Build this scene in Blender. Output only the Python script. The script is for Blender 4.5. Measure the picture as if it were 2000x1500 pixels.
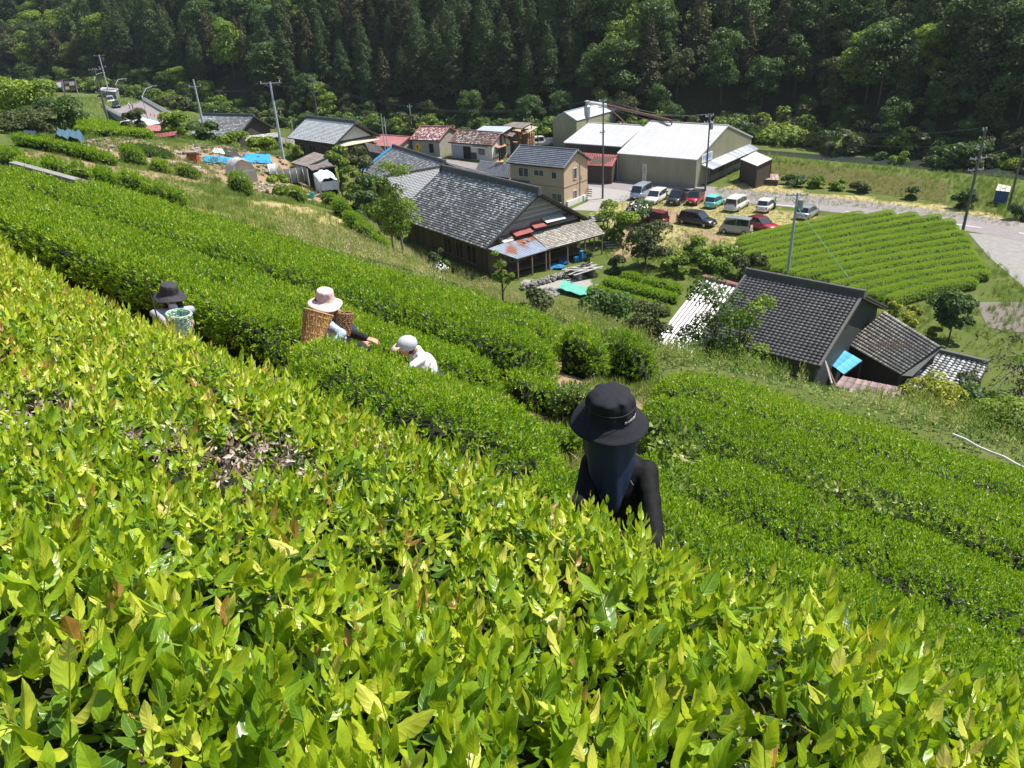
import bpy, math, random
import numpy as np
from math import pi, sin, cos, radians
rng = np.random.default_rng(7); random.seed(7)
for o in list(bpy.data.objects): bpy.data.objects.remove(o)
SC = bpy.context.scene
# ------------------------------------------------------------------ camera, world, sun, exposure
PITCH, ROLL, FPX = radians(26.8), radians(-2.95), 1480.0
_cp, _sp, _cr, _sr = cos(PITCH), sin(PITCH), cos(ROLL), sin(ROLL)
CF = np.array([0, _cp, -_sp]); _r = np.array([1., 0, 0]); _u = np.array([0, _sp, _cp])
CR = _cr*_r + _sr*_u; CU = -_sr*_r + _cr*_u
from mathutils import Matrix, Vector
cam = bpy.data.cameras.new('camera'); camo = bpy.data.objects.new('camera', cam); SC.collection.objects.link(camo)
camo.matrix_world = Matrix(((CR[0], CU[0], -CF[0], 0), (CR[1], CU[1], -CF[1], 0), (CR[2], CU[2], -CF[2], 0), (0, 0, 0, 1)))
cam.sensor_width = 36; cam.lens = FPX/2000*36; cam.clip_start = 0.05; cam.clip_end = 3000
SC.camera = camo
SUN_EL, SUN_AZ = radians(60), radians(74)          # azimuth clockwise from +Y (forward) towards +X
w = bpy.data.worlds.new('World'); SC.world = w; w.use_nodes = True
nt = w.node_tree; bg = nt.nodes['Background']; sk = nt.nodes.new('ShaderNodeTexSky'); sk.sky_type = 'NISHITA'; sk.sun_disc = False
sk.sun_elevation = SUN_EL; sk.sun_rotation = SUN_AZ; sk.altitude = 300; sk.air_density = 1.0; sk.dust_density = 1.0
nt.links.new(sk.outputs[0], bg.inputs[0]); bg.inputs[1].default_value = 0.11
sl = bpy.data.lights.new('sun', 'SUN'); sl.energy = 5.0; sl.angle = radians(0.55); sl.color = (1, .95, .84)
so = bpy.data.objects.new('sun', sl); SC.collection.objects.link(so)
so.rotation_euler = Vector((-sin(SUN_AZ)*cos(SUN_EL), -cos(SUN_AZ)*cos(SUN_EL), -sin(SUN_EL))).to_track_quat('-Z', 'Y').to_euler()
SC.view_settings.view_transform = 'Standard'; SC.view_settings.look = 'None'; SC.view_settings.exposure = 0.7; SC.view_settings.gamma = 1
SC.view_settings.use_curve_mapping = False
SC.cycles.max_bounces = 6; SC.cycles.diffuse_bounces = 3; SC.cycles.glossy_bounces = 2; SC.cycles.transmission_bounces = 3
SC.cycles.transparent_max_bounces = 6; SC.cycles.caustics_reflective = False; SC.cycles.caustics_refractive = False
SC.cycles.sample_clamp_indirect = 4; SC.cycles.use_denoising = True
# ------------------------------------------------------------------ projection helpers (a point of the place from where it is seen)
def ray(px, py): return CR*(px-1000)/FPX - CU*(py-750)/FPX + CF
def proj(P):
    P = np.atleast_2d(P); d = P@CF; d = np.where(np.abs(d) < 1e-6, 1e-6, d)
    return 1000+FPX*(P@CR)/d, 750-FPX*(P@CU)/d, d
def atd(px, py, d): return ray(px, py)*d
def onz(px, py, z): r = ray(px, py); return r*z/r[2]
AZ = radians(49); DH = np.array([-sin(AZ), cos(AZ)]); NH = np.array([cos(AZ), sin(AZ)]); KT = 0.036
SS = [-30, -10, -.3, 1.5, 2.7, 4.7, 9.8, 11.8, 13.0, 20, 30]; SZ = [18, 4.5, -1.6, -2.3, -3.1, -4.4, -6.3, -7.1, -8.3, -13.5, -18.5]
def st(x, y): return x*NH[0]+y*NH[1], x*DH[0]+y*DH[1]
def xy(s, t): return s*NH[0]+t*DH[0], s*NH[1]+t*DH[1]
def znear(x, y):
    s, t = st(x, y); return np.interp(s, SS, SZ)+KT*np.clip(t, -30, 40)
def sstep(a, b, x): u = np.clip((x-a)/(b-a), 0, 1); return u*u*(3-2*u)
def polysd(x, y, poly):
    poly = np.asarray(poly, float); n = len(poly); d = np.full(np.shape(x), 1e9); ins = np.zeros(np.shape(x), bool)
    for i in range(n):
        a = poly[i]; b = poly[(i+1) % n]; e = b-a
        h = np.clip(((x-a[0])*e[0]+(y-a[1])*e[1])/(e@e), 0, 1)
        d = np.minimum(d, np.hypot(x-a[0]-h*e[0], y-a[1]-h*e[1]))
        c = ((a[1] > y) != (b[1] > y)) & (x < (b[0]-a[0])*(y-a[1])/(b[1]-a[1]+1e-12)+a[0]); ins ^= c
    return np.where(ins, -d, d)
FLOOR = [(-3, 66), (6, 57), (13, 42), (17, 36), (30, 31), (60, 28), (130, 40), (90, 100), (60, 150), (8, 170), (-60, 205), (-75, 165), (-34, 128), (-16, 98), (-9, 78)]
HB = np.array([(230, 20), (125, 72), (82, 108), (64, 122), (55, 147), (12, 158), (-34, 188), (-84, 218), (-114, 243), (-165, 278), (-330, 330)], float)
def hillsd(x, y):
    d = np.full(np.shape(x), 1e9); sg = np.zeros(np.shape(x))
    for a, b in zip(HB[:-1], HB[1:]):
        e = b-a; h = np.clip(((x-a[0])*e[0]+(y-a[1])*e[1])/(e@e), 0, 1); dx = x-a[0]-h*e[0]; dy = y-a[1]-h*e[1]; dd = np.hypot(dx, dy)
        c = (e[0]*dy-e[1]*dx); m = dd < d; d = np.where(m, dd, d); sg = np.where(m, np.sign(-c), sg)
    return d*sg
_CP = [atd(*p, d) for p, d in [((475, 355), 75), ((553, 305), 90), ((403, 272), 100), ((600, 350), 88), ((640, 385), 76), ((475, 378), 65), ((270, 315), 65), ((100, 350), 40),
       ((540, 420), 55), ((0, 330), 35), ((100, 270), 85), ((700, 480), 45), ((790, 520), 45), ((900, 560), 36), ((1000, 600), 30), ((330, 270), 98), ((200, 245), 120), ((300, 400), 34), ((700, 420), 66), ((400, 330), 72), ((150, 285), 66), ((620, 460), 46),
       ((1150, 640), 28), ((1260, 690), 27), ((1950, 850), 21), ((1800, 780), 25), ((1500, 745), 26), ((0, 230), 95), ((-300, 330), 40), ((-300, 250), 90), ((-200, 215), 160), ((150, 196), 190), ((0, 190), 200), ((-200, 190), 240), ((270, 180), 222)]]
for s_, t_ in [(-6, 0), (0, 0), (3, 0), (6, 0), (9, 0), (12, 0), (-6, 12), (0, 12), (6, 12), (12, 12), (12, 20), (6, 24), (0, 26), (12, 5), (6, -10), (12, -10), (0, -10), (-15, 10), (-15, -10), (-25, 0), (0, -30), (12, -30), (12, -20)]:
    x_, y_ = xy(s_, t_); _CP.append(np.array([x_, y_, znear(x_, y_)]))
for p_ in FLOOR+[(20, 60), (40, 60), (20, 90), (10, 120), (50, 90), (-20, 150), (30, 130), (150, 0), (160, 60), (100, -20), (-60, 190)]: _CP.append(np.array([p_[0], p_[1], -25.]))
for p_ in [(-130, 300), (-60, 260), (20, 230), (120, 200), (220, 120)]: _CP.append(np.array([p_[0], p_[1], -22.]))
_CP = np.array(_CP); _A = np.hypot(_CP[:, None, 0]-_CP[None, :, 0], _CP[:, None, 1]-_CP[None, :, 1])
_n = len(_CP); _M = np.zeros((_n+3, _n+3)); _M[:_n, :_n] = _A-0.25*np.eye(_n); _M[:_n, _n] = 1; _M[:_n, _n+1:] = _CP[:, :2]; _M[_n:, :_n] = _M[:_n, _n:].T
_W = np.linalg.solve(_M, np.concatenate([_CP[:, 2], [0, 0, 0]]))
def H(x, y):
    x = np.asarray(x, float); y = np.asarray(y, float); sh = x.shape; xf = x.ravel(); yf = y.ravel(); z = np.empty(xf.shape)
    for i in range(0, len(xf), 20000):
        a = xf[i:i+20000]; b = yf[i:i+20000]
        z[i:i+20000] = np.hypot(a[:, None]-_CP[None, :, 0], b[:, None]-_CP[None, :, 1])@_W[:_n]+_W[_n]+_W[_n+1]*a+_W[_n+2]*b
    fl = polysd(xf, yf, FLOOR); wf = 1-sstep(-1, 5, fl); z = z*(1-wf)-25*wf
    hs = hillsd(xf, yf); z = z+np.where(hs > 0, hs*.80*sstep(0, 8, hs)+2.2*np.sin(xf*.09)*np.sin(yf*.07+1)*sstep(6, 25, hs), 0)
    s, t = st(xf, yf); wn = (1-sstep(12.6, 19, s))*(1-sstep(27, 36, t))*sstep(-26, -16, t)*(1-sstep(12, 22, -s))
    zn = znear(xf, yf); z = z*(1-wn)+zn*wn
    return z.reshape(sh) if sh else float(z[0])
def hit(px, py, up=0.0, L0=1.0, L1=320.0):
    """ground point seen at a pixel"""
    r = ray(px, py); L = np.exp(np.linspace(math.log(L0), math.log(L1), 700)); P = r[None]*L[:, None]
    f = P[:, 2]-H(P[:, 0], P[:, 1])-up; k = np.nonzero(f < 0)[0]
    if len(k) == 0: return P[-1]
    i = k[0]
    if i == 0: return P[0]
    a = f[i-1]/(f[i-1]-f[i]); return P[i-1]*(1-a)+P[i]*a
# ------------------------------------------------------------------ mesh helpers
COL = SC.collection
PROTO = bpy.data.collections.new('leaf_shapes')
def tag(o, label=None, cat=None, group=None, kind=None):
    if label: o['label'] = label
    if cat: o['category'] = cat
    if group: o['group'] = group
    if kind: o['kind'] = kind
    return o
def thing(name, label, cat, loc=(0, 0, 0), rz=0.0, group=None):
    o = bpy.data.objects.new(name, None); COL.objects.link(o); o.location = loc; o.rotation_euler = (0, 0, rz); o.empty_display_size = .2
    return tag(o, label, cat, group)
def link(name, me, m, parent=None, col=None):
    o = bpy.data.objects.new(name, me); (col or COL).objects.link(o)
    if m is not None and len(me.materials) == 0: me.materials.append(m)
    if parent is not None: o.parent = parent
    return o
def mesh_np(name, V, Fq, smooth=False, uv=None, tint=None):
    """V (n,3), Fq (m,k) equal-sized faces"""
    me = bpy.data.meshes.new(name); V = np.asarray(V, np.float32); Fq = np.asarray(Fq, np.int32); m, k = Fq.shape
    me.vertices.add(len(V)); me.vertices.foreach_set('co', V.ravel()); me.loops.add(m*k); me.loops.foreach_set('vertex_index', Fq.ravel())
    me.polygons.add(m); me.polygons.foreach_set('loop_start', np.arange(0, m*k, k, dtype=np.int32))
    if smooth: me.polygons.foreach_set('use_smooth', np.ones(m, bool))
    if uv is not None:
        l = me.uv_layers.new(name='UVMap'); l.data.foreach_set('uv', np.asarray(uv, np.float32)[Fq.ravel()].ravel())
    if tint is not None:
        a = me.attributes.new('tint', 'FLOAT', 'FACE' if len(tint) == m else 'POINT'); a.data.foreach_set('value', np.asarray(tint, np.float32))
    me.update(calc_edges=True); return me
class MB:
    def __init__(s): s.v = []; s.f = []; s.t = []; s.tn = 0.5
    def add(s, V, Fs, tint=None):
        b = len(s.v); s.v += [tuple(p) for p in V]; s.f += [tuple(i+b for i in f) for f in Fs]; s.t += [s.tn if tint is None else tint]*len(Fs); return s
    def box(s, c, d, rz=0, rx=0, ry=0, taper=1.0, tint=None):
        a, b, e = d[0]/2, d[1]/2, d[2]/2; V = []
        for z in (-1, 1):
            k = taper if z > 0 else 1
            for x, y in ((-1, -1), (1, -1), (1, 1), (-1, 1)): V.append(Vector((x*a*k, y*b*k, z*e)))
        if rx or ry or rz:
            M = Matrix.Rotation(rz, 3, 'Z')@Matrix.Rotation(ry, 3, 'Y')@Matrix.Rotation(rx, 3, 'X'); V = [M@p for p in V]
        V = [(p[0]+c[0], p[1]+c[1], p[2]+c[2]) for p in V]
        return s.add(V, [(0, 3, 2, 1), (4, 5, 6, 7), (0, 1, 5, 4), (1, 2, 6, 5), (2, 3, 7, 6), (3, 0, 4, 7)], tint)
    def bar(s, p, q, w, h=None, tint=None):
        """square bar between two points"""
        p = Vector(p); q = Vector(q); d = q-p; L = d.length; h = h or w; d.normalize()
        u = d.cross(Vector((0, 0, 1))); u = Vector((1, 0, 0)) if u.length < 1e-4 else u.normalized(); v = u.cross(d)
        V = [e+u*(a*w/2)+v*(b*h/2) for e in (p, q) for a, b in ((-1, -1), (1, -1), (1, 1), (-1, 1))]
        return s.add(V, [(0, 3, 2, 1), (4, 5, 6, 7), (0, 1, 5, 4), (1, 2, 6, 5), (2, 3, 7, 6), (3, 0, 4, 7)], tint)
    def slab(s, quad, th, tint=None):
        """quad of four points given a thickness downward along its normal"""
        q = [Vector(p) for p in quad]; n = (q[1]-q[0]).cross(q[3]-q[0]).normalized(); n = n if n.z >= 0 else -n
        V = q+[p-n*th for p in q]
        F_ = [(0, 1, 2, 3), (7, 6, 5, 4), (0, 4, 5, 1), (1, 5, 6, 2), (2, 6, 7, 3), (3, 7, 4, 0)]
        return s.add(V, F_, tint)
    def tube(s, pts, r, n=8, r1=None, tint=None, cap=True):
        pts = [Vector(p) for p in pts]; m = len(pts); V = []; F_ = []
        for i, p in enumerate(pts):
            d = (pts[min(i+1, m-1)]-pts[max(i-1, 0)]).normalized(); u = d.cross(Vector((.01, .02, 1))); u = Vector((1, 0, 0)) if u.length < 1e-4 else u.normalized(); v = u.cross(d)
            rr = r[i] if isinstance(r, (list, tuple)) else (r if r1 is None else r+(r1-r)*i/(m-1))
            for k in range(n): a = 2*pi*k/n; V.append(p+u*(cos(a)*rr)+v*(sin(a)*rr))
        for i in range(m-1):
            for k in range(n): F_.append((i*n+k, i*n+(k+1) % n, (i+1)*n+(k+1) % n, (i+1)*n+k))
        if cap: F_ += [tuple(range(n))[::-1], tuple(range((m-1)*n, m*n))]
        return s.add(V, F_, tint)
    def lathe(s, prof, n=16, c=(0, 0, 0), sx=1, sy=1, tint=None, fn=None):
        V = []; F_ = []
        for i, (r, z) in enumerate(prof):
            for k in range(n):
                a = 2*pi*k/n; p = [c[0]+r*cos(a)*sx, c[1]+r*sin(a)*sy, c[2]+z]
                if fn: p = fn(p, a, i)
                V.append(p)
        for i in range(len(prof)-1):
            for k in range(n): F_.append((i*n+k, i*n+(k+1) % n, (i+1)*n+(k+1) % n, (i+1)*n+k))
        if prof[0][0] > 1e-3: F_.append(tuple(range(n))[::-1])
        if prof[-1][0] > 1e-3: F_.append(tuple(range((len(prof)-1)*n, len(prof)*n)))
        return s.add(V, F_, tint)
    def loft(s, rings, cap=True, tint=None):
        n = len(rings[0]); V = [p for r in rings for p in r]; F_ = []
        for i in range(len(rings)-1):
            for k in range(n): F_.append((i*n+k, i*n+(k+1) % n, (i+1)*n+(k+1) % n, (i+1)*n+k))
        if cap: F_ += [tuple(range(n))[::-1], tuple(range((len(rings)-1)*n, len(rings)*n))]
        return s.add(V, F_, tint)
    def mesh(s, name, smooth=False):
        me = bpy.data.meshes.new(name); me.from_pydata([tuple(v) for v in s.v], [], s.f)
        a = me.attributes.new('tint', 'FLOAT', 'FACE'); a.data.foreach_set('value', np.array(s.t, np.float32))
        if smooth: me.shade_smooth() if hasattr(me, 'shade_smooth') else None
        return me
    def build(s, name, m, parent=None, smooth=False, bevel=0, sub=0, col=None):
        o = link(name, s.mesh(name, smooth), m, parent, col)
        if bevel: b = o.modifiers.new('b', 'BEVEL'); b.width = bevel; b.segments = 2; b.limit_method = 'ANGLE'
        if sub: b = o.modifiers.new('s', 'SUBSURF'); b.levels = b.render_levels = sub
        return o
# ------------------------------------------------------------------ materials
MATS = {}
def mat(name, col, rough=.7, col2=None, ns=3.0, bump=0.0, bs=20.0, metal=0.0, spec=.4, tint=0.0, tcol=None, coat=0.0, aniso=None, stain=None, detail=6):
    """procedural: two colours mixed by noise, optional per-piece tint, bump, stain (colour, scale, threshold)"""
    if name in MATS: return MATS[name]
    m = bpy.data.materials.new(name); m.use_nodes = True; N = m.node_tree.nodes; Lk = m.node_tree.links; b = N['Principled BSDF']
    b.inputs['Roughness'].default_value = rough; b.inputs['Metallic'].default_value = metal; b.inputs['Specular IOR Level'].default_value = spec; b.inputs['Coat Weight'].default_value = coat
    col2 = col2 or tuple(c*.72 for c in col)
    tc = N.new('ShaderNodeTexCoord'); mp = N.new('ShaderNodeMapping'); Lk.new(tc.outputs['Object'], mp.inputs[0])
    if aniso: mp.inputs['Scale'].default_value = aniso
    n = N.new('ShaderNodeTexNoise'); n.inputs['Scale'].default_value = ns; n.inputs['Detail'].default_value = detail; n.inputs['Roughness'].default_value = .65; Lk.new(mp.outputs[0], n.inputs['Vector'])
    r = N.new('ShaderNodeValToRGB'); r.color_ramp.elements[0].position = .3; r.color_ramp.elements[1].position = .7
    r.color_ramp.elements[0].color = (*col2, 1); r.color_ramp.elements[1].color = (*col, 1); Lk.new(n.outputs[0], r.inputs[0]); out = r.outputs[0]
    if tint or tcol:
        at = N.new('ShaderNodeAttribute'); at.attribute_name = 'tint'
        if tcol:
            mx = N.new('ShaderNodeMix'); mx.data_type = 'RGBA'; r2 = N.new('ShaderNodeValToRGB'); r2.color_ramp.elements[0].position = .62; r2.color_ramp.elements[1].position = .95
            Lk.new(at.outputs['Fac'], r2.inputs[0]); Lk.new(r2.outputs[0], mx.inputs[0]); Lk.new(out, mx.inputs[6]); mx.inputs[7].default_value = (*tcol, 1); out = mx.outputs[2]
        if tint:
            mr = N.new('ShaderNodeMapRange'); mr.inputs[3].default_value = 1-tint; mr.inputs[4].default_value = 1+tint; Lk.new(at.outputs['Fac'], mr.inputs[0])
            hv = N.new('ShaderNodeHueSaturation'); Lk.new(mr.outputs[0], hv.inputs['Value']); Lk.new(out, hv.inputs['Color']); out = hv.outputs[0]
    if stain:
        n2 = N.new('ShaderNodeTexNoise'); n2.inputs['Scale'].default_value = stain[1]; n2.inputs['Detail'].default_value = 8; Lk.new(mp.outputs[0], n2.inputs['Vector'])
        r3 = N.new('ShaderNodeValToRGB'); r3.color_ramp.elements[0].position = stain[2]; r3.color_ramp.elements[1].position = stain[2]+.12; Lk.new(n2.outputs[0], r3.inputs[0])
        mx = N.new('ShaderNodeMix'); mx.data_type = 'RGBA'; Lk.new(r3.outputs[0], mx.inputs[0]); Lk.new(out, mx.inputs[6]); mx.inputs[7].default_value = (*stain[0], 1); out = mx.outputs[2]
    Lk.new(out, b.inputs['Base Color'])
    if bump:
        n3 = N.new('ShaderNodeTexNoise'); n3.inputs['Scale'].default_value = bs; n3.inputs['Detail'].default_value = 5; Lk.new(mp.outputs[0], n3.inputs['Vector'])
        bp = N.new('ShaderNodeBump'); bp.inputs['Strength'].default_value = bump; bp.inputs['Distance'].default_value = .05; Lk.new(n3.outputs[0], bp.inputs['Height']); Lk.new(bp.outputs[0], b.inputs['Normal'])
    MATS[name] = m; return m
def leafmat(name, stops, rough=.4, trans=.35, tcolor=(.35, .55, .03), inst=True, veins=False, spec=.5):
    """leaf: colour ramp over the tint attribute, some light passing through"""
    m = bpy.data.materials.new(name); m.use_nodes = True; N = m.node_tree.nodes; Lk = m.node_tree.links; b = N['Principled BSDF']; outn = N['Material Output']
    at = N.new('ShaderNodeAttribute'); at.attribute_name = 'tint'; at.attribute_type = 'INSTANCER' if inst else 'GEOMETRY'
    val = at.outputs['Fac']
    if inst:
        a2 = N.new('ShaderNodeAttribute'); a2.attribute_name = 'tint'; sm = N.new('ShaderNodeMath'); sm.operation = 'ADD'; sb = N.new('ShaderNodeMath'); sb.operation = 'SUBTRACT'; sb.inputs[1].default_value = .5
        Lk.new(a2.outputs['Fac'], sb.inputs[0]); Lk.new(sb.outputs[0], sm.inputs[0]); Lk.new(val, sm.inputs[1]); val = sm.outputs[0]
    r = N.new('ShaderNodeValToRGB'); cr = r.color_ramp
    while len(cr.elements) > 1: cr.elements.remove(cr.elements[-1])
    cr.elements[0].position = stops[0][0]; cr.elements[0].color = (*stops[0][1], 1)
    for p, c in stops[1:]: e = cr.elements.new(p); e.color = (*c, 1)
    Lk.new(val, r.inputs[0]); out = r.outputs[0]
    b.inputs['Roughness'].default_value = rough; b.inputs['Specular IOR Level'].default_value = spec
    if veins:
        uv = N.new('ShaderNodeUVMap'); sx = N.new('ShaderNodeSeparateXYZ'); Lk.new(uv.outputs[0], sx.inputs[0])
        def M(op, a, c=None, d=None):
            q = N.new('ShaderNodeMath'); q.operation = op
            for i, v in enumerate((a, c, d)):
                if v is None: continue
                if isinstance(v, (int, float)): q.inputs[i].default_value = v
                else: Lk.new(v, q.inputs[i])
            return q.outputs[0]
        av = M('ABSOLUTE', M('SUBTRACT', sx.outputs[1], .5))                 # 0 at midrib, .5 at edge
        ph = M('SUBTRACT', M('MULTIPLY', sx.outputs[0], 5.6), M('MULTIPLY', av, 3.2))
        wv = M('POWER', M('ABSOLUTE', M('COSINE', M('MULTIPLY', ph, pi))), 0.45)   # puffed between side veins
        mid = M('SUBTRACT', 1.0, M('MINIMUM', M('MULTIPLY', av, 22.0), 1.0))
        edge = M('MAXIMUM', M('MULTIPLY', M('SUBTRACT', av, .44), 16.0), 0.0)
        hgt = M('SUBTRACT', M('MULTIPLY', wv, M('MINIMUM', M('MULTIPLY', av, 6.0), 1.0)), M('MULTIPLY', mid, .5))
        bp = N.new('ShaderNodeBump'); bp.inputs['Strength'].default_value = .30; bp.inputs['Distance'].default_value = .0022; Lk.new(hgt, bp.inputs['Height']); Lk.new(bp.outputs[0], b.inputs['Normal'])
        mx = N.new('ShaderNodeMix'); mx.data_type = 'RGBA'; Lk.new(M('MINIMUM', M('ADD', M('MULTIPLY', mid, .75), M('MULTIPLY', edge, .55)), 1.0), mx.inputs[0]); Lk.new(out, mx.inputs[6]); mx.inputs[7].default_value = (.32, .42, .06, 1); out = mx.outputs[2]
        tc = N.new('ShaderNodeTexCoord'); nn = N.new('ShaderNodeTexNoise'); nn.inputs['Scale'].default_value = 45; nn.inputs['Detail'].default_value = 3; Lk.new(tc.outputs['Object'], nn.inputs['Vector'])
        hv = N.new('ShaderNodeHueSaturation'); mr = N.new('ShaderNodeMapRange'); mr.inputs[1].default_value = .3; mr.inputs[2].default_value = .7; mr.inputs[3].default_value = .75; mr.inputs[4].default_value = 1.2
        Lk.new(nn.outputs[0], mr.inputs[0]); Lk.new(mr.outputs[0], hv.inputs['Value']); Lk.new(out, hv.inputs['Color']); out = hv.outputs[0]
    Lk.new(out, b.inputs['Base Color'])
    tr = N.new('ShaderNodeBsdfTranslucent'); mt = N.new('ShaderNodeMix'); mt.data_type = 'RGBA'; mt.blend_type = 'MULTIPLY'; mt.inputs[0].default_value = 0
    mc = N.new('ShaderNodeMix'); mc.data_type = 'RGBA'; mc.inputs[0].default_value = .5; Lk.new(out, mc.inputs[6]); mc.inputs[7].default_value = (*tcolor, 1); Lk.new(mc.outputs[2], tr.inputs[0])
    if veins: Lk.new(bp.outputs[0], tr.inputs['Normal'])
    ms = N.new('ShaderNodeMixShader'); ms.inputs[0].default_value = trans; Lk.new(b.outputs[0], ms.inputs[1]); Lk.new(tr.outputs[0], ms.inputs[2]); Lk.new(ms.outputs[0], outn.inputs[0])
    MATS[name] = m; return m
# ------------------------------------------------------------------ leaf shapes and scattering
def leaf_np(L, W, seg=10, fold=.25, curl=.5, twist=0.0, zig=0.0, wide=4, wave=0.0):
    """one leaf from the origin along +Z, face to -Y; returns verts, quads, uv"""
    V = []; U = []
    for i in range(seg+1):
        u = i/seg; wd = W/2*(sin(pi*min(1, u*.93+.05)**.85)**.9 if 0 < u < 1 else 0.02)
        if i == seg: wd = .0005
        a = curl*u*1.1; z = L*(sin(a)/max(curl*1.1, .01)) if curl > .02 else L*u; y = L*(1-cos(a))/max(curl*1.1, .01) if curl > .02 else 0
        for j in range(wide+1):
            v = -1+2*j/wide; e = 1+(zig*(1 if i % 2 else -1) if j in (0, wide) else 0)
            x = wd*v*e; yy = y-abs(v)*wd*fold*1.0+wave*wd*sin(u*9+v*2)*abs(v)
            tw = twist*u; V.append((x*cos(tw)-yy*sin(tw)*.2, yy+x*sin(tw), z)); U.append((u, (v+1)/2))
    F_ = [(i*(wide+1)+j, i*(wide+1)+j+1, (i+1)*(wide+1)+j+1, (i+1)*(wide+1)+j) for i in range(seg) for j in range(wide)]
    return np.array(V), np.array(F_), np.array(U)
def rotm(ax, ay, az):
    return np.array((Matrix.Rotation(az, 3, 'Z')@Matrix.Rotation(ay, 3, 'Y')@Matrix.Rotation(ax, 3, 'X')))
def merge(parts):
    V = []; F_ = []; U = []; T = []; b = 0
    for v, f, u, t in parts: V.append(v); F_.append(f+b); U.append(u); T.append(np.full(len(f), t)); b += len(v)
    return np.concatenate(V), np.concatenate(F_), np.concatenate(U), np.concatenate(T)
def stem_np(h, r, lean=0.0, n=4):
    V = []; U = []
    for k in (0, 1):
        for j in range(n): a = 2*pi*j/n; V.append((r*cos(a)*(1-.4*k)+lean*k, r*sin(a)*(1-.4*k), h*k)); U.append((.5, .5))
    return np.array(V), np.array([(j, (j+1) % n, n+(j+1) % n, n+j) for j in range(n)]), np.array(U)
def shoot(nl, L, W, h, open0, open1, seg, wide, zig, tj=.12, tipg=.08):
    """stem with leaves; open angles from lower (open0) to top (open1)"""
    P = []; v, f, u = stem_np(h, .0013*L/.06); P.append((v, f, u, .45)); a = random.uniform(0, 6.28)
    for k in range(nl):
        q = k/max(nl-1, 1); LL = L*(1.1-.45*q)*random.uniform(.85, 1.12); v, f, u = leaf_np(LL, W*(1.1-.5*q)*random.uniform(.85, 1.1), seg, random.uniform(.15, .55), random.uniform(.15, .75), random.uniform(-.3, .3), zig, wide, random.uniform(0, .18))
        op = open0+(open1-open0)*q+random.uniform(-.15, .15); a += 2.4+random.uniform(-.3, .3)
        R = rotm(0, 0, a)@rotm(-op, 0, 0)@np.diag([1, -1, 1.]); v = v@R.T; v[:, 2] += h*(.25+.75*q)
        P.append((v, f[:, ::-1], u, .5+random.uniform(-tj, tj)+tipg*(q-.4)))
    return merge(P)
def proto(name, parts, m, smooth=True):
    V, F_, U, T = parts; o = link(name, mesh_np(name, V, F_, smooth, U, T), m, None, PROTO); return o
def dirs_to_euler(D, spin):
    """(n,3) local up directions and spin about them -> XYZ euler"""
    z = D/np.linalg.norm(D, axis=1, keepdims=True); h = np.where(np.abs(z[:, 2:3]) > .98, np.array([[1., 0, 0]]), np.array([[0, 0, 1.]])); x = np.cross(h, z); x /= np.linalg.norm(x, axis=1, keepdims=True); y = np.cross(z, x)
    c, s = np.cos(spin)[:, None], np.sin(spin)[:, None]; X = x*c+y*s; Y = -x*s+y*c
    b = -np.arcsin(np.clip(X[:, 2], -1, 1)); a = np.arctan2(Y[:, 2], z[:, 2]); g = np.arctan2(X[:, 1], X[:, 0]); return np.stack([a, b, g], 1)
_NG = {}
def scatter_group(cname):
    if cname in _NG: return _NG[cname]
    g = bpy.data.node_groups.new('scatter_'+cname, 'GeometryNodeTree'); g.interface.new_socket(name='Geometry', in_out='INPUT', socket_type='NodeSocketGeometry'); g.interface.new_socket(name='Geometry', in_out='OUTPUT', socket_type='NodeSocketGeometry')
    N = g.nodes; Lk = g.links; i = N.new('NodeGroupInput'); o = N.new('NodeGroupOutput'); mp = N.new('GeometryNodeMeshToPoints'); ip = N.new('GeometryNodeInstanceOnPoints'); ci = N.new('GeometryNodeCollectionInfo')
    ci.inputs['Collection'].default_value = bpy.data.collections[cname]; ci.inputs['Separate Children'].default_value = True; ci.inputs['Reset Children'].default_value = True
    def attr(n, t):
        a = N.new('GeometryNodeInputNamedAttribute'); a.data_type = t; a.inputs[0].default_value = n; return a.outputs[0]
    Lk.new(i.outputs[0], mp.inputs[0]); Lk.new(mp.outputs[0], ip.inputs['Points']); Lk.new(ci.outputs[0], ip.inputs['Instance']); ip.inputs['Pick Instance'].default_value = True
    Lk.new(attr('var', 'INT'), ip.inputs['Instance Index']); Lk.new(attr('rot', 'FLOAT_VECTOR'), ip.inputs['Rotation']); Lk.new(attr('scl', 'FLOAT'), ip.inputs['Scale']); Lk.new(ip.outputs[0], o.inputs[0]); _NG[cname] = g; return g
def scatter(name, P, E, S, T, cname, parent=None):
    n = len(P); me = bpy.data.meshes.new(name); me.vertices.add(n); me.vertices.foreach_set('co', np.asarray(P, np.float32).ravel()); nv = len(bpy.data.collections[cname].objects)
    a = me.attributes.new('rot', 'FLOAT_VECTOR', 'POINT'); a.data.foreach_set('vector', np.asarray(E, np.float32).ravel())
    a = me.attributes.new('scl', 'FLOAT', 'POINT'); a.data.foreach_set('value', np.asarray(S, np.float32)); a = me.attributes.new('tint', 'FLOAT', 'POINT'); a.data.foreach_set('value', np.asarray(T, np.float32))
    a = me.attributes.new('var', 'INT', 'POINT'); a.data.foreach_set('value', rng.integers(0, nv, n).astype(np.int32))
    me.update(); o = link(name, me, None, parent); md = o.modifiers.new('scatter', 'NODES'); md.node_group = scatter_group(cname); o['kind'] = 'stuff'; return o
def newcol(n):
    global PROTO
    PROTO = bpy.data.collections.new(n); return PROTO
def inview(P, mx=160, my=160):
    X, Y, d = proj(P); return (d > .1) & (X > -mx-400/np.maximum(d, 1)) & (X < 2000+mx+400/np.maximum(d, 1)) & (Y > -my) & (Y < 1500+my+500/np.maximum(d, .7))
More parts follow.
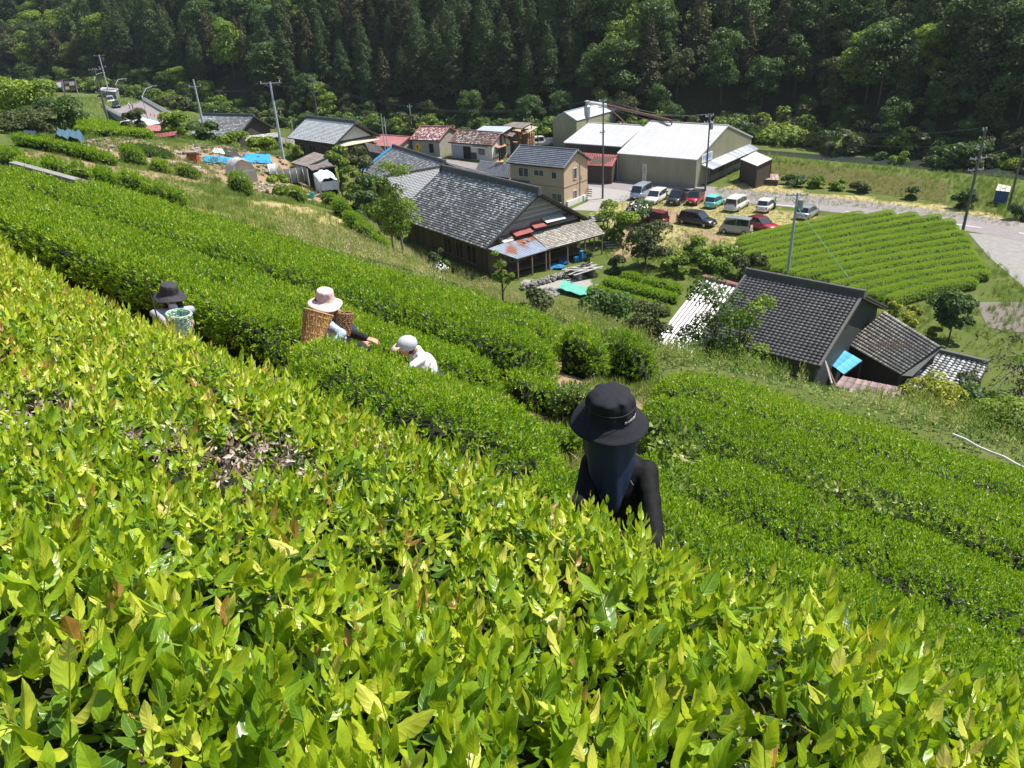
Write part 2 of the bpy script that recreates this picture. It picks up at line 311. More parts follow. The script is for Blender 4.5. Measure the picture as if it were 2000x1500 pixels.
def noise2(x, y, f=1.0, seed=0):
    r = np.random.default_rng(seed); z = np.zeros(np.shape(x)); 
    for k in range(7):
        a = r.uniform(0, 2*pi); ff = f*2**(k*.45); z += np.sin((x*cos(a)+y*sin(a))*ff+r.uniform(0, 6.28))/(1+k*.35)
    return z/2.6
# ================================================================== GROUND
def ground_sheet(name, polyfn=None):
    nr, na = 330, 420; R = np.concatenate([[0.02], np.exp(np.linspace(math.log(.4), math.log(420), nr-1))]); A = np.linspace(radians(-115), radians(115), na)
    rr, aa = np.meshgrid(R, A, indexing='ij'); X = rr*np.sin(aa); Y = rr*np.cos(aa)-2.0; Z = H(X, Y); Z = Z+.04*noise2(X, Y, 1.3, 3)*(Z > -24.9)
    V = np.stack([X, Y, Z], -1).reshape(-1, 3); i, j = np.meshgrid(np.arange(nr-1), np.arange(na-1), indexing='ij'); b = (i*na+j).ravel()
    me = mesh_np(name, V, np.stack([b, b+na, b+na+1, b+1], 1), True); return me, V[:, 0], V[:, 1], V[:, 2]
gme, gx, gy, gz = ground_sheet('ground')
def GPW(pts): return [onz(*p, -25)[:2] for p in pts]
def pxpoly(pts, up=0): return [hit(*p, up)[:2] for p in pts]
# masks: r bare soil, g dry straw-coloured grass, b grey gravel
gn = noise2(gx, gy, .5, 5); gn2 = noise2(gx, gy, 2.2, 9)
def mask(poly, soft=1.0, nz=.8): return 1-sstep(-soft, soft, polysd(gx, gy, poly)+nz*gn+nz*.6*gn2)
soil = np.zeros(len(gx)); straw = np.zeros(len(gx)); grav = np.zeros(len(gx))
P_GARDEN = pxpoly([(150, 275), (230, 268), (330, 285), (420, 285), (545, 300), (575, 330), (680, 385), (680, 410), (560, 395), (430, 358), (330, 322), (200, 312)])
soil = np.maximum(soil, .85*mask(P_GARDEN, 1.2, .7))
soil = np.maximum(soil, .8*mask(pxpoly([(35, 293), (120, 300), (230, 322), (330, 340), (420, 352), (420, 362), (300, 348), (200, 333), (35, 305)]), .5, .3))
P_BARE = pxpoly([(480, 400), (560, 395), (690, 430), (680, 470), (600, 470), (500, 440)])
straw = np.maximum(straw, .75*mask(P_BARE, 2, 1.5)); soil = np.maximum(soil, .45*mask(P_BARE, 2, 2.5))
LOT = [onz(*p, -25)[:2] for p in [(1180, 395), (1260, 372), (1420, 392), (1700, 425), (1640, 440), (1450, 478), (1330, 500), (1190, 480), (1150, 420)]]
straw = np.maximum(straw, .55*mask(LOT, 1.5, 1)); 
DIRT1 = [onz(*p, -25)[:2] for p in [(1240, 412), (1310, 412), (1330, 428), (1260, 440)]]; DIRT2 = [onz(*p, -25)[:2] for p in [(1310, 462), (1380, 450), (1420, 462), (1400, 478), (1330, 482)]]; DIRT3 = [onz(*p, -25)[:2] for p in [(1185, 462), (1240, 480), (1250, 505), (1200, 510)]]
DIRT4 = GPW([(1205, 440), (1300, 400), (1340, 415), (1300, 450), (1220, 470)])
for q in (DIRT1, DIRT2, DIRT3, DIRT4): soil = np.maximum(soil, .9*mask(q, .9, .6))
STRAW = [onz(*p, -25)[:2] for p in [(1395, 370), (1480, 350), (1560, 372), (1860, 405), (1990, 430), (1990, 445), (1700, 408), (1400, 388)]]
straw = np.maximum(straw, .95*mask(STRAW, .8, .5))
s_, t_ = st(gx, gy)
soil = np.maximum(soil, .9*((s_ > -3) & (s_ < 12.9) & (t_ > -14) & (t_ < 27)))
straw = np.maximum(straw, .5*mask(pxpoly([(0, 300), (250, 330), (520, 400), (640, 470), (900, 545), (700, 500), (300, 400), (0, 330)]), 2, 1.5))
gr = np.array([onz(*p, -25)[:2] for p in [(1000, 540), (1150, 545), (1190, 570), (1100, 575), (1020, 560)]]); grav = np.maximum(grav, .8*mask(gr, .6, .4))
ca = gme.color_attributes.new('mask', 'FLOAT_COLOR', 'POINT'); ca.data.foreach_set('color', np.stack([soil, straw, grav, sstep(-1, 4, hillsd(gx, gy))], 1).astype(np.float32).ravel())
gm = bpy.data.materials.new('ground'); gm.use_nodes = True; N = gm.node_tree.nodes; Lk = gm.node_tree.links; B = N['Principled BSDF']; B.inputs['Roughness'].default_value = .95; B.inputs['Specular IOR Level'].default_value = .15
va = N.new('ShaderNodeVertexColor'); va.layer_name = 'mask'; sp = N.new('ShaderNodeSeparateColor'); Lk.new(va.outputs[0], sp.inputs[0]); tc = N.new('ShaderNodeTexCoord')
def noi(sc, det=8):
    n = N.new('ShaderNodeTexNoise'); n.inputs['Scale'].default_value = sc; n.inputs['Detail'].default_value = det; n.inputs['Roughness'].default_value = .7; Lk.new(tc.outputs['Object'], n.inputs['Vector']); return n.outputs[0]
def ramp(f, a, b, p0=.35, p1=.65):
    r = N.new('ShaderNodeValToRGB'); r.color_ramp.elements[0].color = (*a, 1); r.color_ramp.elements[1].color = (*b, 1); r.color_ramp.elements[0].position = p0; r.color_ramp.elements[1].position = p1; Lk.new(f, r.inputs[0]); return r.outputs[0]
def mixc(f, a, b):
    m = N.new('ShaderNodeMix'); m.data_type = 'RGBA'; Lk.new(f, m.inputs[0]); Lk.new(a, m.inputs[6]); Lk.new(b, m.inputs[7]); return m.outputs[2]
def brk(f, n, k=.9):
    a = N.new('ShaderNodeMath'); a.operation = 'ADD'; b = N.new('ShaderNodeMath'); b.operation = 'MULTIPLY_ADD'; b.inputs[1].default_value = k; b.inputs[2].default_value = -k*.5; Lk.new(n, b.inputs[0]); Lk.new(f, a.inputs[0]); Lk.new(b.outputs[0], a.inputs[1])
    c = N.new('ShaderNodeMapRange'); c.inputs[1].default_value = .38; c.inputs[2].default_value = .62; Lk.new(a.outputs[0], c.inputs[0]); return c.outputs[0]
n1, n2, n3, n4 = noi(.35), noi(2.5), noi(9), noi(30, 4)
base = mixc(n3, ramp(n2, (.045, .085, .014), (.09, .135, .024)), ramp(n1, (.075, .10, .02), (.16, .16, .05)))
c = mixc(brk(sp.outputs[1], n2, 1.3), base, ramp(n3, (.30, .24, .10), (.48, .40, .20)))
c = mixc(brk(sp.outputs[0], n2, 1.1), c, ramp(n3, (.20, .13, .075), (.38, .28, .18)))
c = mixc(brk(sp.outputs[2], n2, .6), c, ramp(n4, (.22, .21, .19), (.42, .40, .37)))
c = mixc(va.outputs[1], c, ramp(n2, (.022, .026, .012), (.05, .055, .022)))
Lk.new(c, B.inputs['Base Color']); bp = N.new('ShaderNodeBump'); bp.inputs['Strength'].default_value = .8; bp.inputs['Distance'].default_value = .08; Lk.new(n3, bp.inputs['Height']); Lk.new(bp.outputs[0], B.inputs['Normal'])
tag(link('ground', gme, gm), 'grassy hillside and valley floor under the tea fields and village', None, None, 'structure')
# ================================================================== LEAF SHAPES
G1, G2, G3, G4 = (.30, .40, .030), (.20, .32, .020), (.115, .22, .012), (.055, .12, .012)
M_BUSH = leafmat('overgrown_tea_leaf', [(0, (.014, .040, .010)), (.22, (.045, .12, .014)), (.42, (.125, .245, .013)), (.6, (.265, .40, .018)), (.78, (.49, .55, .035)), (.93, (.66, .61, .13)), (.975, (.60, .48, .14)), (1, (.36, .16, .05))], .33, .36, (.72, .90, .015), veins=True, spec=.5)
M_BUSHP = leafmat('large_tea_leaf', [(0, (.014, .040, .010)), (.22, (.045, .12, .014)), (.42, (.125, .245, .013)), (.6, (.265, .40, .018)), (.78, (.49, .55, .035)), (.93, (.66, .61, .13)), (.975, (.60, .48, .14)), (1, (.36, .16, .05))], .33, .36, (.72, .90, .015), inst=False, veins=True, spec=.5)
M_TEA = leafmat('clipped_tea_leaf', [(0, (.010, .030, .004)), (.3, (.05, .125, .006)), (.5, (.135, .265, .009)), (.7, (.25, .39, .014)), (.88, (.42, .50, .04)), (1, (.52, .52, .12))], .38, .38, (.55, .85, .010), spec=.5)
M_GEN = leafmat('mixed_leaf', [(0, (.02, .045, .012)), (.3, (.05, .10, .018)), (.5, (.10, .18, .025)), (.7, (.19, .27, .04)), (.88, (.32, .36, .08)), (1, (.42, .38, .17))], .5, .3, (.3, .5, .04))
newcol('bush_shoots')
for k in range(9): proto('shoot_shape', shoot(random.choice([4, 5, 5, 6]), .053*random.uniform(.75, 1.25), .0215*random.uniform(.9, 1.15), random.uniform(.07, .12), 1.3, .35, 11, 4, .05, .2, .12), M_BUSH)
newcol('bush_mature')
for k in range(8): proto('mature_shape', shoot(random.choice([4, 5]), .062*random.uniform(.8, 1.2), .027*random.uniform(.9, 1.15), .04, 1.75, 1.0, 11, 4, .045, .22), M_BUSH)
newcol('bush_far')
for k in range(6): proto('bush_far_shape', shoot(5, .050, .020, .07, 1.3, .25, 5, 2, 0, .22), M_BUSH)
newcol('tea_sprigs')
for k in range(8): proto('sprig_shape', shoot(8, .040*random.uniform(.9, 1.1), .0135, .06, 1.35, .10, 3, 2, 0, .14, .42), M_TEA)
newcol('far_sprigs')
for k in range(6): proto('far_sprig_shape', shoot(8, .05, .02, .05, 1.4, .2, 2, 2, 0, .14, .25), M_TEA)
newcol('mixed_sprigs')
for k in range(6): proto('mixed_sprig_shape', shoot(7, .06, .03, .09, 1.5, .5, 3, 2, 0, .25), M_GEN)
# ================================================================== HEDGES
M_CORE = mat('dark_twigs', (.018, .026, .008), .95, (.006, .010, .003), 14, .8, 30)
def hedge_surface(line, W, Hh, pw=.5, ph=.42, lump=.05, seed=1):
    L = np.asarray(line, float); seg = np.hypot(*(L[1:]-L[:-1]).T); cum = np.concatenate([[0], np.cumsum(seg)]); TT = cum[-1]
    def S(l, th):
        x = np.interp(l, cum, L[:, 0]); y = np.interp(l, cum, L[:, 1]); e = .05
        dx = np.interp(np.clip(l+.3, 0, TT), cum, L[:, 0])-np.interp(np.clip(l-.3, 0, TT), cum, L[:, 0]); dy = np.interp(np.clip(l+.3, 0, TT), cum, L[:, 1])-np.interp(np.clip(l-.3, 0, TT), cum, L[:, 1]); q = np.hypot(dx, dy)+1e-9; dx /= q; dy /= q
        rr = min(W*.55, TT/2); a = np.clip(1-l/rr, 0, 1); b = np.clip(1-(TT-l)/rr, 0, 1); m = np.maximum(a, b); ew = np.sqrt(np.clip(1-m**2, 0, 1)); eh = np.clip(1-m**4, 0.0, 1)**.5
        c = np.cos(th); lat = -W/2*np.sign(c)*np.abs(c)**pw*ew; z = Hh*np.clip(np.sin(th), 0, 1)**ph*eh
        X = x-dy*lat; Y = y+dx*lat; nz = noise2(X, Y, 2.4, seed)*lump+noise2(X, Y, .8, seed+3)*lump*.7
        return np.stack([X, Y, H(X, Y)+z*(1+nz/max(Hh, .2))], -1)
    return S, TT
def hedge(label, line, W, Hh, dens, cname='tea_sprigs', size=1.0, tint=.55, tj=.13, group=None, name='tea_hedge', cat='tea hedge', pw=.62, ph=.5, lump=.06, upright=.55, dref=6, dpow=1.2, dmin=20, seed=None, th_min=.04, extra=None, core=.75, tintfn=None):
    seed = seed if seed is not None else random.randrange(9999); S, TT = hedge_surface(line, W, Hh, pw, ph, lump, seed)
    c = S(np.array([TT/2]), np.array([pi/2]))[0]; o = np.array([c[0], c[1], H(c[0], c[1])]); t = thing(name, label, cat, tuple(o), 0, group)
    nl = int(max(6, min(160, TT/.35))); nt_ = 14; ll, tt = np.meshgrid(np.linspace(0, TT, nl), np.linspace(0, pi, nt_), indexing='ij'); V = S(ll.ravel(), tt.ravel())
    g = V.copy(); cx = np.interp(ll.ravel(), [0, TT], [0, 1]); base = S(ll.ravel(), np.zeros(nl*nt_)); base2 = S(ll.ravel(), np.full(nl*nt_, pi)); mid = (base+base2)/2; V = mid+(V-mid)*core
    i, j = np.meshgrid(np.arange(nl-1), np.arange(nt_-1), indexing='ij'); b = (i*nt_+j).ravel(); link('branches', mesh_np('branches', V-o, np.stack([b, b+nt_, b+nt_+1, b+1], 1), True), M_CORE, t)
    # sample the surface
    area = TT*(W*.9+2*Hh*.8); nmax = int(area*dens*1.25)+20; l = rng.uniform(0, TT, nmax)
    ths = np.linspace(th_min, pi-th_min, 60); pc = S(np.full(60, TT/2), ths); al = np.concatenate([[0], np.cumsum(np.linalg.norm(pc[1:]-pc[:-1], axis=1))]); th = np.interp(rng.uniform(0, al[-1], nmax), al, ths)
    if TT < W*2: k0 = rng.random(nmax); l = np.where(k0 < .5, l, TT/2+(l-TT/2)*1.0)
    P = S(l, th); ok = inview(P); P = P[ok]; l = l[ok]; th = th[ok]; d = np.linalg.norm(P, axis=1); dn = np.clip(dens*(dref/np.maximum(d, .1))**dpow, dmin, dens)
    k = rng.random(len(P)) < dn/dens; P = P[k]; l = l[k]; th = th[k]; dn = dn[k]; sc = size*np.clip((dens/dn)**.45, 1, 5)
    e = .03; A_ = S(np.clip(l+e, 0, TT), th)-S(np.clip(l-e, 0, TT), th); B_ = S(l, th+e)-S(l, th-e); Nn = np.cross(A_, B_); Nn /= np.linalg.norm(Nn, axis=1, keepdims=True)+1e-9; Nn *= np.where(Nn[:, 2:3] < -.2, -1, 1)
    P = P-Nn*rng.uniform(0.0, .09, len(P))[:, None]*np.minimum(sc, 2)[:, None]
    D = Nn*(1-upright)+np.array([0, 0, upright])+rng.normal(0, .28, (len(P), 3)); E = dirs_to_euler(D, rng.uniform(0, 6.28, len(P))); s = sc*rng.uniform(.7, 1.25, len(P))
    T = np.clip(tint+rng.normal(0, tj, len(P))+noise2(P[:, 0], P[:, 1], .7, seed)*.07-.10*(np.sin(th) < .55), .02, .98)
    if tintfn is not None: T = np.clip(tintfn(P, T), 0.01, .99)
    f = scatter('foliage', P-o, E, s, T, cname, t); return t, (S, TT, o)
def srow(s, t0, t1, n=12, wob=.06): return [xy(s+wob*sin(t*.9+s), t) for t in np.linspace(t0, t1, n)]
# left block, numbered outward from the people: C behind the women, B, A (farthest); D in front of the women
GL = 'clipped tea rows on the slope left of the path'
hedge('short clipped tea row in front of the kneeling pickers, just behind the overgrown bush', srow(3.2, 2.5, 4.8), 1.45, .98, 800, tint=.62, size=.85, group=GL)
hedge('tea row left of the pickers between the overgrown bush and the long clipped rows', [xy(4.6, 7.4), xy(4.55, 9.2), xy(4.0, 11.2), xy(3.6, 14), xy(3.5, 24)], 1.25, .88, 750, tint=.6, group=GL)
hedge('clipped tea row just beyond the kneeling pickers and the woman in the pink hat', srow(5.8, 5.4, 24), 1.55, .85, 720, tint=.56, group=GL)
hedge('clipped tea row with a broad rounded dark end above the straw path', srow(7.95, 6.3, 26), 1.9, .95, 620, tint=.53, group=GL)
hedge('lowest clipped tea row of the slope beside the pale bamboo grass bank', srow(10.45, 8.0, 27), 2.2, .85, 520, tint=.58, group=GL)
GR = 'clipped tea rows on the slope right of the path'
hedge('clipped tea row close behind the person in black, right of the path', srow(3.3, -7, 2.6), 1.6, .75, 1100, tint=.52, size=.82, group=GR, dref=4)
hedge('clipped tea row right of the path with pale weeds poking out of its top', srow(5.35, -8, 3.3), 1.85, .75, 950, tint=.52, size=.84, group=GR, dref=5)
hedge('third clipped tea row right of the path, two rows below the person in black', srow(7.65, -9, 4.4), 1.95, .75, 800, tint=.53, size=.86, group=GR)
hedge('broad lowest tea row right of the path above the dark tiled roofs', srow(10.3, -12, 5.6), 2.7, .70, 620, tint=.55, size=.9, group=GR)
# ================================================================== OVERGROWN FOREGROUND BUSH
def bush0():
    S0, TT = hedge_surface(srow(-.1, -6, 14.6, 20, .1), 4.3, .83, .42, .36, .07, 11)
    def S(l, th):
        P = S0(l, th); _, t_ = st(P[..., 0], P[..., 1]); P[..., 2] += (1.15*sstep(5.8, 11, t_))*np.clip(np.sin(th), 0, 1)**.4; return P
    o = np.array([0., .3, -1.9]); t = thing('tea_bush', 'wide overgrown tea bush with large glossy yellow-green leaves filling the foreground', 'tea bush', tuple(o))
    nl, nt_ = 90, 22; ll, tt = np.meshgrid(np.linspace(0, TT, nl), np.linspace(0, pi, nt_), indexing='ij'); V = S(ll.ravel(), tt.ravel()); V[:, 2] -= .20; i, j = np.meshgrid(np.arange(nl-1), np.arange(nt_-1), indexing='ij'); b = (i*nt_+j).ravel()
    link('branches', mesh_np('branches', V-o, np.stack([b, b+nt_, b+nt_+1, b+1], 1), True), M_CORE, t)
    def samp(n, th0=.05):
        l = rng.uniform(0, TT, n); ths = np.linspace(th0, pi-.05, 60); pc = S(np.full(60, TT/2), ths); al = np.concatenate([[0], np.cumsum(np.linalg.norm(pc[1:]-pc[:-1], axis=1))]); th = np.interp(rng.uniform(0, al[-1], n), al, ths)
        P = S(l, th); ok = inview(P, 120, 60); P = P[ok]; l = l[ok]; th = th[ok]; e = .03; A_ = S(l+e, th)-S(l-e, th); B_ = S(l, th+e)-S(l, th-e); Nn = np.cross(A_, B_); Nn /= np.linalg.norm(Nn, axis=1, keepdims=True)+1e-9
        Nn *= np.where(Nn[:, 2:3] < -.2, -1, 1); d = np.linalg.norm(P, axis=1); k = d > .62; return P[k], Nn[k], d[k], th[k]
    dead = noise2; 
    Pq, _a, _b, _c = samp(60000); Xq, Yq, _d = proj(Pq); HC = []
    for hx, hy, hr in [(490, 860, .16), (465, 920, .10), (560, 880, .12), (1530, 1310, .055), (1560, 1370, .06), (1490, 1420, .07), (965, 905, .12), (250, 1480, .07), (660, 895, .10), (760, 850, .08), (40, 770, .2), (300, 830, .1)]:
        k = np.argmin((Xq-hx)**2+(Yq-hy)**2); HC.append((Pq[k], hr))
    def hole(P):
        h = .35*noise2(P[:, 0], P[:, 1], 5, 22)
        for c_, r_ in HC: h = h+2.2*np.exp(-((P[:, 0]-c_[0])**2+(P[:, 1]-c_[1])**2)/(r_*r_))
        return h
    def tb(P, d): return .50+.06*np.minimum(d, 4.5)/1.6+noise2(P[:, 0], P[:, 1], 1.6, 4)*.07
    # young shoots
    P, Nn, d, th = samp(40000); h = hole(P); k = h < .9+.3*rng.random(len(P)); P, Nn, d, th = P[k], Nn[k], d[k], th[k]; near = d < 3.2
    for msk, cn in ((near, 'bush_shoots'), (~near, 'bush_far')):
        p, n_, dd = P[msk], Nn[msk], d[msk]; D = n_*.45+np.array([0, 0, .7])+rng.normal(0, .22, (len(p), 3)); s = rng.uniform(.62, 1.2, len(p))*np.where(rng.random(len(p)) < .07, 1.35, 1)*(1+.3*np.clip((2.1-dd)/1.0, 0, 1))*(1+.42*np.clip((1.0-st(p[:, 0], p[:, 1])[1])/.8, 0, 1)); q = p-n_*rng.uniform(.03, .13, len(p))[:, None]
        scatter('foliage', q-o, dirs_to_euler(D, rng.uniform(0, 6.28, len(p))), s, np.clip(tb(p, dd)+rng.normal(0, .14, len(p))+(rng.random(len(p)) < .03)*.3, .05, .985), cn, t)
    # mature leaves under them, darker
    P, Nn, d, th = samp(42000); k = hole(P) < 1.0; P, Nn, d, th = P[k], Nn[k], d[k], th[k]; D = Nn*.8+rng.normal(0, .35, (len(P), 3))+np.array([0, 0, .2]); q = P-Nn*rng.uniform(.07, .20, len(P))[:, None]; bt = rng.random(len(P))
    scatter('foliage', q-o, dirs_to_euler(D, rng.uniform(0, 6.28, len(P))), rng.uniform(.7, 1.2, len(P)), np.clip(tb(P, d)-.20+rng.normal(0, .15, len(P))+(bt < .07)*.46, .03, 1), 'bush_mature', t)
    # bare and dead twigs showing in gaps
    mb = MB()
    P, Nn, d, th = samp(3600); h = hole(P); k = (h > .8) | (rng.random(len(P)) < .03); P, Nn = P[k], Nn[k]
    for p, n_ in zip(P, Nn):
        a = p-n_*.22-o; v = Vector(n_*.6+rng.normal(0, .7, 3)); v.normalize(); L = random.uniform(.12, .3); m_ = Vector(a)+v*L*.5+Vector(rng.normal(0, .02, 3)); mb.tube([a, m_, Vector(a)+v*L], .0028, 4, .0012, tint=random.random())
    mb.build('twigs', mat('pale_twigs', (.34, .27, .19), .8, (.16, .11, .07), 40, .3, 80, tint=.4), t)['kind'] = 'stuff'
    P, Nn, d, th = samp(90000); h = hole(P); k = h > .85; p = P[k]; n_ = Nn[k]
    scatter('dead_leaves', p-n_*rng.uniform(.03, .12, len(p))[:, None]-o, dirs_to_euler(rng.normal(0, 1, (len(p), 3))+np.array([0, 0, .3]), rng.uniform(0, 6.28, len(p))), rng.uniform(.5, 1.1, len(p)), rng.uniform(0, 1, len(p)), 'dead_leaf_shapes', t)
    # the largest single leaves, each its own part
    kinds = []
    for k in range(8):
        v, f, u = leaf_np(.080*random.uniform(.8, 1.2), .034*random.uniform(.85, 1.15), 14, random.uniform(.15, .4), random.uniform(.2, .7), random.uniform(-.25, .25), .045, 4, random.uniform(0, .15))
        me = mesh_np('leaf', v*np.array([1, -1, 1.]), f[:, ::-1], True, u, np.full(len(f), .5)); me.materials.append(M_BUSHP); kinds.append(me)
    P, Nn, d, th = samp(60000); w_ = (d < 1.9); P, Nn, d = P[w_], Nn[w_], d[w_]; X, Y, _ = proj(P); k = (X > 0) & (X < 2000) & (Y < 1520); P, Nn, d = P[k], Nn[k], d[k]; pr = 1/d**0.6; idx = rng.choice(len(P), 300, False, pr/pr.sum())
    E = dirs_to_euler(Nn[idx]*.35+np.array([0, .1, .55])+rng.normal(0, .45, (300, 3)), rng.uniform(0, 6.28, 300))
    for n, i_ in enumerate(idx):
        tn = min(.99, max(.1, .54+random.gauss(0, .12)+(.3 if random.random() < .05 else 0))); me = kinds[n % 8]
        o2 = bpy.data.objects.new('leaf', leaf_tinted(me, tn)); COL.objects.link(o2); o2.parent = t; o2.location = P[i_]-Nn[i_]*random.uniform(.0, .05)-o; o2.rotation_euler = E[n]; o2.scale = [random.uniform(.75, 1.15)*(1.3 if st(P[i_][0], P[i_][1])[1] < .6 else 1)]*3
_LT = {}
def leaf_tinted(me, tn):
    q = round(tn*9)/9; key = (me.name, q)
    if key not in _LT:
        m2 = me.copy(); m2.attributes['tint'].data.foreach_set('value', np.full(len(m2.polygons), q, np.float32)); _LT[key] = m2
    return _LT[key]
M_DEAD = leafmat('dead_leaf', [(0, (.10, .055, .03)), (.5, (.36, .27, .22)), (1, (.58, .48, .43))], .7, .15, (.3, .2, .1))
newcol('dead_leaf_shapes')
for k in range(5): proto('dead_leaf_shape', shoot(5, .03, .013, .05, 1.6, .6, 4, 2, 0, .3), M_DEAD)
bush0()
# ================================================================== FOREST
def quadcloud(C, Nn, size, asp=1.0, jit=.5, seed=0):
    """leaf-clump quads at C facing roughly Nn"""
    r = np.random.default_rng(seed); n = len(C); D = Nn+r.normal(0, jit, (n, 3)); D /= np.linalg.norm(D, axis=1, keepdims=True); h = np.where(np.abs(D[:, 2:3]) > .95, np.array([[1., 0, 0]]), np.array([[0, 0, 1.]])); X = np.cross(h, D); X /= np.linalg.norm(X, axis=1, keepdims=True); Y = np.cross(D, X)
    a = r.uniform(0, 6.28, n)[:, None]; U = X*np.cos(a)+Y*np.sin(a); W_ = -X*np.sin(a)+Y*np.cos(a); s = (size*r.uniform(.6, 1.3, n))[:, None]
    V = np.stack([C-U*s, C-W_*s*.55*asp+D*s*.12, C+U*s, C+W_*s*.55*asp+D*s*.12], 1).reshape(-1, 3); F_ = np.arange(4*n).reshape(n, 4); return V, F_
def conifer_np(h, r0, n, seed, size=.34):
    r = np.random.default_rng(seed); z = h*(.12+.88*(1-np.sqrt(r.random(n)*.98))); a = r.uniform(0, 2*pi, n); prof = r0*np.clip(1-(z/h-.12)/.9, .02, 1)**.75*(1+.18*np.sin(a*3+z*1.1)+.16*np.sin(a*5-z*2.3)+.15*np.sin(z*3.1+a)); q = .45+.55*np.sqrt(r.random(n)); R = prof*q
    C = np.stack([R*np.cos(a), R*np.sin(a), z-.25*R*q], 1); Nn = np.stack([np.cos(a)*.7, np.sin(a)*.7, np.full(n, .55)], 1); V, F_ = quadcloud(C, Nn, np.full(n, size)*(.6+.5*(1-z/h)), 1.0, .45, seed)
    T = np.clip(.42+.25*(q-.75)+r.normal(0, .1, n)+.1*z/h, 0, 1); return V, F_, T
def broad_np(h, rw, n, seed, size=.3, lobes=22, zb=.3, flat=.8):
    r = np.random.default_rng(seed); Lc = []
    for k in range(lobes):
        a = r.uniform(0, 2*pi); zz = r.uniform(zb, .93); rr = rw*np.sqrt(max(0, 1-((zz-.55)/.5)**2))*r.uniform(.25, .85); Lc.append((rr*cos(a), rr*sin(a), zz*h, rw*r.uniform(.26, .46)))
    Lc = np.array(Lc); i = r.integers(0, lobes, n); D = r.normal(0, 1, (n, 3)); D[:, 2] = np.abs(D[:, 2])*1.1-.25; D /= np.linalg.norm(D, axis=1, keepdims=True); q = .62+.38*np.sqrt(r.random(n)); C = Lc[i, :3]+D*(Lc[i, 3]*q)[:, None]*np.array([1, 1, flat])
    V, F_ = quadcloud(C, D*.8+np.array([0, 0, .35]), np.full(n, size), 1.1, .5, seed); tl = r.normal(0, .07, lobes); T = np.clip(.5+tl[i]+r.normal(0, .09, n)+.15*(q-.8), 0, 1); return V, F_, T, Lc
def trunk_mb(h, r0, mb=None, lean=(0, 0), limbs=(), n=7):
    mb = mb or MB(); pts = [Vector((lean[0]*(z/h)**1.3, lean[1]*(z/h)**1.3, z-.3)) for z in np.linspace(0, h, 6)]; mb.tube(pts, r0, n, r0*.35)
    for (x, y, z, f) in limbs:
        a = Vector((lean[0]*f, lean[1]*f, h*f)); b = Vector((x, y, z)); m_ = a.lerp(b, .5)+Vector((0, 0, -.06*(b-a).length)); mb.tube([a, m_, b], r0*.45, 5, r0*.12)
    return mb
M_BARK = mat('bark', (.16, .12, .085), .9, (.07, .05, .035), 6, .6, 20)
M_BARKP = mat('pale_bark', (.42, .38, .32), .85, (.22, .19, .15), 8, .4, 20)
M_CON = leafmat('conifer_leaf', [(0, (.008, .016, .008)), (.35, (.030, .056, .020)), (.6, (.06, .10, .030)), (.85, (.12, .16, .042)), (1, (.15, .17, .05))], .7, .2, (.1, .2, .03), inst=False, spec=.2)
M_CON2 = leafmat('brownish_conifer_leaf', [(0, (.02, .02, .01)), (.4, (.05, .055, .022)), (.7, (.09, .085, .035)), (1, (.14, .12, .05))], .7, .12, (.15, .2, .04), inst=False, spec=.2)
M_BR1 = leafmat('dark_broad_leaf', [(0, (.01, .022, .008)), (.35, (.04, .078, .020)), (.6, (.075, .13, .028)), (.85, (.125, .19, .036)), (1, (.18, .24, .05))], .55, .25, (.2, .4, .03), inst=False, spec=.3)
M_BR2 = leafmat('bright_broad_leaf', [(0, (.03, .055, .012)), (.35, (.08, .14, .018)), (.6, (.19, .27, .028)), (.85, (.32, .39, .045)), (1, (.42, .44, .08))], .55, .3, (.35, .55, .03), inst=False, spec=.3)
M_BR3 = leafmat('olive_leaf', [(0, (.02, .03, .012)), (.35, (.05, .07, .02)), (.6, (.09, .11, .035)), (.85, (.15, .16, .06)), (1, (.24, .2, .09))], .6, .2, (.3, .35, .06), inst=False, spec=.3)
M_YEL = leafmat('yellow_leaf', [(0, (.04, .07, .012)), (.35, (.14, .19, .02)), (.6, (.32, .36, .03)), (.85, (.5, .47, .05)), (1, (.6, .5, .1))], .5, .3, (.6, .6, .03), inst=False, spec=.35)
def con_tree(h, r, n, seed, m=None, size=.34):
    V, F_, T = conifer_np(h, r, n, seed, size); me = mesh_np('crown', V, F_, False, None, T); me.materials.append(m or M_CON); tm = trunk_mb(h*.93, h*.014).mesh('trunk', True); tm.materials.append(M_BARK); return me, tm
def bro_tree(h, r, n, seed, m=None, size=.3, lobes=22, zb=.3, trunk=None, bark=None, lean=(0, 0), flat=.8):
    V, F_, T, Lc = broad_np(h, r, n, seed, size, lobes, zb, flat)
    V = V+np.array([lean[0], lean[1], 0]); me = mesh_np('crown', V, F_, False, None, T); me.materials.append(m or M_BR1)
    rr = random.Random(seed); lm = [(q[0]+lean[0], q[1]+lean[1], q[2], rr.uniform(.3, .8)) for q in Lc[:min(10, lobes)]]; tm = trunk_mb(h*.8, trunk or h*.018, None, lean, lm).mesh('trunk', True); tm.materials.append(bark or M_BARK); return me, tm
def place_tree(name, label, mes, loc, s=1.0, rz=None, group=None, cat='tree', sz=None):
    t = thing(name, label, cat, tuple(loc), random.uniform(0, 6.28) if rz is None else rz, group); t.scale = (s, s, sz or s)
    for nm, me in zip(('crown', 'trunk'), mes): link(nm, me, None, t)
    return t
CON = [con_tree(15+i, 3.3+.25*(i % 3), 4200, 40+i) for i in range(5)]; CONB = [con_tree(15, 3.1, 3400, 60+i, M_CON2) for i in range(2)]
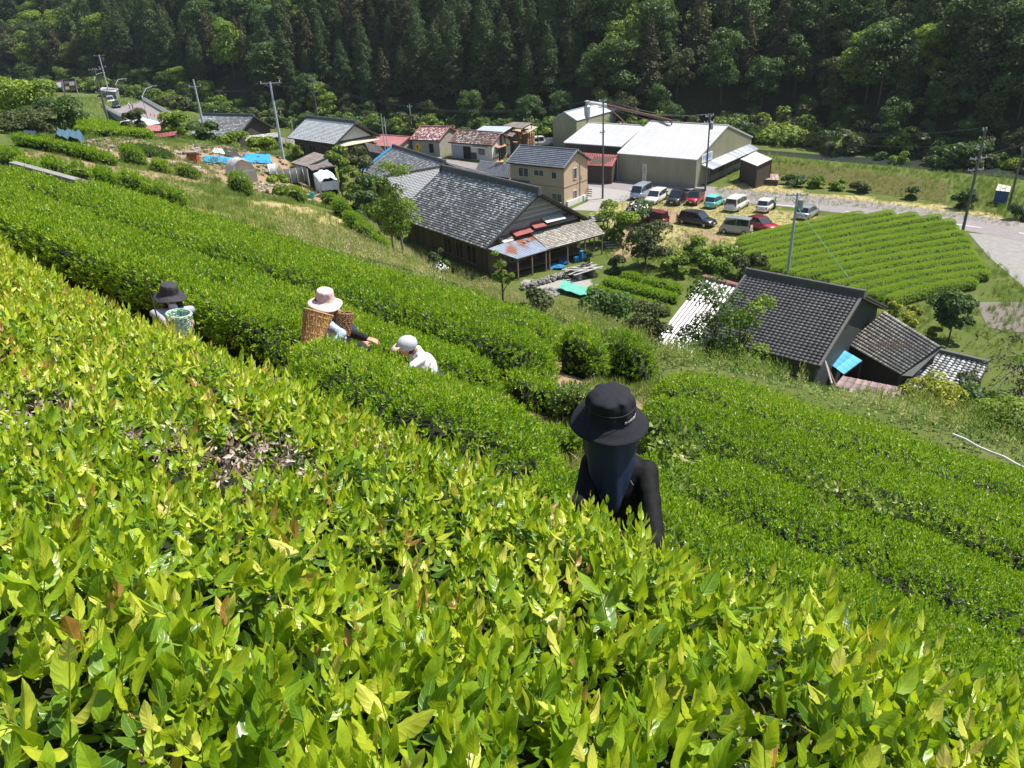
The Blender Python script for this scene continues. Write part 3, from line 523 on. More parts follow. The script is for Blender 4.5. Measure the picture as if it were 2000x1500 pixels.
BRD = [bro_tree(12, 4.6, 5200, 80+i, None, .27, 40) for i in range(3)]; BRB = [bro_tree(11, 4.4, 5200, 90+i, M_BR2, .27, 40) for i in range(3)]; BRO = [bro_tree(11, 4.3, 3600, 99+i, M_BR3) for i in range(1)]
# candidate places over the far hillside, kept where they can be seen
cx_ = rng.uniform(-290, 210, 60000); cy_ = rng.uniform(60, 350, 60000); hs_ = hillsd(cx_, cy_); k_ = (hs_ > .5) & (hs_ < 78); cx_, cy_, hs_ = cx_[k_], cy_[k_], hs_[k_]; cz_ = H(cx_, cy_)
X_, Y_, d_ = proj(np.stack([cx_, cy_, cz_+8], 1)); k_ = (d_ > 20) & (X_ > -160) & (X_ < 2160) & (Y_ > -110); cx_, cy_, hs_, cz_, X_ = cx_[k_], cy_[k_], hs_[k_], cz_[k_], X_[k_]
grid = {}; keep = []
for i in range(len(cx_)):
    mn = 3.9; gi, gj = int(cx_[i]//4), int(cy_[i]//4); ok_ = True
    for a in (-1, 0, 1):
        for b in (-1, 0, 1):
            for j in grid.get((gi+a, gj+b), ()):
                if (cx_[i]-cx_[j])**2+(cy_[i]-cy_[j])**2 < mn*mn: ok_ = False
    if ok_: grid.setdefault((gi, gj), []).append(i); keep.append(i)
keep.sort(key=lambda i: hs_[i]+.25*np.hypot(cx_[i], cy_[i]))
FG = {'c': ('forest_conifer', 'dark conifer in the dense forest across the valley', 'dark conifers of the far forest'), 'cb': ('forest_conifer', 'brownish conifer in the dense forest across the valley', 'brownish conifers of the far forest'),
      'd': ('forest_tree', 'dark leafy tree in the dense forest across the valley', 'dark leafy trees of the far forest'), 'b': ('forest_tree', 'bright green leafy tree in the dense forest across the valley', 'bright leafy trees of the far forest'), 'o': ('forest_tree', 'olive leafy tree in the dense forest across the valley', 'olive leafy trees of the far forest')}
def fkind(x, px):
    cl = .5*math.sin(x*.045+1)+.4*math.sin(x*.11)+random.uniform(-.5, .5)
    if px < 200: return random.choice(['d', 'd', 'b', 'b', 'cb', 'c', 'o'])
    if px < 1150: return ('c' if random.random() < .85 else 'cb') if cl > -.5 else random.choice(['cb', 'd', 'd', 'b'])
    return random.choice(['c', 'c', 'd', 'd', 'd', 'b', 'o', 'cb', 'd'])
cnt = 0; rest = []
SETS = {'c': CON, 'cb': CONB, 'd': BRD, 'b': BRB, 'o': BRO}
for i in keep:
    x, y, hs, z = cx_[i], cy_[i], hs_[i], cz_[i]-.3; k = fkind(x, X_[i]); s = random.uniform(.62, 1.2)
    if hs < 5: s *= .6; k = random.choice(['d', 'd', 'd', 'o', 'b'])
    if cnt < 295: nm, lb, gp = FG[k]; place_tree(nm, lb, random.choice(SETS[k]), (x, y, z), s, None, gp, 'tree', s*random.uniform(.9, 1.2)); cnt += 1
    else: rest.append((x, y, z, s, k))
for k, (lb) in {'c': 'dark conifers of the forest, rows further up the far hillside', 'cb': 'brownish conifers further up the far hillside', 'd': 'dark leafy trees further up the far hillside', 'b': 'bright leafy trees further up the far hillside', 'o': 'olive leafy trees further up the far hillside'}.items():
    newcol('far_'+k)
    for n_, (cm, tm) in enumerate(SETS[k]):
        o = bpy.data.objects.new('far_tree_shape', cm); PROTO.objects.link(o)
    q = [r for r in rest if r[4] == k]
    if not q: continue
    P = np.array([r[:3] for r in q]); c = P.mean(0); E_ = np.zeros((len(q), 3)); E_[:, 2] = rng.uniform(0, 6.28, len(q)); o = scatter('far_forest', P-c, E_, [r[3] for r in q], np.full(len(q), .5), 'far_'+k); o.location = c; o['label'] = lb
print('forest', cnt, len(rest))
# scrub along the river and the foot of the forest
sx_ = []
for a_, b_ in zip(HB[1:-1], HB[2:]):
    L_ = np.hypot(*(b_-a_)); n_ = int(L_*1.3)
    for k in range(n_):
        u = rng.random(); p = a_+(b_-a_)*u; nn_ = np.array([(b_-a_)[1], -(b_-a_)[0]])/L_; p = p+nn_*rng.uniform(-3, 6)*(1 if float(hillsd(*(p+nn_*.5))) < 0 else -1); sx_.append((p[0], p[1]))
sx_ = np.array(sx_); SZ_ = H(sx_[:, 0], sx_[:, 1]); P = np.concatenate([sx_, SZ_[:, None]-.3], 1); P = P[inview(P)]
newcol('scrub')
for n_ in range(3):
    V, F_, T, _l = broad_np(2.6, 2.0, 1100, 700+n_, .2, 10, .1, .7); me = mesh_np('scrub_shape', V, F_, False, None, T); me.materials.append([M_BR1, M_BR2, M_BR3][n_]); PROTO.objects.link(bpy.data.objects.new('scrub_shape', me))
E_ = np.zeros((len(P), 3)); E_[:, 2] = rng.uniform(0, 6.28, len(P)); c_ = P.mean(0); o = scatter('river_scrub', P-c_, E_, rng.uniform(.6, 1.7, len(P)), np.full(len(P), .5), 'scrub'); o.location = c_; o['label'] = 'scrub along the river bank at the foot of the forest'
# ================================================================== ROADS AND FLAT SURFACES
GZ = -25.0
def flat(name, px, z, m, kind='structure', label=None, parent=None, n=None, world=None):
    P = [onz(*p, z) for p in px] if world is None else [np.array([a, b, z]) for a, b in world]
    me = bpy.data.meshes.new(name); me.from_pydata([tuple(p) for p in P], [], [tuple(range(len(P)))]); me.update()
    if me.polygons[0].normal.z < 0: me.flip_normals()
    return tag(link(name, me, m, parent), label, None, None, kind)
M_ASPH = mat('asphalt', (.26, .23, .235), .9, (.20, .18, .18), 1.2, .3, 60, stain=((.15, .135, .13), .6, .62))
M_CONC = mat('concrete', (.28, .27, .255), .85, (.20, .195, .185), 2.5, .3, 30, stain=((.17, .17, .15), 1.4, .6))
M_WPAINT = mat('white_paint', (.78, .78, .76), .6, (.6, .6, .57), 9)
M_OPAINT = mat('orange_paint', (.72, .42, .2), .6, (.55, .33, .18), 9)
def ribbon(name, pts, w, z, m, **k):
    pts = [np.array(p, float) for p in pts]; Lf = []; Rt = []
    for i, p in enumerate(pts):
        d = pts[min(i+1, len(pts)-1)]-pts[max(i-1, 0)]; d /= np.linalg.norm(d); n = np.array([-d[1], d[0]]); Lf.append(p+n*w/2); Rt.append(p-n*w/2)
    V = [(*p, z) for p in Lf+Rt]; n = len(pts); me = bpy.data.meshes.new(name); me.from_pydata(V, [], [(i, i+1, n+i+1, n+i) for i in range(n-1)]); me.update()
    if me.polygons[0].normal.z < 0: me.flip_normals()
    return link(name, me, m, k.get('parent'))
def g2(px, py, z=GZ): return onz(px, py, z)[:2]
rc = [g2(2300, 520), g2(2000, 452), g2(1880, 433), g2(1640, 400), g2(1340, 373), g2(1190, 356), g2(1060, 340), g2(940, 333), g2(860, 320), g2(800, 307), g2(740, 296), g2(600, 283), g2(440, 262)]
for i in range(2): rc = [rc[0]]+[q for a, b in zip(rc[:-1], rc[1:]) for q in (a*.75+b*.25, a*.25+b*.75)]+[rc[-1]]
road = tag(ribbon('road', rc, 7.2, GZ+.03, M_ASPH), 'grey-pink asphalt road through the village', None, None, 'structure')
def dash(a, b, off=0, w=.18, m=None, nm='road_marking'):
    A = g2(*a); B = g2(*b); ribbon(nm, [A, B], w, GZ+.036, m or M_WPAINT, parent=road)
for a, b in [((1651, 413.5), (1737, 423)), ((1823, 432.5), (1916, 445)), ((1990, 455), (2080, 468)), ((1500, 398.5), (1552, 403.5)), ((1400, 388), (1440, 392)), ((1230, 369), (1262, 372)), ((1320, 379), (1350, 382))]: dash(a, b)
for a, b in [((1737, 419), (1760, 422)), ((1775, 422), (1795, 425)), ((1805, 427), (1828, 431))]: dash(a, b, w=.5, m=M_OPAINT)
yard = flat('concrete_yard', [(1892, 455), (2010, 462), (2300, 510), (2300, 700), (2040, 595), (1985, 548), (1930, 500)], GZ+.022, M_CONC)
flat('pavement', [(1150, 352), (1210, 357), (1330, 378), (1260, 385), (1195, 398), (1170, 412), (1112, 410), (1148, 394)], GZ+.02, mat('old_asphalt', (.33, .31, .30), .9, (.26, .25, .24), 3, .2, 40))
0 and flat('pavement', [(1165, 395), (1200, 383), (1260, 372), (1330, 378), (1260, 385), (1195, 398), (1170, 410), (1115, 408)], GZ+.02, mat('old_asphalt', (.33, .31, .30), .9, (.26, .25, .24), 3, .2, 40))
M_WATER = mat('paddy_water', (.10, .095, .035), .12, (.17, .15, .07), .8, .06, 5, aniso=(1, 5, 1), spec=.5)
flat('paddy_field', [(1480, 322), (1560, 318), (1700, 335), (1858, 358), (1846, 395), (1700, 376), (1590, 356), (1490, 338)], GZ+.03, M_WATER)
flat('river', [(1480, 300), (1640, 316), (1800, 330), (2100, 362), (2100, 335), (1900, 318), (1640, 305), (1480, 292)], GZ+.02, mat('river_water', (.03, .045, .04), .1, (.05, .06, .05), .5, .1, 6))
# paved strip and soil beside the dark tiled house (lower right)
flat('garden_path', [(1905, 590), (1990, 590), (2040, 620), (2000, 650), (1930, 640)], GZ+.03, mat('dark_gravel', (.20, .17, .15), .95, (.12, .10, .09), 5, .5, 20))
# ================================================================== BUILDINGS
def tile_plane(A, B, C, D, tw=.3, th=.27, lift=.05, amp=.055, seed=0, flatk=False):
    """A eave-left, B eave-right, C top-right, D top-left -> V,F,T of overlapping pantiles"""
    A, B, C, D = [np.array(p, float) for p in (A, B, C, D)]; Lx = max(np.linalg.norm(B-A), np.linalg.norm(C-D)); Ly = max(np.linalg.norm(D-A), np.linalg.norm(C-B)); nx = max(2, int(Lx/tw)); ny = max(2, int(Ly/th)); r = np.random.default_rng(seed)
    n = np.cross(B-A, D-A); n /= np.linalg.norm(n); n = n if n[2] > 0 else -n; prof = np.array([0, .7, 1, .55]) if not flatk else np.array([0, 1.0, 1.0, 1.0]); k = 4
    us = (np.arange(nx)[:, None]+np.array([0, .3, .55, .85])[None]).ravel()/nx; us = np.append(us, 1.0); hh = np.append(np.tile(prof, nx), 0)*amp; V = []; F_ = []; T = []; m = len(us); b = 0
    tl = r.random((ny, nx)); big = noise2(*np.meshgrid(np.arange(nx)*.12, np.arange(ny)*.12), 1, seed)
    for j in range(ny):
        v0, v1 = j/ny, min(1, (j+1.08)/ny)
        def row(v, dz):
            L0 = A+(D-A)*v; R0 = B+(C-B)*v; return L0[None]+(R0-L0)[None]*us[:, None]+n[None]*(hh+dz)[:, None]
        V += [row(v0, lift-.03), row(v0, lift), row(v1, 0)]; a = b+np.arange(m-1)
        F_ += [np.stack([a, a+1, a+1+m, a+m], 1), np.stack([a+m, a+m+1, a+m*2+1, a+m*2], 1)]; tt = np.append((np.clip(tl[j]*.75+.13+big[j]*.12, 0, 1)[:, None]+np.array([-.22, .05, .12, -.08])[None]).ravel().clip(0, 1), .5)[:m-1]; T += [tt*.35, tt]; b += 3*m  # tile crests tinted lighter, troughs and risers darker: shading put into the colour
    return np.concatenate(V), np.concatenate(F_), np.concatenate(T)
def metal_plane(A, B, C, D, pitch=.45, amp=.03, seed=0, sheets=4, stripe=False):
    A, B, C, D = [np.array(p, float) for p in (A, B, C, D)]; Lx = max(np.linalg.norm(B-A), np.linalg.norm(C-D)); nx = max(2, int(Lx/pitch)); n = np.cross(B-A, D-A); n /= np.linalg.norm(n); n = n if n[2] > 0 else -n; r = np.random.default_rng(seed)
    us = (np.arange(nx)[:, None]+np.array([0, .25, .5, .75] if stripe else [0, .06, .14, .2])[None]).ravel()/nx; us = np.append(us, 1.0); hh = np.append(np.tile([0, 1, 1, 0], nx), 0)*amp; m = len(us); V = []; F_ = []; T = []; b = 0
    for j in range(sheets):
        v0, v1 = j/sheets, min(1, (j+1.02)/sheets)
        for v, dz in ((v0, .012), (v1, 0)):
            L0 = A+(D-A)*v; R0 = B+(C-B)*v; V.append(L0[None]+(R0-L0)[None]*us[:, None]+n[None]*(hh+dz)[:, None])
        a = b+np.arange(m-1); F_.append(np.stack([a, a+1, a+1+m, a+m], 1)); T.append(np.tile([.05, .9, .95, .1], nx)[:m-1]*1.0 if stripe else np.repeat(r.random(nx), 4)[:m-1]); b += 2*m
    return np.concatenate(V), np.concatenate(F_), np.concatenate(T)
def put_plane(fn, name, m, parent, *q, **k):
    V, F_, T = fn(*q, **k); return link(name, mesh_np(name, V, F_, False, None, T), m, parent)
M_TILE_OLD = mat('weathered_tile', (.27, .262, .25), .5, (.165, .16, .152), 1.2, .2, 30, spec=.8, tint=.4, tcol=(.56, .55, .52))
M_TILE_DK = mat('dark_tile', (.105, .10, .096), .5, (.08, .075, .072), 1.5, .15, 30, spec=.5, tint=.35)
M_TILE_SIL = mat('silver_tile', (.88, .86, .81), .3, (.76, .74, .70), 1.0, .15, 30, spec=.9, tint=.2)
M_TILE_GR = mat('grey_tile', (.42, .41, .39), .5, (.30, .29, .28), 1.2, .2, 30, spec=.5, tint=.35, tcol=(.62, .62, .6))
M_TILE_BLUE = mat('blue_grey_tile', (.24, .25, .275), .45, (.19, .20, .22), 1.2, .1, 30, spec=.5, tint=.2)
M_TILE_BRN = mat('brownish_tile', (.31, .285, .25), .6, (.22, .20, .18), 1.2, .2, 30, tint=.35, tcol=(.36, .33, .28))
M_TILE_RED = mat('red_tile', (.42, .19, .18), .6, (.33, .14, .135), 1.2, .2, 30, tint=.3, tcol=(.72, .6, .58))
M_TILE_RED2 = mat('mottled_red_tile', (.38, .19, .165), .65, (.25, .18, .13), 1.6, .2, 30, tint=.4, tcol=(.55, .48, .42), stain=((.13, .12, .07), 1.6, .56))
M_RIDGE = mat('ridge_tile', (.10, .10, .10), .5, (.06, .06, .062), 5, .3, 20, stain=((.35, .35, .33), 6, .62))
M_METAL_W = mat('white_metal_roof', (.50, .50, .53), .35, (.44, .44, .47), .5, .03, 8, metal=0, spec=.6, tint=.06)
M_METAL_B = mat('blue_grey_metal', (.42, .47, .56), .4, (.36, .41, .5), .6, .03, 8, spec=.6, tint=.06)
M_METAL_BR = mat('brown_metal', (.20, .165, .15), .6, (.13, .11, .105), 1.0, .1, 10, tint=.2, stain=((.30, .26, .24), 1.2, .62))
M_METAL_RED = mat('red_metal', (.32, .075, .07), .5, (.24, .06, .055), 1.0, .1, 10, tint=.12)
M_METAL_PINK = mat('faded_red_metal', (.42, .17, .17), .55, (.34, .13, .13), 1.0, .1, 10, tint=.1)
M_RUSTBLUE = mat('rusty_blue_metal', (.25, .31, .42), .5, (.17, .20, .26), 1.5, .2, 12, stain=((.22, .085, .045), .55, .47))
M_OLIVE = mat('olive_siding', (.36, .34, .22), .65, (.29, .275, .18), .7, .05, 10, stain=((.22, .18, .12), .9, .66), aniso=(1, 1, .25))
M_BEIGE = mat('beige_render', (.50, .37, .26), .85, (.45, .33, .23), .8, .1, 60)
M_PLAST = mat('white_plaster', (.70, .69, .65), .85, (.60, .59, .55), 1.2, .1, 40)
M_GREYW = mat('grey_mortar', (.33, .32, .27), .9, (.24, .235, .20), 1.0, .2, 30, stain=((.16, .16, .13), 1.5, .62))
M_WOOD_DK = mat('dark_old_boards', (.085, .066, .05), .8, (.045, .036, .028), 2.2, .3, 25, tint=.4, aniso=(6, 6, 1))
M_WOOD = mat('old_boards', (.25, .185, .13), .8, (.16, .115, .08), 2.2, .3, 25, tint=.35, aniso=(6, 6, 1))
M_WOOD_G = mat('silvered_boards', (.40, .39, .37), .85, (.27, .26, .25), 2.2, .4, 20, tint=.3, aniso=(1, 1, 7))
M_WOOD_NEW = mat('fresh_timber', (.48, .30, .18), .75, (.36, .21, .12), 2.2, .2, 20, tint=.25)
M_GLASS = mat('window_glass', (.05, .055, .06), .08, (.09, .1, .1), 1.5, 0, 1, spec=.8)
M_FRAME = mat('window_frame', (.30, .29, .27), .5, (.22, .21, .2), 8)
M_FRAMEW = mat('white_frame', (.6, .6, .58), .5)
M_DARK = mat('dark_interior', (.02, .018, .015), .9, (.012, .011, .01), 2)
M_STONE = mat('field_stone', (.30, .29, .26), .9, (.17, .165, .15), 4, .6, 15, tint=.4)
M_CLOTHBLUE = mat('blue_sheet', (.03, .30, .62), .5, (.025, .24, .52), 2, .4, 5, spec=.3)
def wallprism(L, W, z0, zl, zr, i=.35, j=.5, eh=3, rh=5):
    """pentagon prism under a gable roof"""
    sl = (rh-eh)/(W/2); zt = eh+sl*j-.1; zrdg = rh-.12; x0, x1 = -L+i, -i; y0, y1 = j, W-j
    V = [(x, y, z) for x in (x0, x1) for y, z in ((y0, z0), (y1, z0), (y1, zt), (W/2, zrdg), (y0, zt))]
    return V, [(4, 3, 2, 1, 0), (5, 6, 7, 8, 9), (0, 1, 6, 5), (1, 2, 7, 6), (2, 3, 8, 7), (3, 4, 9, 8), (4, 0, 5, 9)]
def frame_of(t, wall, L, W, i, j):
    if wall == 'F': return (-L+i, j, (1, 0), (0, -1))
    if wall == 'R': return (-i, j, (0, 1), (1, 0))
    if wall == 'L': return (-L+i, W-j, (0, -1), (-1, 0))
    return (-i, W-j, (-1, 0), (0, 1))
def window(t, fr, u, z, w, h, fm=None, gm_=None, panes=2, name='window'):
    ox, oy, (ux, uy), (nx, ny) = fr; fm = fm or M_FRAME; mb = MB(); rz = math.atan2(uy, ux)
    def c(uu, zz, dd): return (ox+ux*uu+nx*dd, oy+uy*uu+ny*dd, zz)
    b = .07
    mb.box(c(u, z-h/2, .04), (w+b, .12, b), rz); mb.box(c(u, z+h/2, .04), (w+b, .12, b), rz)
    for k in range(panes+1): mb.box(c(u-w/2+w*k/panes, z, .035), (b, .10, h), rz)
    f = mb.build(name, fm, t); g = MB(); g.box(c(u, z, .012), (w, .05, h), rz); g.build('pane', gm_ or M_GLASS, f); return f
def gable_house(name, label, org, a, L, W, eh, rh, wall, roofm, kind='tile', i=.35, j=.55, ridge=True, rm=None, z0=0, cat='house', tw=.3, th=.27, group=None, seed=0, gz=GZ, verge=True, ridge_r=.16, fascia=None, eave2=None, amp=.055, pitch=.45):
    """roof spans x -L..0 and y 0..W in its own frame; the ridge runs along x"""
    t = thing(name, label, cat, (org[0], org[1], gz), a-pi, group); V, F_ = wallprism(L, W, z0-.3, 0, 0, i, j, eh, rh); mb = MB(); mb.add(V, F_); mb.build('wall', wall, t)
    sl = MB(); y = W/2
    for q in ([(-L, 0, eh), (0, 0, eh), (0, y, rh), (-L, y, rh)], [(0, W, eh), (-L, W, eh), (-L, y, rh), (0, y, rh)]): sl.slab([(p[0], p[1], p[2]-.02) for p in q], .12)
    r = sl.build('roof', fascia or M_WOOD_DK, t); fn = tile_plane if kind == 'tile' else metal_plane; kw = dict(tw=tw, th=th, seed=seed, amp=amp) if kind == 'tile' else dict(seed=seed, pitch=pitch)
    tn = 'roof_tiles' if kind == 'tile' else 'roof_sheets'
    for q in ([(-L, 0, eh), (0, 0, eh), (0, y, rh), (-L, y, rh)], [(0, W, eh), (-L, W, eh), (-L, y, rh), (0, y, rh)]):
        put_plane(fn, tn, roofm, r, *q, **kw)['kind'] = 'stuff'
    if ridge:
        m2 = MB(); hh = ridge_r*1.6; m2.box((-L/2, y, rh+hh*.5), (L+.1, ridge_r*1.5, hh)); m2.tube([(-L-.1, y, rh+hh), (0.1, y, rh+hh)], ridge_r*.75, 8)
        for e in (-L-.05, .05): m2.box((e, y, rh+hh*.6), (.14, ridge_r*3.0, hh*1.7), taper=.6)
        if verge:
            for x in (-L+.06, -.06):
                m2.bar((x, .02, eh+.09), (x, y, rh+.1), .17, .10); m2.bar((x, W-.02, eh+.09), (x, y, rh+.1), .17, .10)
        m2.build('ridge', rm or M_RIDGE, r)
    elif verge:
        m2 = MB()
        for x in (-L, 0): m2.bar((x, 0, eh-.03), (x, y, rh-.03), .06, .2); m2.bar((x, W, eh-.03), (x, y, rh-.03), .06, .2)
        m2.bar((-L, y, rh+.04), (0, y, rh+.04), .35, .05); m2.build('trim', rm or roofm, r)
    t['_'] = 0; del t['_']
    return t, (L, W, i, j)
def ridge_house(name, label, p1, p2, zr, W, drop, wall, roofm, **k):
    """placed by the two ends of its ridge as seen (left, right)"""
    gz = k.get('gz', GZ); R1 = onz(*p1, zr); R2 = onz(*p2, zr); d = (R1-R2)[:2]; L = np.linalg.norm(d); d /= L; a = math.atan2(d[1], d[0]); db = np.array([d[1], -d[0]]); o = R2[:2]-db*W/2
    return gable_house(name, label, o, a, L, W, zr-gz-drop, zr-gz, wall, roofm, **k)
def board_cover(t, fr, u0, u1, z0, z1, bw, m, name='board', proud=.03, gap=.012):
    ox, oy, (ux, uy), (nx, ny) = fr; mb = MB(); u = u0; rz = math.atan2(uy, ux)
    while u < u1:
        w = min(bw*random.uniform(.85, 1.15), u1-u); mb.box((ox+ux*(u+w/2)+nx*proud/2, oy+uy*(u+w/2)+ny*proud/2, (z0+z1)/2), (w-gap, proud*random.uniform(.8, 1.3), z1-z0), rz, tint=random.random()); u += w
    o = mb.build(name, m, t); o['kind'] = 'stuff'; return o
def shed_roof(t, q, m, kind='metal', th=.08, posts=None, zb=0, post_m=None, wallm=None, **kw):
    """roof from four local points A eave-left B eave-right C top-right D top-left"""
    s_ = MB(); s_.slab([(p[0], p[1], p[2]-.015) for p in q], th); r = s_.build('roof', M_WOOD_DK, t)
    put_plane(tile_plane if kind == 'tile' else metal_plane, 'roof_tiles' if kind == 'tile' else 'roof_sheets', m, r, *q, **kw)['kind'] = 'stuff'
    if posts:
        for p in posts: mb = MB(); mb.box((p[0], p[1], (zb+p[2])/2), (.14, .14, p[2]-zb)); mb.build('post', post_m or M_WOOD_DK, t)
    if wallm:
        A, B, C, D = [np.array(p, float) for p in q]; cen = (A+B+C+D)/4; pts = [p+(cen-p)*np.array([.06, .06, 0])-np.array([0, 0, .1]) for p in (A, B, C, D)]; V = [(p[0], p[1], zb-.2) for p in pts]+[tuple(p) for p in pts]
        mb = MB(); mb.add(V, [(0, 1, 5, 4), (1, 2, 6, 5), (2, 3, 7, 6), (3, 0, 4, 7), (4, 5, 6, 7), (3, 2, 1, 0)]); mb.build('wall', wallm, t)
    return r
def shed_px(name, label, px, m, kind='metal', gz=GZ, cat='shed', wallm=None, posts=True, group=None, **kw):
    """px: four (x, y, z) seen corners of the roof: eave-left, eave-right, top-right, top-left"""
    W_ = [onz(a, b, z) for a, b, z in px]; c = sum(W_)/4; t = thing(name, label, cat, (c[0], c[1], gz), 0, group); q = [tuple(p-np.array([c[0], c[1], gz])) for p in W_]
    cc = np.mean(np.array(q), 0); ps = [tuple(np.array(p)+(cc-np.array(p))*np.array([.07, .07, 0])-np.array([0, 0, .08])) for p in q] if posts else None
    shed_roof(t, q, m, kind, posts=ps, wallm=wallm, **kw); return t, q
D2 = radians
# --- warehouse
wh, F4 = gable_house('warehouse', 'large olive warehouse with white ribbed metal roof beside the road', (27.53, 108.26), 2.47, 12.84, 20.44, 3.95, 7.15, M_OLIVE, M_METAL_W, 'metal', i=.12, j=.15, ridge=False, rm=M_METAL_W, cat='warehouse', fascia=M_METAL_W)
fr = frame_of(wh, 'R', *F4); ox, oy, uu, nn = fr
mb = MB(); n_ = 46                                                    # ribbed siding seams on the long wall
for k in range(34): mb.box((-12.6+k*.38, .13, 1.9), (.05, .03, 3.7), tint=.5)
for k in range(52): yy = .3+k*.38; mb.box((-.10, yy, 1.9+min(yy, 20.2-yy)*.15), (.03, .05, 3.8+min(yy, 20.2-yy)*.3), tint=.5)
mb.build('siding_rib', M_OLIVE, wh)['kind'] = 'stuff'
mb = MB(); mb.slab([(1.5, 2.2, 2.35), (1.5, 19.5, 2.35), (-.1, 19.5, 3.0), (-.1, 1.6, 3.0)], .1); cn = mb.build('canopy', M_METAL_B, wh); put_plane(metal_plane, 'roof_sheets', mat('patched_blue_metal', (.34, .37, .45), .45, (.25, .28, .36), 1.4, .1, 9, tint=.35, stain=((.4, .38, .36), .8, .6)), cn, (1.5, 2.2, 2.37), (1.5, 19.5, 2.37), (-.1, 19.5, 3.02), (-.1, 1.6, 3.02), sheets=1, pitch=.8)['kind'] = 'stuff'
mb = MB(); mb.box((.0, 11.5, .42), (.25, 13.5, .85)); mb.build('plinth', M_CONC, wh)
for k in range(5):
    mb = MB(); mb.box((.02, 5.6+k*2.9, 1.6), (.12, 2.6, 1.5)); mb.build('door', mat('brown_slatted_door', (.15, .085, .065), .8, (.10, .06, .045), 4, .3, 20, aniso=(1, 1, 6)), wh)
for k in range(6): mb = MB(); mb.box((.09, 4.15+k*2.9, 1.2), (.12, .14, 2.4)); mb.build('post', mat('pale_wood_post', (.42, .36, .28), .8, (.3, .25, .2), 5), wh)
for (x, y) in ((-.05, .02), (-12.8, .02)):
    mb = MB(); mb.tube([(x, y, 3.85), (x, y, .15), (x+.35, y-.25, .05)], .07, 7); mb.build('downpipe', M_FRAMEW, wh)
mb = MB(); mb.box((-.03, 3.3, 3.75), (.08, 3.5, 1.15)); sg = mb.build('signboard', mat('white_board', (.75, .76, .77), .6, (.66, .68, .7), 3), wh)
def textmesh(name, s, size, m, parent, loc, rot, ext=.004, font=None, sx=1.0, name2=None):
    cu = bpy.data.curves.new(name, 'FONT'); cu.body = s; cu.size = size; cu.extrude = ext; cu.align_x = 'CENTER'; cu.align_y = 'CENTER'; o = bpy.data.objects.new('tmp', cu); COL.objects.link(o); dg = bpy.context.evaluated_depsgraph_get(); me = bpy.data.meshes.new_from_object(o.evaluated_get(dg)); bpy.data.objects.remove(o)
    me.materials.clear(); r = link(name, me, m, parent); r.location = loc; r.rotation_euler = rot; r.scale = (sx, 1, 1); return r
textmesh('lettering', '\u4e2d\u5cf6\u88fd\u8336', .95, mat('blue_letter', (.16, .33, .62), .6), sg, (.03, 3.3, 3.75), (pi/2, 0, pi/2), .004, sx=.8)
bn = thing('banner', 'narrow white upright banner with dark writing on the olive warehouse wall', 'banner', tuple(onz(1258, 362, GZ)), 2.47-pi); mb = MB(); mb.box((0, 0, 1.6), (.55, .03, 2.7)); c_ = mb.build('cloth', mat('banner_cloth', (.6, .6, .6), .8), bn); mb = MB(); mb.tube([(-.3, 0, 0), (-.3, 0, 3.1)], .02, 6); mb.tube([(-.3, 0, 2.98), (.28, 0, 2.98)], .015, 6); mb.build('pole', M_FRAMEW, bn)
for k, ch in enumerate('\u304a\u8336\u8cb7\u3044\u307e\u3059'): textmesh('lettering', ch, .4, M_DARK, c_, (0, -.02, 2.7-k*.44), (pi/2, 0, 0), .002)
# --- middle hall, tower hall, red lean-to, annex
w2, F4b = gable_house('warehouse', 'lower white-roofed hall joined to the left of the big olive warehouse', (18.56, 119.48), 2.48, 10.5, 15.8, 4.31, 6.3, M_WOOD_DK, M_METAL_W, 'metal', i=.1, j=.2, ridge=False, rm=M_METAL_W, cat='hall', fascia=M_METAL_W)
t_, q_ = shed_px('lean_to_shed', 'open shed with dull red metal roof between the halls and the beige house', [(1148, 323, -22.4), (1196, 325, -22.4), (1208, 303, -21.4), (1126, 297, -21.4)], M_METAL_RED, wallm=M_WOOD_DK)
B2 = onz(1127, 290, GZ)[:2]; dl = np.array([cos(2.5), sin(2.5)]); o_ = B2+dl*5.4
tw, F4c = gable_house('hall', 'tall narrow olive hall with grey metal roof behind the white-roofed halls', o_, 2.5-pi/2+pi+pi, 15.5, 5.4, 4.9, 6.3, M_OLIVE, M_METAL_B, 'metal', i=.1, j=.12, ridge=False, rm=M_METAL_B, cat='hall', fascia=M_METAL_W)
t_, q_ = shed_px('side_shed', 'low shed with pale metal roof right of the big warehouse', [(1446, 311, -21.9), (1479, 324.5, -21.9), (1509, 310, -21.5), (1476, 296, -21.5)], M_METAL_W, wallm=M_WOOD_DK)
t_, q_ = shed_px('rubble_shed', 'low rusty-roofed stone box in the grass beside the warehouse', [(1458, 349, -24.2), (1522, 352, -24.2), (1520, 340, -24.1), (1462, 339, -24.1)], mat('rusty_sheet', (.36, .22, .19), .7, (.25, .2, .2), 1.5, .3, 9, tint=.4, stain=((.5, .48, .45), 2, .6)), wallm=mat('dark_block', (.10, .095, .085), .9), posts=False)
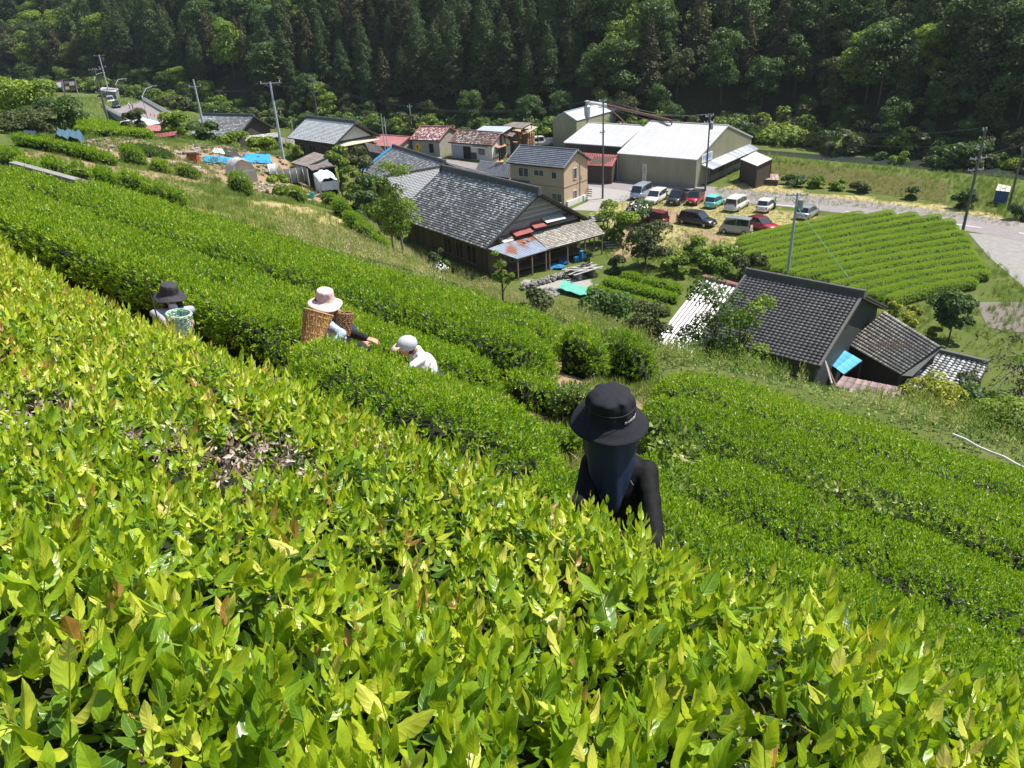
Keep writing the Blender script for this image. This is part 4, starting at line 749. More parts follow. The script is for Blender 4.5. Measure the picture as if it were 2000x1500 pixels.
# --- dust pipe above the hall
dp = thing('dust_extractor', 'grey metal dust cyclone with long rusty duct above the hall roofs', 'machine', tuple(onz(1147, 290, GZ))); P0 = np.array(dp.location)
def rel(px, py, z, P0_=None): return tuple(onz(px, py, z)-(P0 if P0_ is None else P0_))
cy = np.array(rel(1147, 205, -16.2)); mb = MB(); mb.lathe([(.15, -2.6), (.5, -1.6), (.55, -.2), (.3, 0), (.3, .5), (.5, .6), (.1, .75)], 12, tuple(cy)); mb.tube([tuple(cy+np.array([0, 0, -2.5])), (cy[0], cy[1], 0)], .12, 6); mb.build('cyclone', mat('galvanised', (.45, .46, .47), .45, (.36, .37, .38), 3, metal=.3), dp)
M_RUST = mat('rust', (.22, .10, .07), .8, (.14, .07, .05), 3, .3, 20)
A_ = np.array(rel(1150, 200, -15.9)); B_ = np.array(rel(1184, 205, -16.6)); C_ = np.array(rel(1312, 236, -17.5)); mb = MB(); mb.tube([tuple(A_), tuple(B_)], .26, 8); mb.build('duct', mat('pale_pipe', (.55, .54, .52), .5), dp)
mb = MB(); mb.tube([tuple(B_), tuple(C_)], .2, 8); mb.tube([tuple(B_), rel(1222, 241, -19)], .09, 6); mb.tube([tuple(C_), (C_[0], C_[1], 0)], .1, 6); mb.build('rusty_duct', M_RUST, dp)
# --- beige house
bh, F4 = gable_house('house', 'beige two-storey house with blue-grey tiled roof at the road junction', (8.2, 100.46), 2.46, 9.63, 6.6, 5.2, 6.95, M_BEIGE, M_TILE_BLUE, 'tile', i=.35, j=.45, ridge=True, rm=M_TILE_BLUE, tw=.35, th=.36, ridge_r=.09, amp=.03, verge=True)
f1 = frame_of(bh, 'F', *F4); f2 = frame_of(bh, 'R', *F4)
for u, z, w, h, p in ((2.5, 4.1, 1.7, 1.2, 2), (5.1, 4.2, 1.6, .8, 2), (7.6, 4.1, .85, .9, 1), (8.0, 1.1, 1.6, 1.3, 2)): window(bh, f1, u-.2, z, w, h, M_FRAMEW, None, p)
for u, z, w, h in ((2.6, 4.0, .75, 1.4), (2.6, 1.2, .7, 1.1)): window(bh, f2, u, z, w, h, M_FRAMEW, None, 1)
mb = MB(); mb.box((-7.6, .3, 2.9), (3.2, .5, .08), rx=.2); mb.build('awning', M_TILE_DK, bh)
mb = MB(); mb.box((-.33, 3.3, 2.62), (.06, 5.7, .06)); mb.box((-4.8, .43, 2.62), (8.8, .05, .06)); mb.build('band', mat('brown_trim', (.3, .22, .16), .7), bh)
mb = MB(); mb.box((-1.0, .1, .4), (.8, .35, .7)); mb.build('air_conditioner', M_FRAMEW, bh); mb = MB(); mb.box((-.2, 3.6, .35), (.3, 5.4, .7)); mb.build('foundation', M_PLAST, bh)
mb = MB()
for k in range(4): mb.box((.15, 5.8, .5+k*.3), (.9, .06, .12), tint=random.random())
mb.build('wood_rack', M_WOOD, bh)
t_, q_ = shed_px('annex', 'low annex with blue-grey roof and stove chimney left of the beige house', [(926, 338, -22.5), (993, 348, -22.5), (1003, 322, -21.3), (938, 313, -21.3)], M_TILE_BLUE, 'tile', wallm=M_BEIGE, posts=False, tw=.35, th=.36, amp=.03)
ch = onz(977, 327, -21.9); o_ = np.array(t_.location); mb = MB(); mb.box(tuple(ch-o_+np.array([0, 0, .3])), (1.0, 1.0, 1.2)); cb = mb.build('chimney', M_BEIGE, t_); mb = MB(); mb.tube([tuple(ch-o_+np.array([0, 0, .8])), tuple(ch-o_+np.array([0, 0, 2.5]))], .12, 8); mb.tube([tuple(ch-o_+np.array([0, 0, 2.4])), tuple(ch-o_+np.array([0, 0, 2.65]))], .2, 8); mb.build('flue', M_DARK, cb)
# --- red tiled house pair
r1, F4 = gable_house('house', 'grey-walled storehouse with faded red tiled roof behind the yellow sign', (-10.89, 143.03), 2.70, 6.3, 8.6, 2.95, 4.6, M_GREYW, M_TILE_RED, 'tile', tw=.42, th=.4, rm=M_TILE_RED, ridge_r=.13, i=.3, j=.35)
f1 = frame_of(r1, 'F', *F4); window(r1, f1, 4.0, 1.5, .8, 1.5, M_DARK, M_DARK, 1, 'door')
mb = MB()
for k in range(12): mb.box((-6+k*.5, .75+(k % 2)*.25, 3.35+(k % 2)*.08), (.16, .2, .14))
mb.build('snow_guard', M_DARK, r1)['kind'] = 'stuff'
r2, F4 = gable_house('house', 'low white house with mottled red roof and roller shutter by the road', (-1.4, 135.87), 2.49, 9.9, 6.2, 2.75, 4.4, M_PLAST, M_TILE_RED2, 'tile', tw=.42, th=.4, rm=M_TILE_RED, ridge_r=.1, i=.3, j=.4)
f1 = frame_of(r2, 'F', *F4); f2 = frame_of(r2, 'R', *F4)
mb = MB(); mb.box((f1[0]+1.5, f1[1]-.02, 1.15), (2.6, .08, 2.2)); mb.build('roller_shutter', mat('grey_shutter', (.36, .36, .40), .5, (.3, .3, .34), 4, .4, 20, aniso=(1, 1, 20)), r2)
window(r2, f1, 3.7, 1.15, 1.6, 2.1, M_WOOD_DK, M_DARK, 2, 'door'); window(r2, f1, 7.0, 1.55, 1.4, 1.1, M_FRAME); window(r2, f2, 2.4, 1.6, 2.8, .9, M_FRAME, None, 2)
mb = MB(); mb.box((f1[0]+6.8, f1[1]-.35, 2.35), (3.3, .8, .06), rx=.15); mb.build('awning', M_METAL_W, r2); mb = MB(); mb.box((.1, 2.9, 2.3), (.8, 3.4, .06), ry=.3); mb.build('awning', mat('copper_awning', (.42, .2, .12), .6), r2)
mb = MB(); mb.box((f1[0]+5.2, f1[1]-.03, .7), (1.2, .08, 1.2)); mb.build('brick_panel', mat('dark_brick', (.12, .08, .07), .9), r2); mb = MB(); mb.box((-.25, 3, .3), (.15, 5, .5)); mb.build('red_base', M_METAL_PINK, r2)
# --- sawmill sheds with lumber behind
t_, q_ = shed_px('lumber_shed', 'lumber shed with light blue-grey metal roof behind the mottled red house', [(927, 256, -20.6), (980, 261, -20.6), (1003, 247, -20.2), (945, 246, -20.2)], M_METAL_B, wallm=M_WOOD_DK)
t_, q_ = shed_px('lumber_shed', 'dark brown flat-roofed lumber shed nearest the forest', [(982, 245, -20.2), (1019, 251, -20.2), (1040, 240, -19.9), (1003, 238, -19.9)], M_METAL_BR)
t_, q_ = shed_px('lumber_shed', 'lumber shed with brownish roof between the blue roof and the timber stacks', [(981, 262, -21.3), (1000, 267, -21.3), (1012, 256, -20.9), (990, 254, -20.9)], M_METAL_BR)
t_, q_ = shed_px('lumber_shed', 'open shed with pale plank roof over stacked timber', [(1017, 255, -21), (1034, 258, -21), (1051, 248, -20.8), (1035, 245, -20.8)], mat('pale_plank_roof', (.42, .37, .31), .8))
def stack(px, py, n, L, W, lab, cols=1):
    p = onz(px, py, GZ); t = thing('timber_stack', lab, 'timber stack', tuple(p), 2.47-pi, 'timber stacks at the sawmill')
    me = None
    for k in range(n):
        mb = MB(); mb.box((0, 0, 0), (L, W, .16)); 
        if me is None: me = mb.mesh('plank'); me.materials.append(M_WOOD_NEW)
        o = link('plank', me, None, t); o.location = (random.uniform(-.1, .1), random.uniform(-.1, .1), .1+k*.23); o.rotation_euler = (0, 0, random.uniform(-.03, .03))
stack(1014, 291, 15, 2.6, 2.4, 'taller timber stack under the brown shed roof'); stack(1028, 291, 13, 2.4, 2.4, 'timber stack at the right edge of the sawmill'); stack(1003, 298, 8, 2.2, 2.0, 'short timber stack beside the white gable wall')
# --- roofs on the left side of the village
pk, F4 = ridge_house('house', 'long low building with plain pink-red metal roof behind the poles', (742, 263), (800, 267), -21.6, 7, 1.3, M_GREYW, M_METAL_PINK, kind='metal', ridge=False, rm=M_METAL_PINK)
lt, F4 = gable_house('house', 'timber house with broad silvery tiled roof and white gable', (-29.26, 140.34), 2.36, 16.04, 10.17, 3.6, 6.52, M_WOOD_DK, M_TILE_SIL, 'tile', tw=.36, th=.34, ridge_r=.26, i=1.0, j=1.0, rm=M_RIDGE)
f1 = frame_of(lt, 'F', *F4); f2 = frame_of(lt, 'R', *F4); mb = MB(); mb.add([(-.98, 1.6, 3.9), (-.98, 8.6, 3.9), (-.98, 5.08, 6.2), (-.92, 1.6, 3.9), (-.92, 8.6, 3.9), (-.92, 5.08, 6.2)], [(0, 1, 2), (5, 4, 3), (0, 3, 4, 1), (1, 4, 5, 2), (2, 5, 3, 0)]); mb.build('gable_panel', M_PLAST, lt)
mb = MB(); mb.slab([(.4, .6, 3.1), (.4, 9.6, 3.1), (-1, 9.6, 3.6), (-1, .6, 3.6)], .1); mb.build('side_eave', mat('pale_eave', (.5, .45, .36), .7), lt)
mb = MB()
for k in range(34): mb.box((-15.6+k*.46, .9+(k % 2)*.35, 4.12+(k % 2)*.2), (.18, .16, .14))
mb.build('snow_guard', M_DARK, lt)['kind'] = 'stuff'
for u, w in ((2.5, 1.8), (6, 2.4), (9.6, 1.5), (12, 1.8)): window(lt, f1, u, 1.7, w, 1.9, M_WOOD, M_DARK, 2)
for u in (1.5, 4.5, 7): window(lt, f2, u, 1.8, 1.4, 1.7, M_WOOD, M_GLASS, 2)
fl, F4 = gable_house('house', 'dark-gabled farmhouse with old grey roof beside the leaning pole', (-52.31, 158.9), 2.65, 14.67, 10.88, 3.2, 6.4, M_WOOD_DK, M_TILE_GR, 'tile', tw=.42, th=.4, ridge_r=.2, i=.8, j=.8)
t_, q_ = shed_px('outbuilding', 'low grey-roofed outbuilding under the dark gable of the farmhouse', [(478, 276, -22.6), (545, 268, -22.6), (548, 258, -21.9), (482, 266, -21.9)], M_TILE_GR, 'tile', wallm=M_WOOD_DK, posts=False)
n1, F4 = ridge_house('house', 'farmhouse with pale weathered grey tiles and blue sheet on its left verge', (769, 288), (868, 319), -19.5, 11, 2.9, M_WOOD_DK, M_TILE_GR, seed=5, i=.7, j=.8, ridge_r=.22)
vq = [(-F4[0]-.9, -.1, 6.0-3.3), (-F4[0]+.1, -.1, 6.0-3.3), (-F4[0]+.1, 5.5, 5.62), (-F4[0]-.9, 5.5, 5.62)]; mb = MB(); mb.slab(vq, .05); mb.build('blue_sheet', M_CLOTHBLUE, n1)
n2, F4 = ridge_house('house', 'cross wing with ribbed grey tiles between two old farmhouse roofs', (866, 327), (752, 347), -19.4, 9.5, 2.9, M_WOOD_DK, M_TILE_BLUE, seed=8, i=.6, j=.6, ridge_r=.18, tw=.42)
# lone walls and roofs between
t_, q_ = shed_px('outbuilding', 'narrow wall roof running behind the farmhouse ridge', [(868, 326, -22.2), (944, 346, -22.2), (950, 338, -21.8), (872, 316, -21.8)], M_TILE_BRN, 'tile', wallm=M_BEIGE, posts=False)
t_, q_ = shed_px('outbuilding', 'brown-roofed wing right of the silvery roofed house', [(722, 296, -22), (756, 303, -22), (742, 284, -21), (712, 278, -21)], M_METAL_BR, wallm=M_WOOD_DK, posts=False)
# --- main farmhouse
mh, F4 = gable_house('farmhouse', 'big old farmhouse with lichen-spotted dark tiles and open side veranda', (-1.94, 73.5), 2.203, 18.4, 14.5, 3.0, 7.3, M_WOOD_DK, M_TILE_OLD, 'tile', i=1.0, j=.9, ridge_r=.30, cat='farmhouse', seed=3, tw=.32, th=.30, amp=.08)
f1 = frame_of(mh, 'F', *F4); f2 = frame_of(mh, 'R', *F4)
board_cover(mh, f1, 0, 16.4, 0, 3.3, .35, M_WOOD_DK)
for u, w, h in ((9, 1.6, 1.7), (11.3, 1.4, 1.7), (13.6, 1.7, 1.9)): window(mh, f1, u, 1.5, w, h, M_WOOD, M_DARK, 2)
mb = MB(); z_ = 3.5
while z_ < 6.9:
    hw = (7.25-.25)*(1-(z_-3.0)/4.3)-.35
    if hw > .1: mb.box((-.96, 7.25, z_), (.07, hw*2, .2), tint=random.random())
    z_ += .235
mb.build('gable_board', M_WOOD_G, mh)['kind'] = 'stuff'
o_ = np.array(mh.location); Rm = Matrix.Rotation(-(2.203-pi), 3, 'Z')
def tol(t, p):                                                           # world point into a thing's own frame
    v = Matrix.Rotation(-t.rotation_euler.z, 3, 'Z')@(Vector(p)-t.location); return tuple(v)
for lab, q, m_, kd in (('veranda_roof', [(1070, 488, -22.75), (1182, 457, -22.75), (1157, 428, -21.75), (1035, 456, -21.75)], M_TILE_BRN, 'tile'), ('tin_roof', [(1010, 506, -22.75), (1070, 488, -22.75), (1035, 456, -21.8), (953, 486, -21.8)], M_RUSTBLUE, 'metal')):
    Q = [tol(mh, onz(*p)) for p in q]; mb = MB(); mb.slab([(p[0], p[1], p[2]-.02) for p in Q], .09); r_ = mb.build(lab, M_WOOD, mh)
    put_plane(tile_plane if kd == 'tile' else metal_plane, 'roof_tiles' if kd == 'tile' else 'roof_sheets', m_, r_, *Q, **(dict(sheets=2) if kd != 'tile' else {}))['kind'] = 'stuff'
    for k in range(4 if kd == 'tile' else 3):
        a, b = np.array(Q[0]), np.array(Q[1]); p = a+(b-a)*(.04+k*.92/(3 if kd == 'tile' else 2)); mb = MB(); mb.box((p[0]-.15, p[1], p[2]/2-.1), (.13, .13, p[2]+.1)); mb.build('post', M_WOOD, mh)
for (py_, z_, l_, rz_, m_) in ((5.0, 3.75, 2.4, .05, M_METAL_RED), (7.2, 4.05, 1.6, -.06, M_METAL_RED), (9.3, 4.3, 2.6, -.03, mat('pale_tin', (.55, .53, .5), .6)), (2.9, 3.4, 1.4, .1, mat('pale_tin', (.55, .53, .5), .6))):
    mb = MB(); mb.box((-.45, py_, z_), (1.1, l_, .04), rz_, ry=.35); mb.build('loose_tin', m_, mh)
mb = MB(); mb.slab([(-.2, 2.0, 3.25), (-.2, 12.5, 4.15), (-.98, 12.5, 4.5), (-.98, 2.0, 3.6)], .06); mb.build('gable_eave', M_METAL_BR, mh)
for k in range(16):
    p = np.array(tol(mh, onz(random.uniform(985, 1035), random.uniform(462, 476), -22.15))); mb = MB(); mb.box((0, 0, 0), (.42, .28, .14), taper=.8)
    o3 = mb.build('stone', M_STONE, mh); o3.location = p+np.array([0, 0, .1]); o3.rotation_euler = (.2, 0, random.uniform(0, 3))
window(mh, f2, 3.6, 1.4, 1.7, 1.5, M_FRAMEW, M_GLASS, 3); window(mh, f2, 8.0, 1.4, 3.4, 1.9, M_WOOD, M_DARK, 4); board_cover(mh, f2, 0, 12.6, -.1, 3.2, .3, M_WOOD)
mb = MB(); mb.box((.3, 6.8, .35), (1.6, 11.5, .1)); mb.build('veranda_floor', M_WOOD, mh)
p = np.array(tol(mh, onz(902, 368, -19.3))); mb = MB(); mb.tube([tuple(p+np.array([0, 0, -.8])), tuple(p+np.array([0, 0, 1.9]))], .11, 8); mb.build('flue', M_DARK, mh)
t_, q_ = shed_px('porch', 'small timber porch of fresh wood at the far end of the veranda', [(1160, 433, -22.2), (1188, 431, -22.3), (1180, 421, -21.9), (1150, 421, -21.8)], M_TILE_BLUE, 'tile', gz=GZ, post_m=M_WOOD_NEW)
for k in range(3):
    mb = MB(); mb.box((1.0+k*.1, -1.2-k*.35, .55-k*.2), (1.3, .3, .06)); mb.build('step', M_FRAMEW, t_)
# --- dark house lower right
h2, F4 = gable_house('house', 'dark grey tiled house roof right below the tea slope', (19.37, 42.46), 2.39, 8.3, 12.38, 3.6, 6.44, mat('dark_green_wall', (.05, .06, .055), .7), M_TILE_DK, 'tile', i=.5, j=.7, ridge_r=.2, rm=M_TILE_DK, seed=12)
t_, q_ = shed_px('house_wing', 'lower wing with brown-grey tiles right of the dark roofed house', [(1652, 672, -22.6), (1758, 733, -22.6), (1836, 676, -21.0), (1727, 608, -21.0)], M_TILE_BRN, 'tile', wallm=M_WOOD_DK, posts=False, cat='house', tw=.27, th=.2)
pb = [onz(1757, 733, -22.62), onz(1782, 735, -22.7), onz(1838, 681, -21.2), onz(1834, 676, -21.05)]; mb = MB(); mb.slab([tuple(p-np.array(t_.location)) for p in pb], .06); mb.build('edge_flashing', mat('lead_grey', (.26, .26, .26), .5), t_)
t_, q_ = shed_px('storehouse', 'low storehouse with chequered grey tiles beside the weeping branches', [(1765, 755, -23.3), (1880, 800, -23.3), (1930, 712, -22.0), (1822, 686, -22.0)], M_TILE_GR, 'tile', wallm=M_WOOD_DK, posts=False, tw=.34, th=.34, amp=.09)
mb = MB(); a, b = np.array(q_[3]), np.array(q_[2]); mb.box(tuple((a+b)/2+np.array([0, 0, .14])), (np.linalg.norm(b-a), .3, .28), math.atan2(b[1]-a[1], b[0]-a[0]), ry=0); mb.build('ridge', M_TILE_DK, t_)
t_, q_ = shed_px('blue_canopy', 'small bright sky-blue roof panel between the dark roofs', [(1616, 707, -22.9), (1648, 731, -22.9), (1684, 704, -22.5), (1646, 682, -22.5)], mat('sky_blue_sheet', (.10, .42, .68), .5, (.09, .38, .62), 1, spec=.3), cat='canopy', pitch=9)
t_, q_ = shed_px('tin_shed', 'rusty brown tin shed roof along the foot of the dark house', [(1480, 722, -22.9), (1577, 745, -22.9), (1601, 722, -22.5), (1508, 698, -22.5)], mat('old_tin', (.30, .22, .20), .7, (.2, .15, .14), 1.2, .2, 9, tint=.5, stain=((.5, .46, .45), 1.2, .6)), wallm=M_WOOD_DK)
t_, q_ = shed_px('tin_shed', 'low purplish-brown tin roof below the sky-blue panel', [(1618, 768, -23.2), (1748, 800, -23.2), (1762, 757, -22.9), (1646, 734, -22.9)], mat('old_tin_b', (.24, .17, .165), .7, (.17, .12, .12), 1.2, .2, 9, tint=.4), wallm=M_WOOD_DK)
t_, q_ = shed_px('corrugated_shed', 'long shed with striped white corrugated roof left of the dark house', [(1276, 668, -22.4), (1352, 704, -22.4), (1464, 566, -20.9), (1374, 542, -20.9)], mat('white_corrugate', (.24, .19, .18), .5, (.17, .14, .135), 2, tcol=(.82, .81, .80), stain=((.30, .22, .2), 1.5, .70)), wallm=M_WOOD_DK, pitch=.34, amp=.06, sheets=5, stripe=True)
mb = MB(); a, b = np.array(q_[3]), np.array(q_[2]); mb.bar(tuple(a+np.array([0, 0, .15])), tuple(b+np.array([0, 0, .15])), .5, .12); mb.build('ridge', mat('red_ridge', (.25, .1, .09), .7), t_)
mb = MB(); a, b = np.array(q_[1]), np.array(q_[2]); mb.bar(tuple(a+np.array([0, 0, .12])), tuple(b+np.array([0, 0, .12])), .28, .1); mb.build('verge', M_METAL_PINK, t_)
# ================================================================== CARS
M_TYRE = mat('tyre', (.03, .03, .03), .9, (.02, .02, .02)); M_RIM = mat('rim', (.45, .45, .46), .35, metal=.6); M_BUMP = mat('black_trim', (.03, .03, .032), .5); M_LAMP = mat('lamp_glass', (.7, .7, .68), .1, spec=.8); M_TAIL = mat('tail_glass', (.45, .02, .02), .2, spec=.7)
M_CGL = mat('car_glass', (.025, .03, .035), .06, (.02, .022, .025), spec=.9); M_PLATE = mat('number_plate', (.72, .72, .70), .5); M_PLATEY = mat('yellow_plate', (.75, .6, .05), .5)
def paint(n, c, metal=.0): return mat('paint_'+n, c, .28, tuple(x*.93 for x in c), 2, 0, 1, metal, .6, coat=.6)
def car(label, cat, f, r, col, Ln, Wd, Hh, hood=.24, hz=.52, ws=.14, rr=.06, nose=.36, roofc=None, pick=False, plate=None, z=None, group='cars parked on the grass lot', name='parked_car', belt=.56, stripe=None):
    A = onz(*f, GZ if z is None else z); B = onz(*r, GZ if z is None else z); c = (A+B)/2; d = (A-B)[:2]; a = math.atan2(d[1], d[0]); zz = GZ if z is None else c[2]
    t = thing(name, label, cat, (c[0], c[1], zz+.02), a, group); w = Wd/2; X = lambda u: Ln/2-u*Ln
    bz = belt*Hh; g0 = hood; g1 = hood+ws; e1 = 1-rr
    cab_end = .55 if pick else e1
    stn = [(0, .30, nose*Hh, .80), (.03, .22, hz*Hh*.9, .92), (g0*.6, .2, hz*Hh*.98, 1), (g0, .2, bz, 1)]
    body = MB(); rings = []
    for u, zb, zt, k in stn+[(.5, .2, bz, 1), (.8, .2, bz if not pick else bz, 1), (.97, .24, bz*1.0, .97), (1.0, .34, bz*.9, .88)]:
        x = X(u); ww = w*k; rings.append([(x, -ww*.92, zb), (x, -ww, zb+.2), (x, -ww*.985, zt-.08), (x, -ww*.9, zt), (x, 0, zt+.025), (x, ww*.9, zt), (x, ww*.985, zt-.08), (x, ww, zb+.2), (x, ww*.92, zb)])
    body.loft(rings); pm = col; bo = body.build('body', pm, t, True)
    # cabin
    rf = roofc or col; mb = MB(); rw = w*.82; zt = Hh
    ce = cab_end; re_ = ce-(.02 if pick else rr*.6)
    R = [[(X(g0), -w*.93, bz-.02), (X(g0), w*.93, bz-.02), (X(g0), w*.9, bz), (X(g0), -w*.9, bz)], [(X(g1), -w*.95, bz-.02), (X(g1), w*.95, bz-.02), (X(g1), rw, zt-.05), (X(g1), -rw, zt-.05)], [(X(.5*(g1+re_)), -w*.95, bz-.02), (X(.5*(g1+re_)), w*.95, bz-.02), (X(.5*(g1+re_)), rw, zt), (X(.5*(g1+re_)), -rw, zt)], [(X(re_), -w*.95, bz-.02), (X(re_), w*.95, bz-.02), (X(re_), rw*.97, zt-.07), (X(re_), -rw*.97, zt-.07)], [(X(ce), -w*.93, bz-.02), (X(ce), w*.93, bz-.02), (X(ce), w*.88, bz), (X(ce), -w*.88, bz)]]
    mb.loft(R); mb.build('cabin', rf, t, False, .04)
    gl = lambda q, nm: (lambda m_: m_.build(nm, M_CGL, t))(MB().slab(q, .02))
    o = .018
    def lerp(p, q, k): return tuple(a_+(b_-a_)*k for a_, b_ in zip(p, q))
    # windscreen, rear window
    a0, a1, a2, a3 = (X(g0), -w*.86, bz+.02), (X(g0), w*.86, bz+.02), (X(g1), rw*.93, zt-.1), (X(g1), -rw*.93, zt-.1)
    gl([tuple(np.array(p)+np.array([.03, 0, .03])) for p in (a0, a1, a2, a3)], 'windscreen')
    b0, b1, b2, b3 = (X(ce), w*.8, bz+.06), (X(ce), -w*.8, bz+.06), (X(re_), -rw*.86, zt-.14), (X(re_), rw*.86, zt-.14)
    gl([tuple(np.array(p)+np.array([-.035, 0, .02])) for p in (b0, b1, b2, b3)], 'rear_window')
    k = 3 if Ln > 3.9 and not pick else 2
    for s in (-1, 1):
        u0, u1 = g0+ws*.55, ce-.03
        for q in range(k):
            ua = u0+(u1-u0)*q/k+.008; ub = u0+(u1-u0)*(q+1)/k-.012
            def top(u):                                                  # height of the glass line above a station
                if u < g1: return bz+(zt-.12-bz)*max(.1, (u-g0)/ws)
                if u > re_: return bz+(zt-.14-bz)*max(.25, 1-(u-re_)/max(ce-re_, .01))
                return zt-.13
            def pt(u, zz_): f_ = (zz_-bz)/(zt-bz); return (X(u), s*(w*.95*(1-f_)+rw*f_+.016), zz_)
            q4 = [pt(ua, bz+.05), pt(ub, bz+.05), pt(ub, top(ub)), pt(ua, top(ua))]
            m_ = MB(); m_.add(q4+[(p[0], p[1]-s*.03, p[2]) for p in q4], [(0, 1, 2, 3), (7, 6, 5, 4), (0, 4, 5, 1), (1, 5, 6, 2), (2, 6, 7, 3), (3, 7, 4, 0)]); m_.build('side_window', M_CGL, t)
        for u in (.17, .81):
            m_ = MB(); m_.tube([(X(u), s*(w-.2), .3), (X(u), s*(w+.012), .3)], .31, 16); ty = m_.build('wheel', M_TYRE, t); m_ = MB(); m_.tube([(X(u), s*(w-.02), .3), (X(u), s*(w+.03), .3)], .19, 12); m_.build('rim', M_RIM, ty)
        m_ = MB(); m_.box((X(.035), s*w*.68, hz*Hh*.72), (.22, w*.36, .16), rz=-s*.25); m_.build('headlight', M_LAMP, t)
        m_ = MB(); m_.box((X(.985), s*w*.82, bz*.86 if Hh < 1.6 else bz*1.0), (.12, w*.2, .22 if Hh < 1.6 else .42)); m_.build('tail_light', M_TAIL, t)
        m_ = MB(); m_.box((X(g0+ws*.5), s*(w+.1), bz+.08), (.1, .2, .13)); m_.build('mirror', col, t)
    m_ = MB(); m_.box((X(.0)+.02, 0, .36), (.12, w*1.5, .22)); m_.box((X(1.0)-.01, 0, .36), (.12, w*1.6, .2)); m_.build('bumper', M_BUMP if stripe is None else col, t)
    for xx in (X(0)+.09, X(1)-.08): m_ = MB(); m_.box((xx, 0, .5), (.02, .36, .17)); m_.build('number_plate', plate or M_PLATE, t)
    if pick:
        m_ = MB(); m_.box((X(.78), 0, bz+.02), (Ln*.38, Wd*.8, .05)); m_.build('load_bed', M_DARK, t)
        m_ = MB()
        for s in (-1, 1): m_.box((X(.78), s*(w-.05), bz+.14), (Ln*.42, .08, .26))
        m_.box((X(.99), 0, bz+.14), (.08, Wd*.9, .26)); m_.build('bed_side', col, t)
    return t
WHT = paint('white', (.72, .72, .71)); SIL = paint('silver', (.42, .45, .48), .4); BLK = paint('black', (.018, .02, .026)); RED = paint('red', (.36, .015, .035)); TUR = paint('turquoise', (.16, .58, .55)); BEI = paint('beige', (.45, .42, .34)); WIN = paint('wine', (.16, .02, .035)); GRB = paint('greyblue', (.40, .46, .55), .3)
car('silver-blue box van leftmost in the row by the road', 'van', (1235, 396), (1268, 378), GRB, 4.1, 1.68, 1.95, hood=.07, ws=.11, rr=.03, hz=.5)
car('white seven-seat wagon parked between the silver van and the black pickup', 'car', (1263, 404), (1298, 384), WHT, 4.6, 1.72, 1.62, rr=.05)
car('black pickup truck with open load bed', 'pickup truck', (1308, 405), (1340, 386), BLK, 4.7, 1.8, 1.75, hood=.2, pick=True, plate=M_PLATEY)
car('red boxy small car with black roof beside the pickup', 'car', (1342, 407), (1372, 387), RED, 3.5, 1.5, 1.66, hood=.2, rr=.04, roofc=BLK, plate=M_PLATEY)
car('turquoise compact hatchback parked tail towards the slope', 'car', (1408, 396), (1381, 410), TUR, 3.4, 1.5, 1.53, hood=.22, rr=.07, stripe=1)
car('white minivan with dark rear window, right of the turquoise car', 'minivan', (1455, 398), (1422, 417), WHT, 4.7, 1.72, 1.72, hood=.18, rr=.04, stripe=1)
car('small white hatchback between the minivan and the pole', 'car', (1508, 402), (1482, 420), WHT, 3.5, 1.5, 1.55, hood=.22, rr=.08, stripe=1, plate=M_PLATEY)
car('silver hatchback behind the concrete utility pole', 'car', (1594, 414), (1557, 434), SIL, 4.0, 1.68, 1.52, hood=.24, rr=.09, stripe=1)
car('black estate car alone in the middle of the lot', 'car', (1391, 444), (1330, 433), BLK, 4.7, 1.78, 1.6, rr=.07)
car('beige micro van with silver roof parked next to the red car', 'van', (1408, 453), (1466, 459), BEI, 3.5, 1.5, 1.9, hood=.08, ws=.12, rr=.03, roofc=SIL)
car('bright red hatchback nose towards the tea field', 'car', (1513, 455), (1458, 441), RED, 4.3, 1.75, 1.48, hood=.27, ws=.17, rr=.12, plate=M_PLATE, roofc=WIN)
car('dark wine-red van half hidden behind the round tree', 'van', (1256, 436), (1297, 444), WIN, 3.6, 1.5, 1.85, hood=.12, rr=.03)
car('white light truck parked beyond the timber stacks', 'truck', (1042, 287), (1078, 284), WHT, 4.6, 1.7, 1.9, hood=.06, ws=.08, pick=True, group='vehicles at the sawmill')
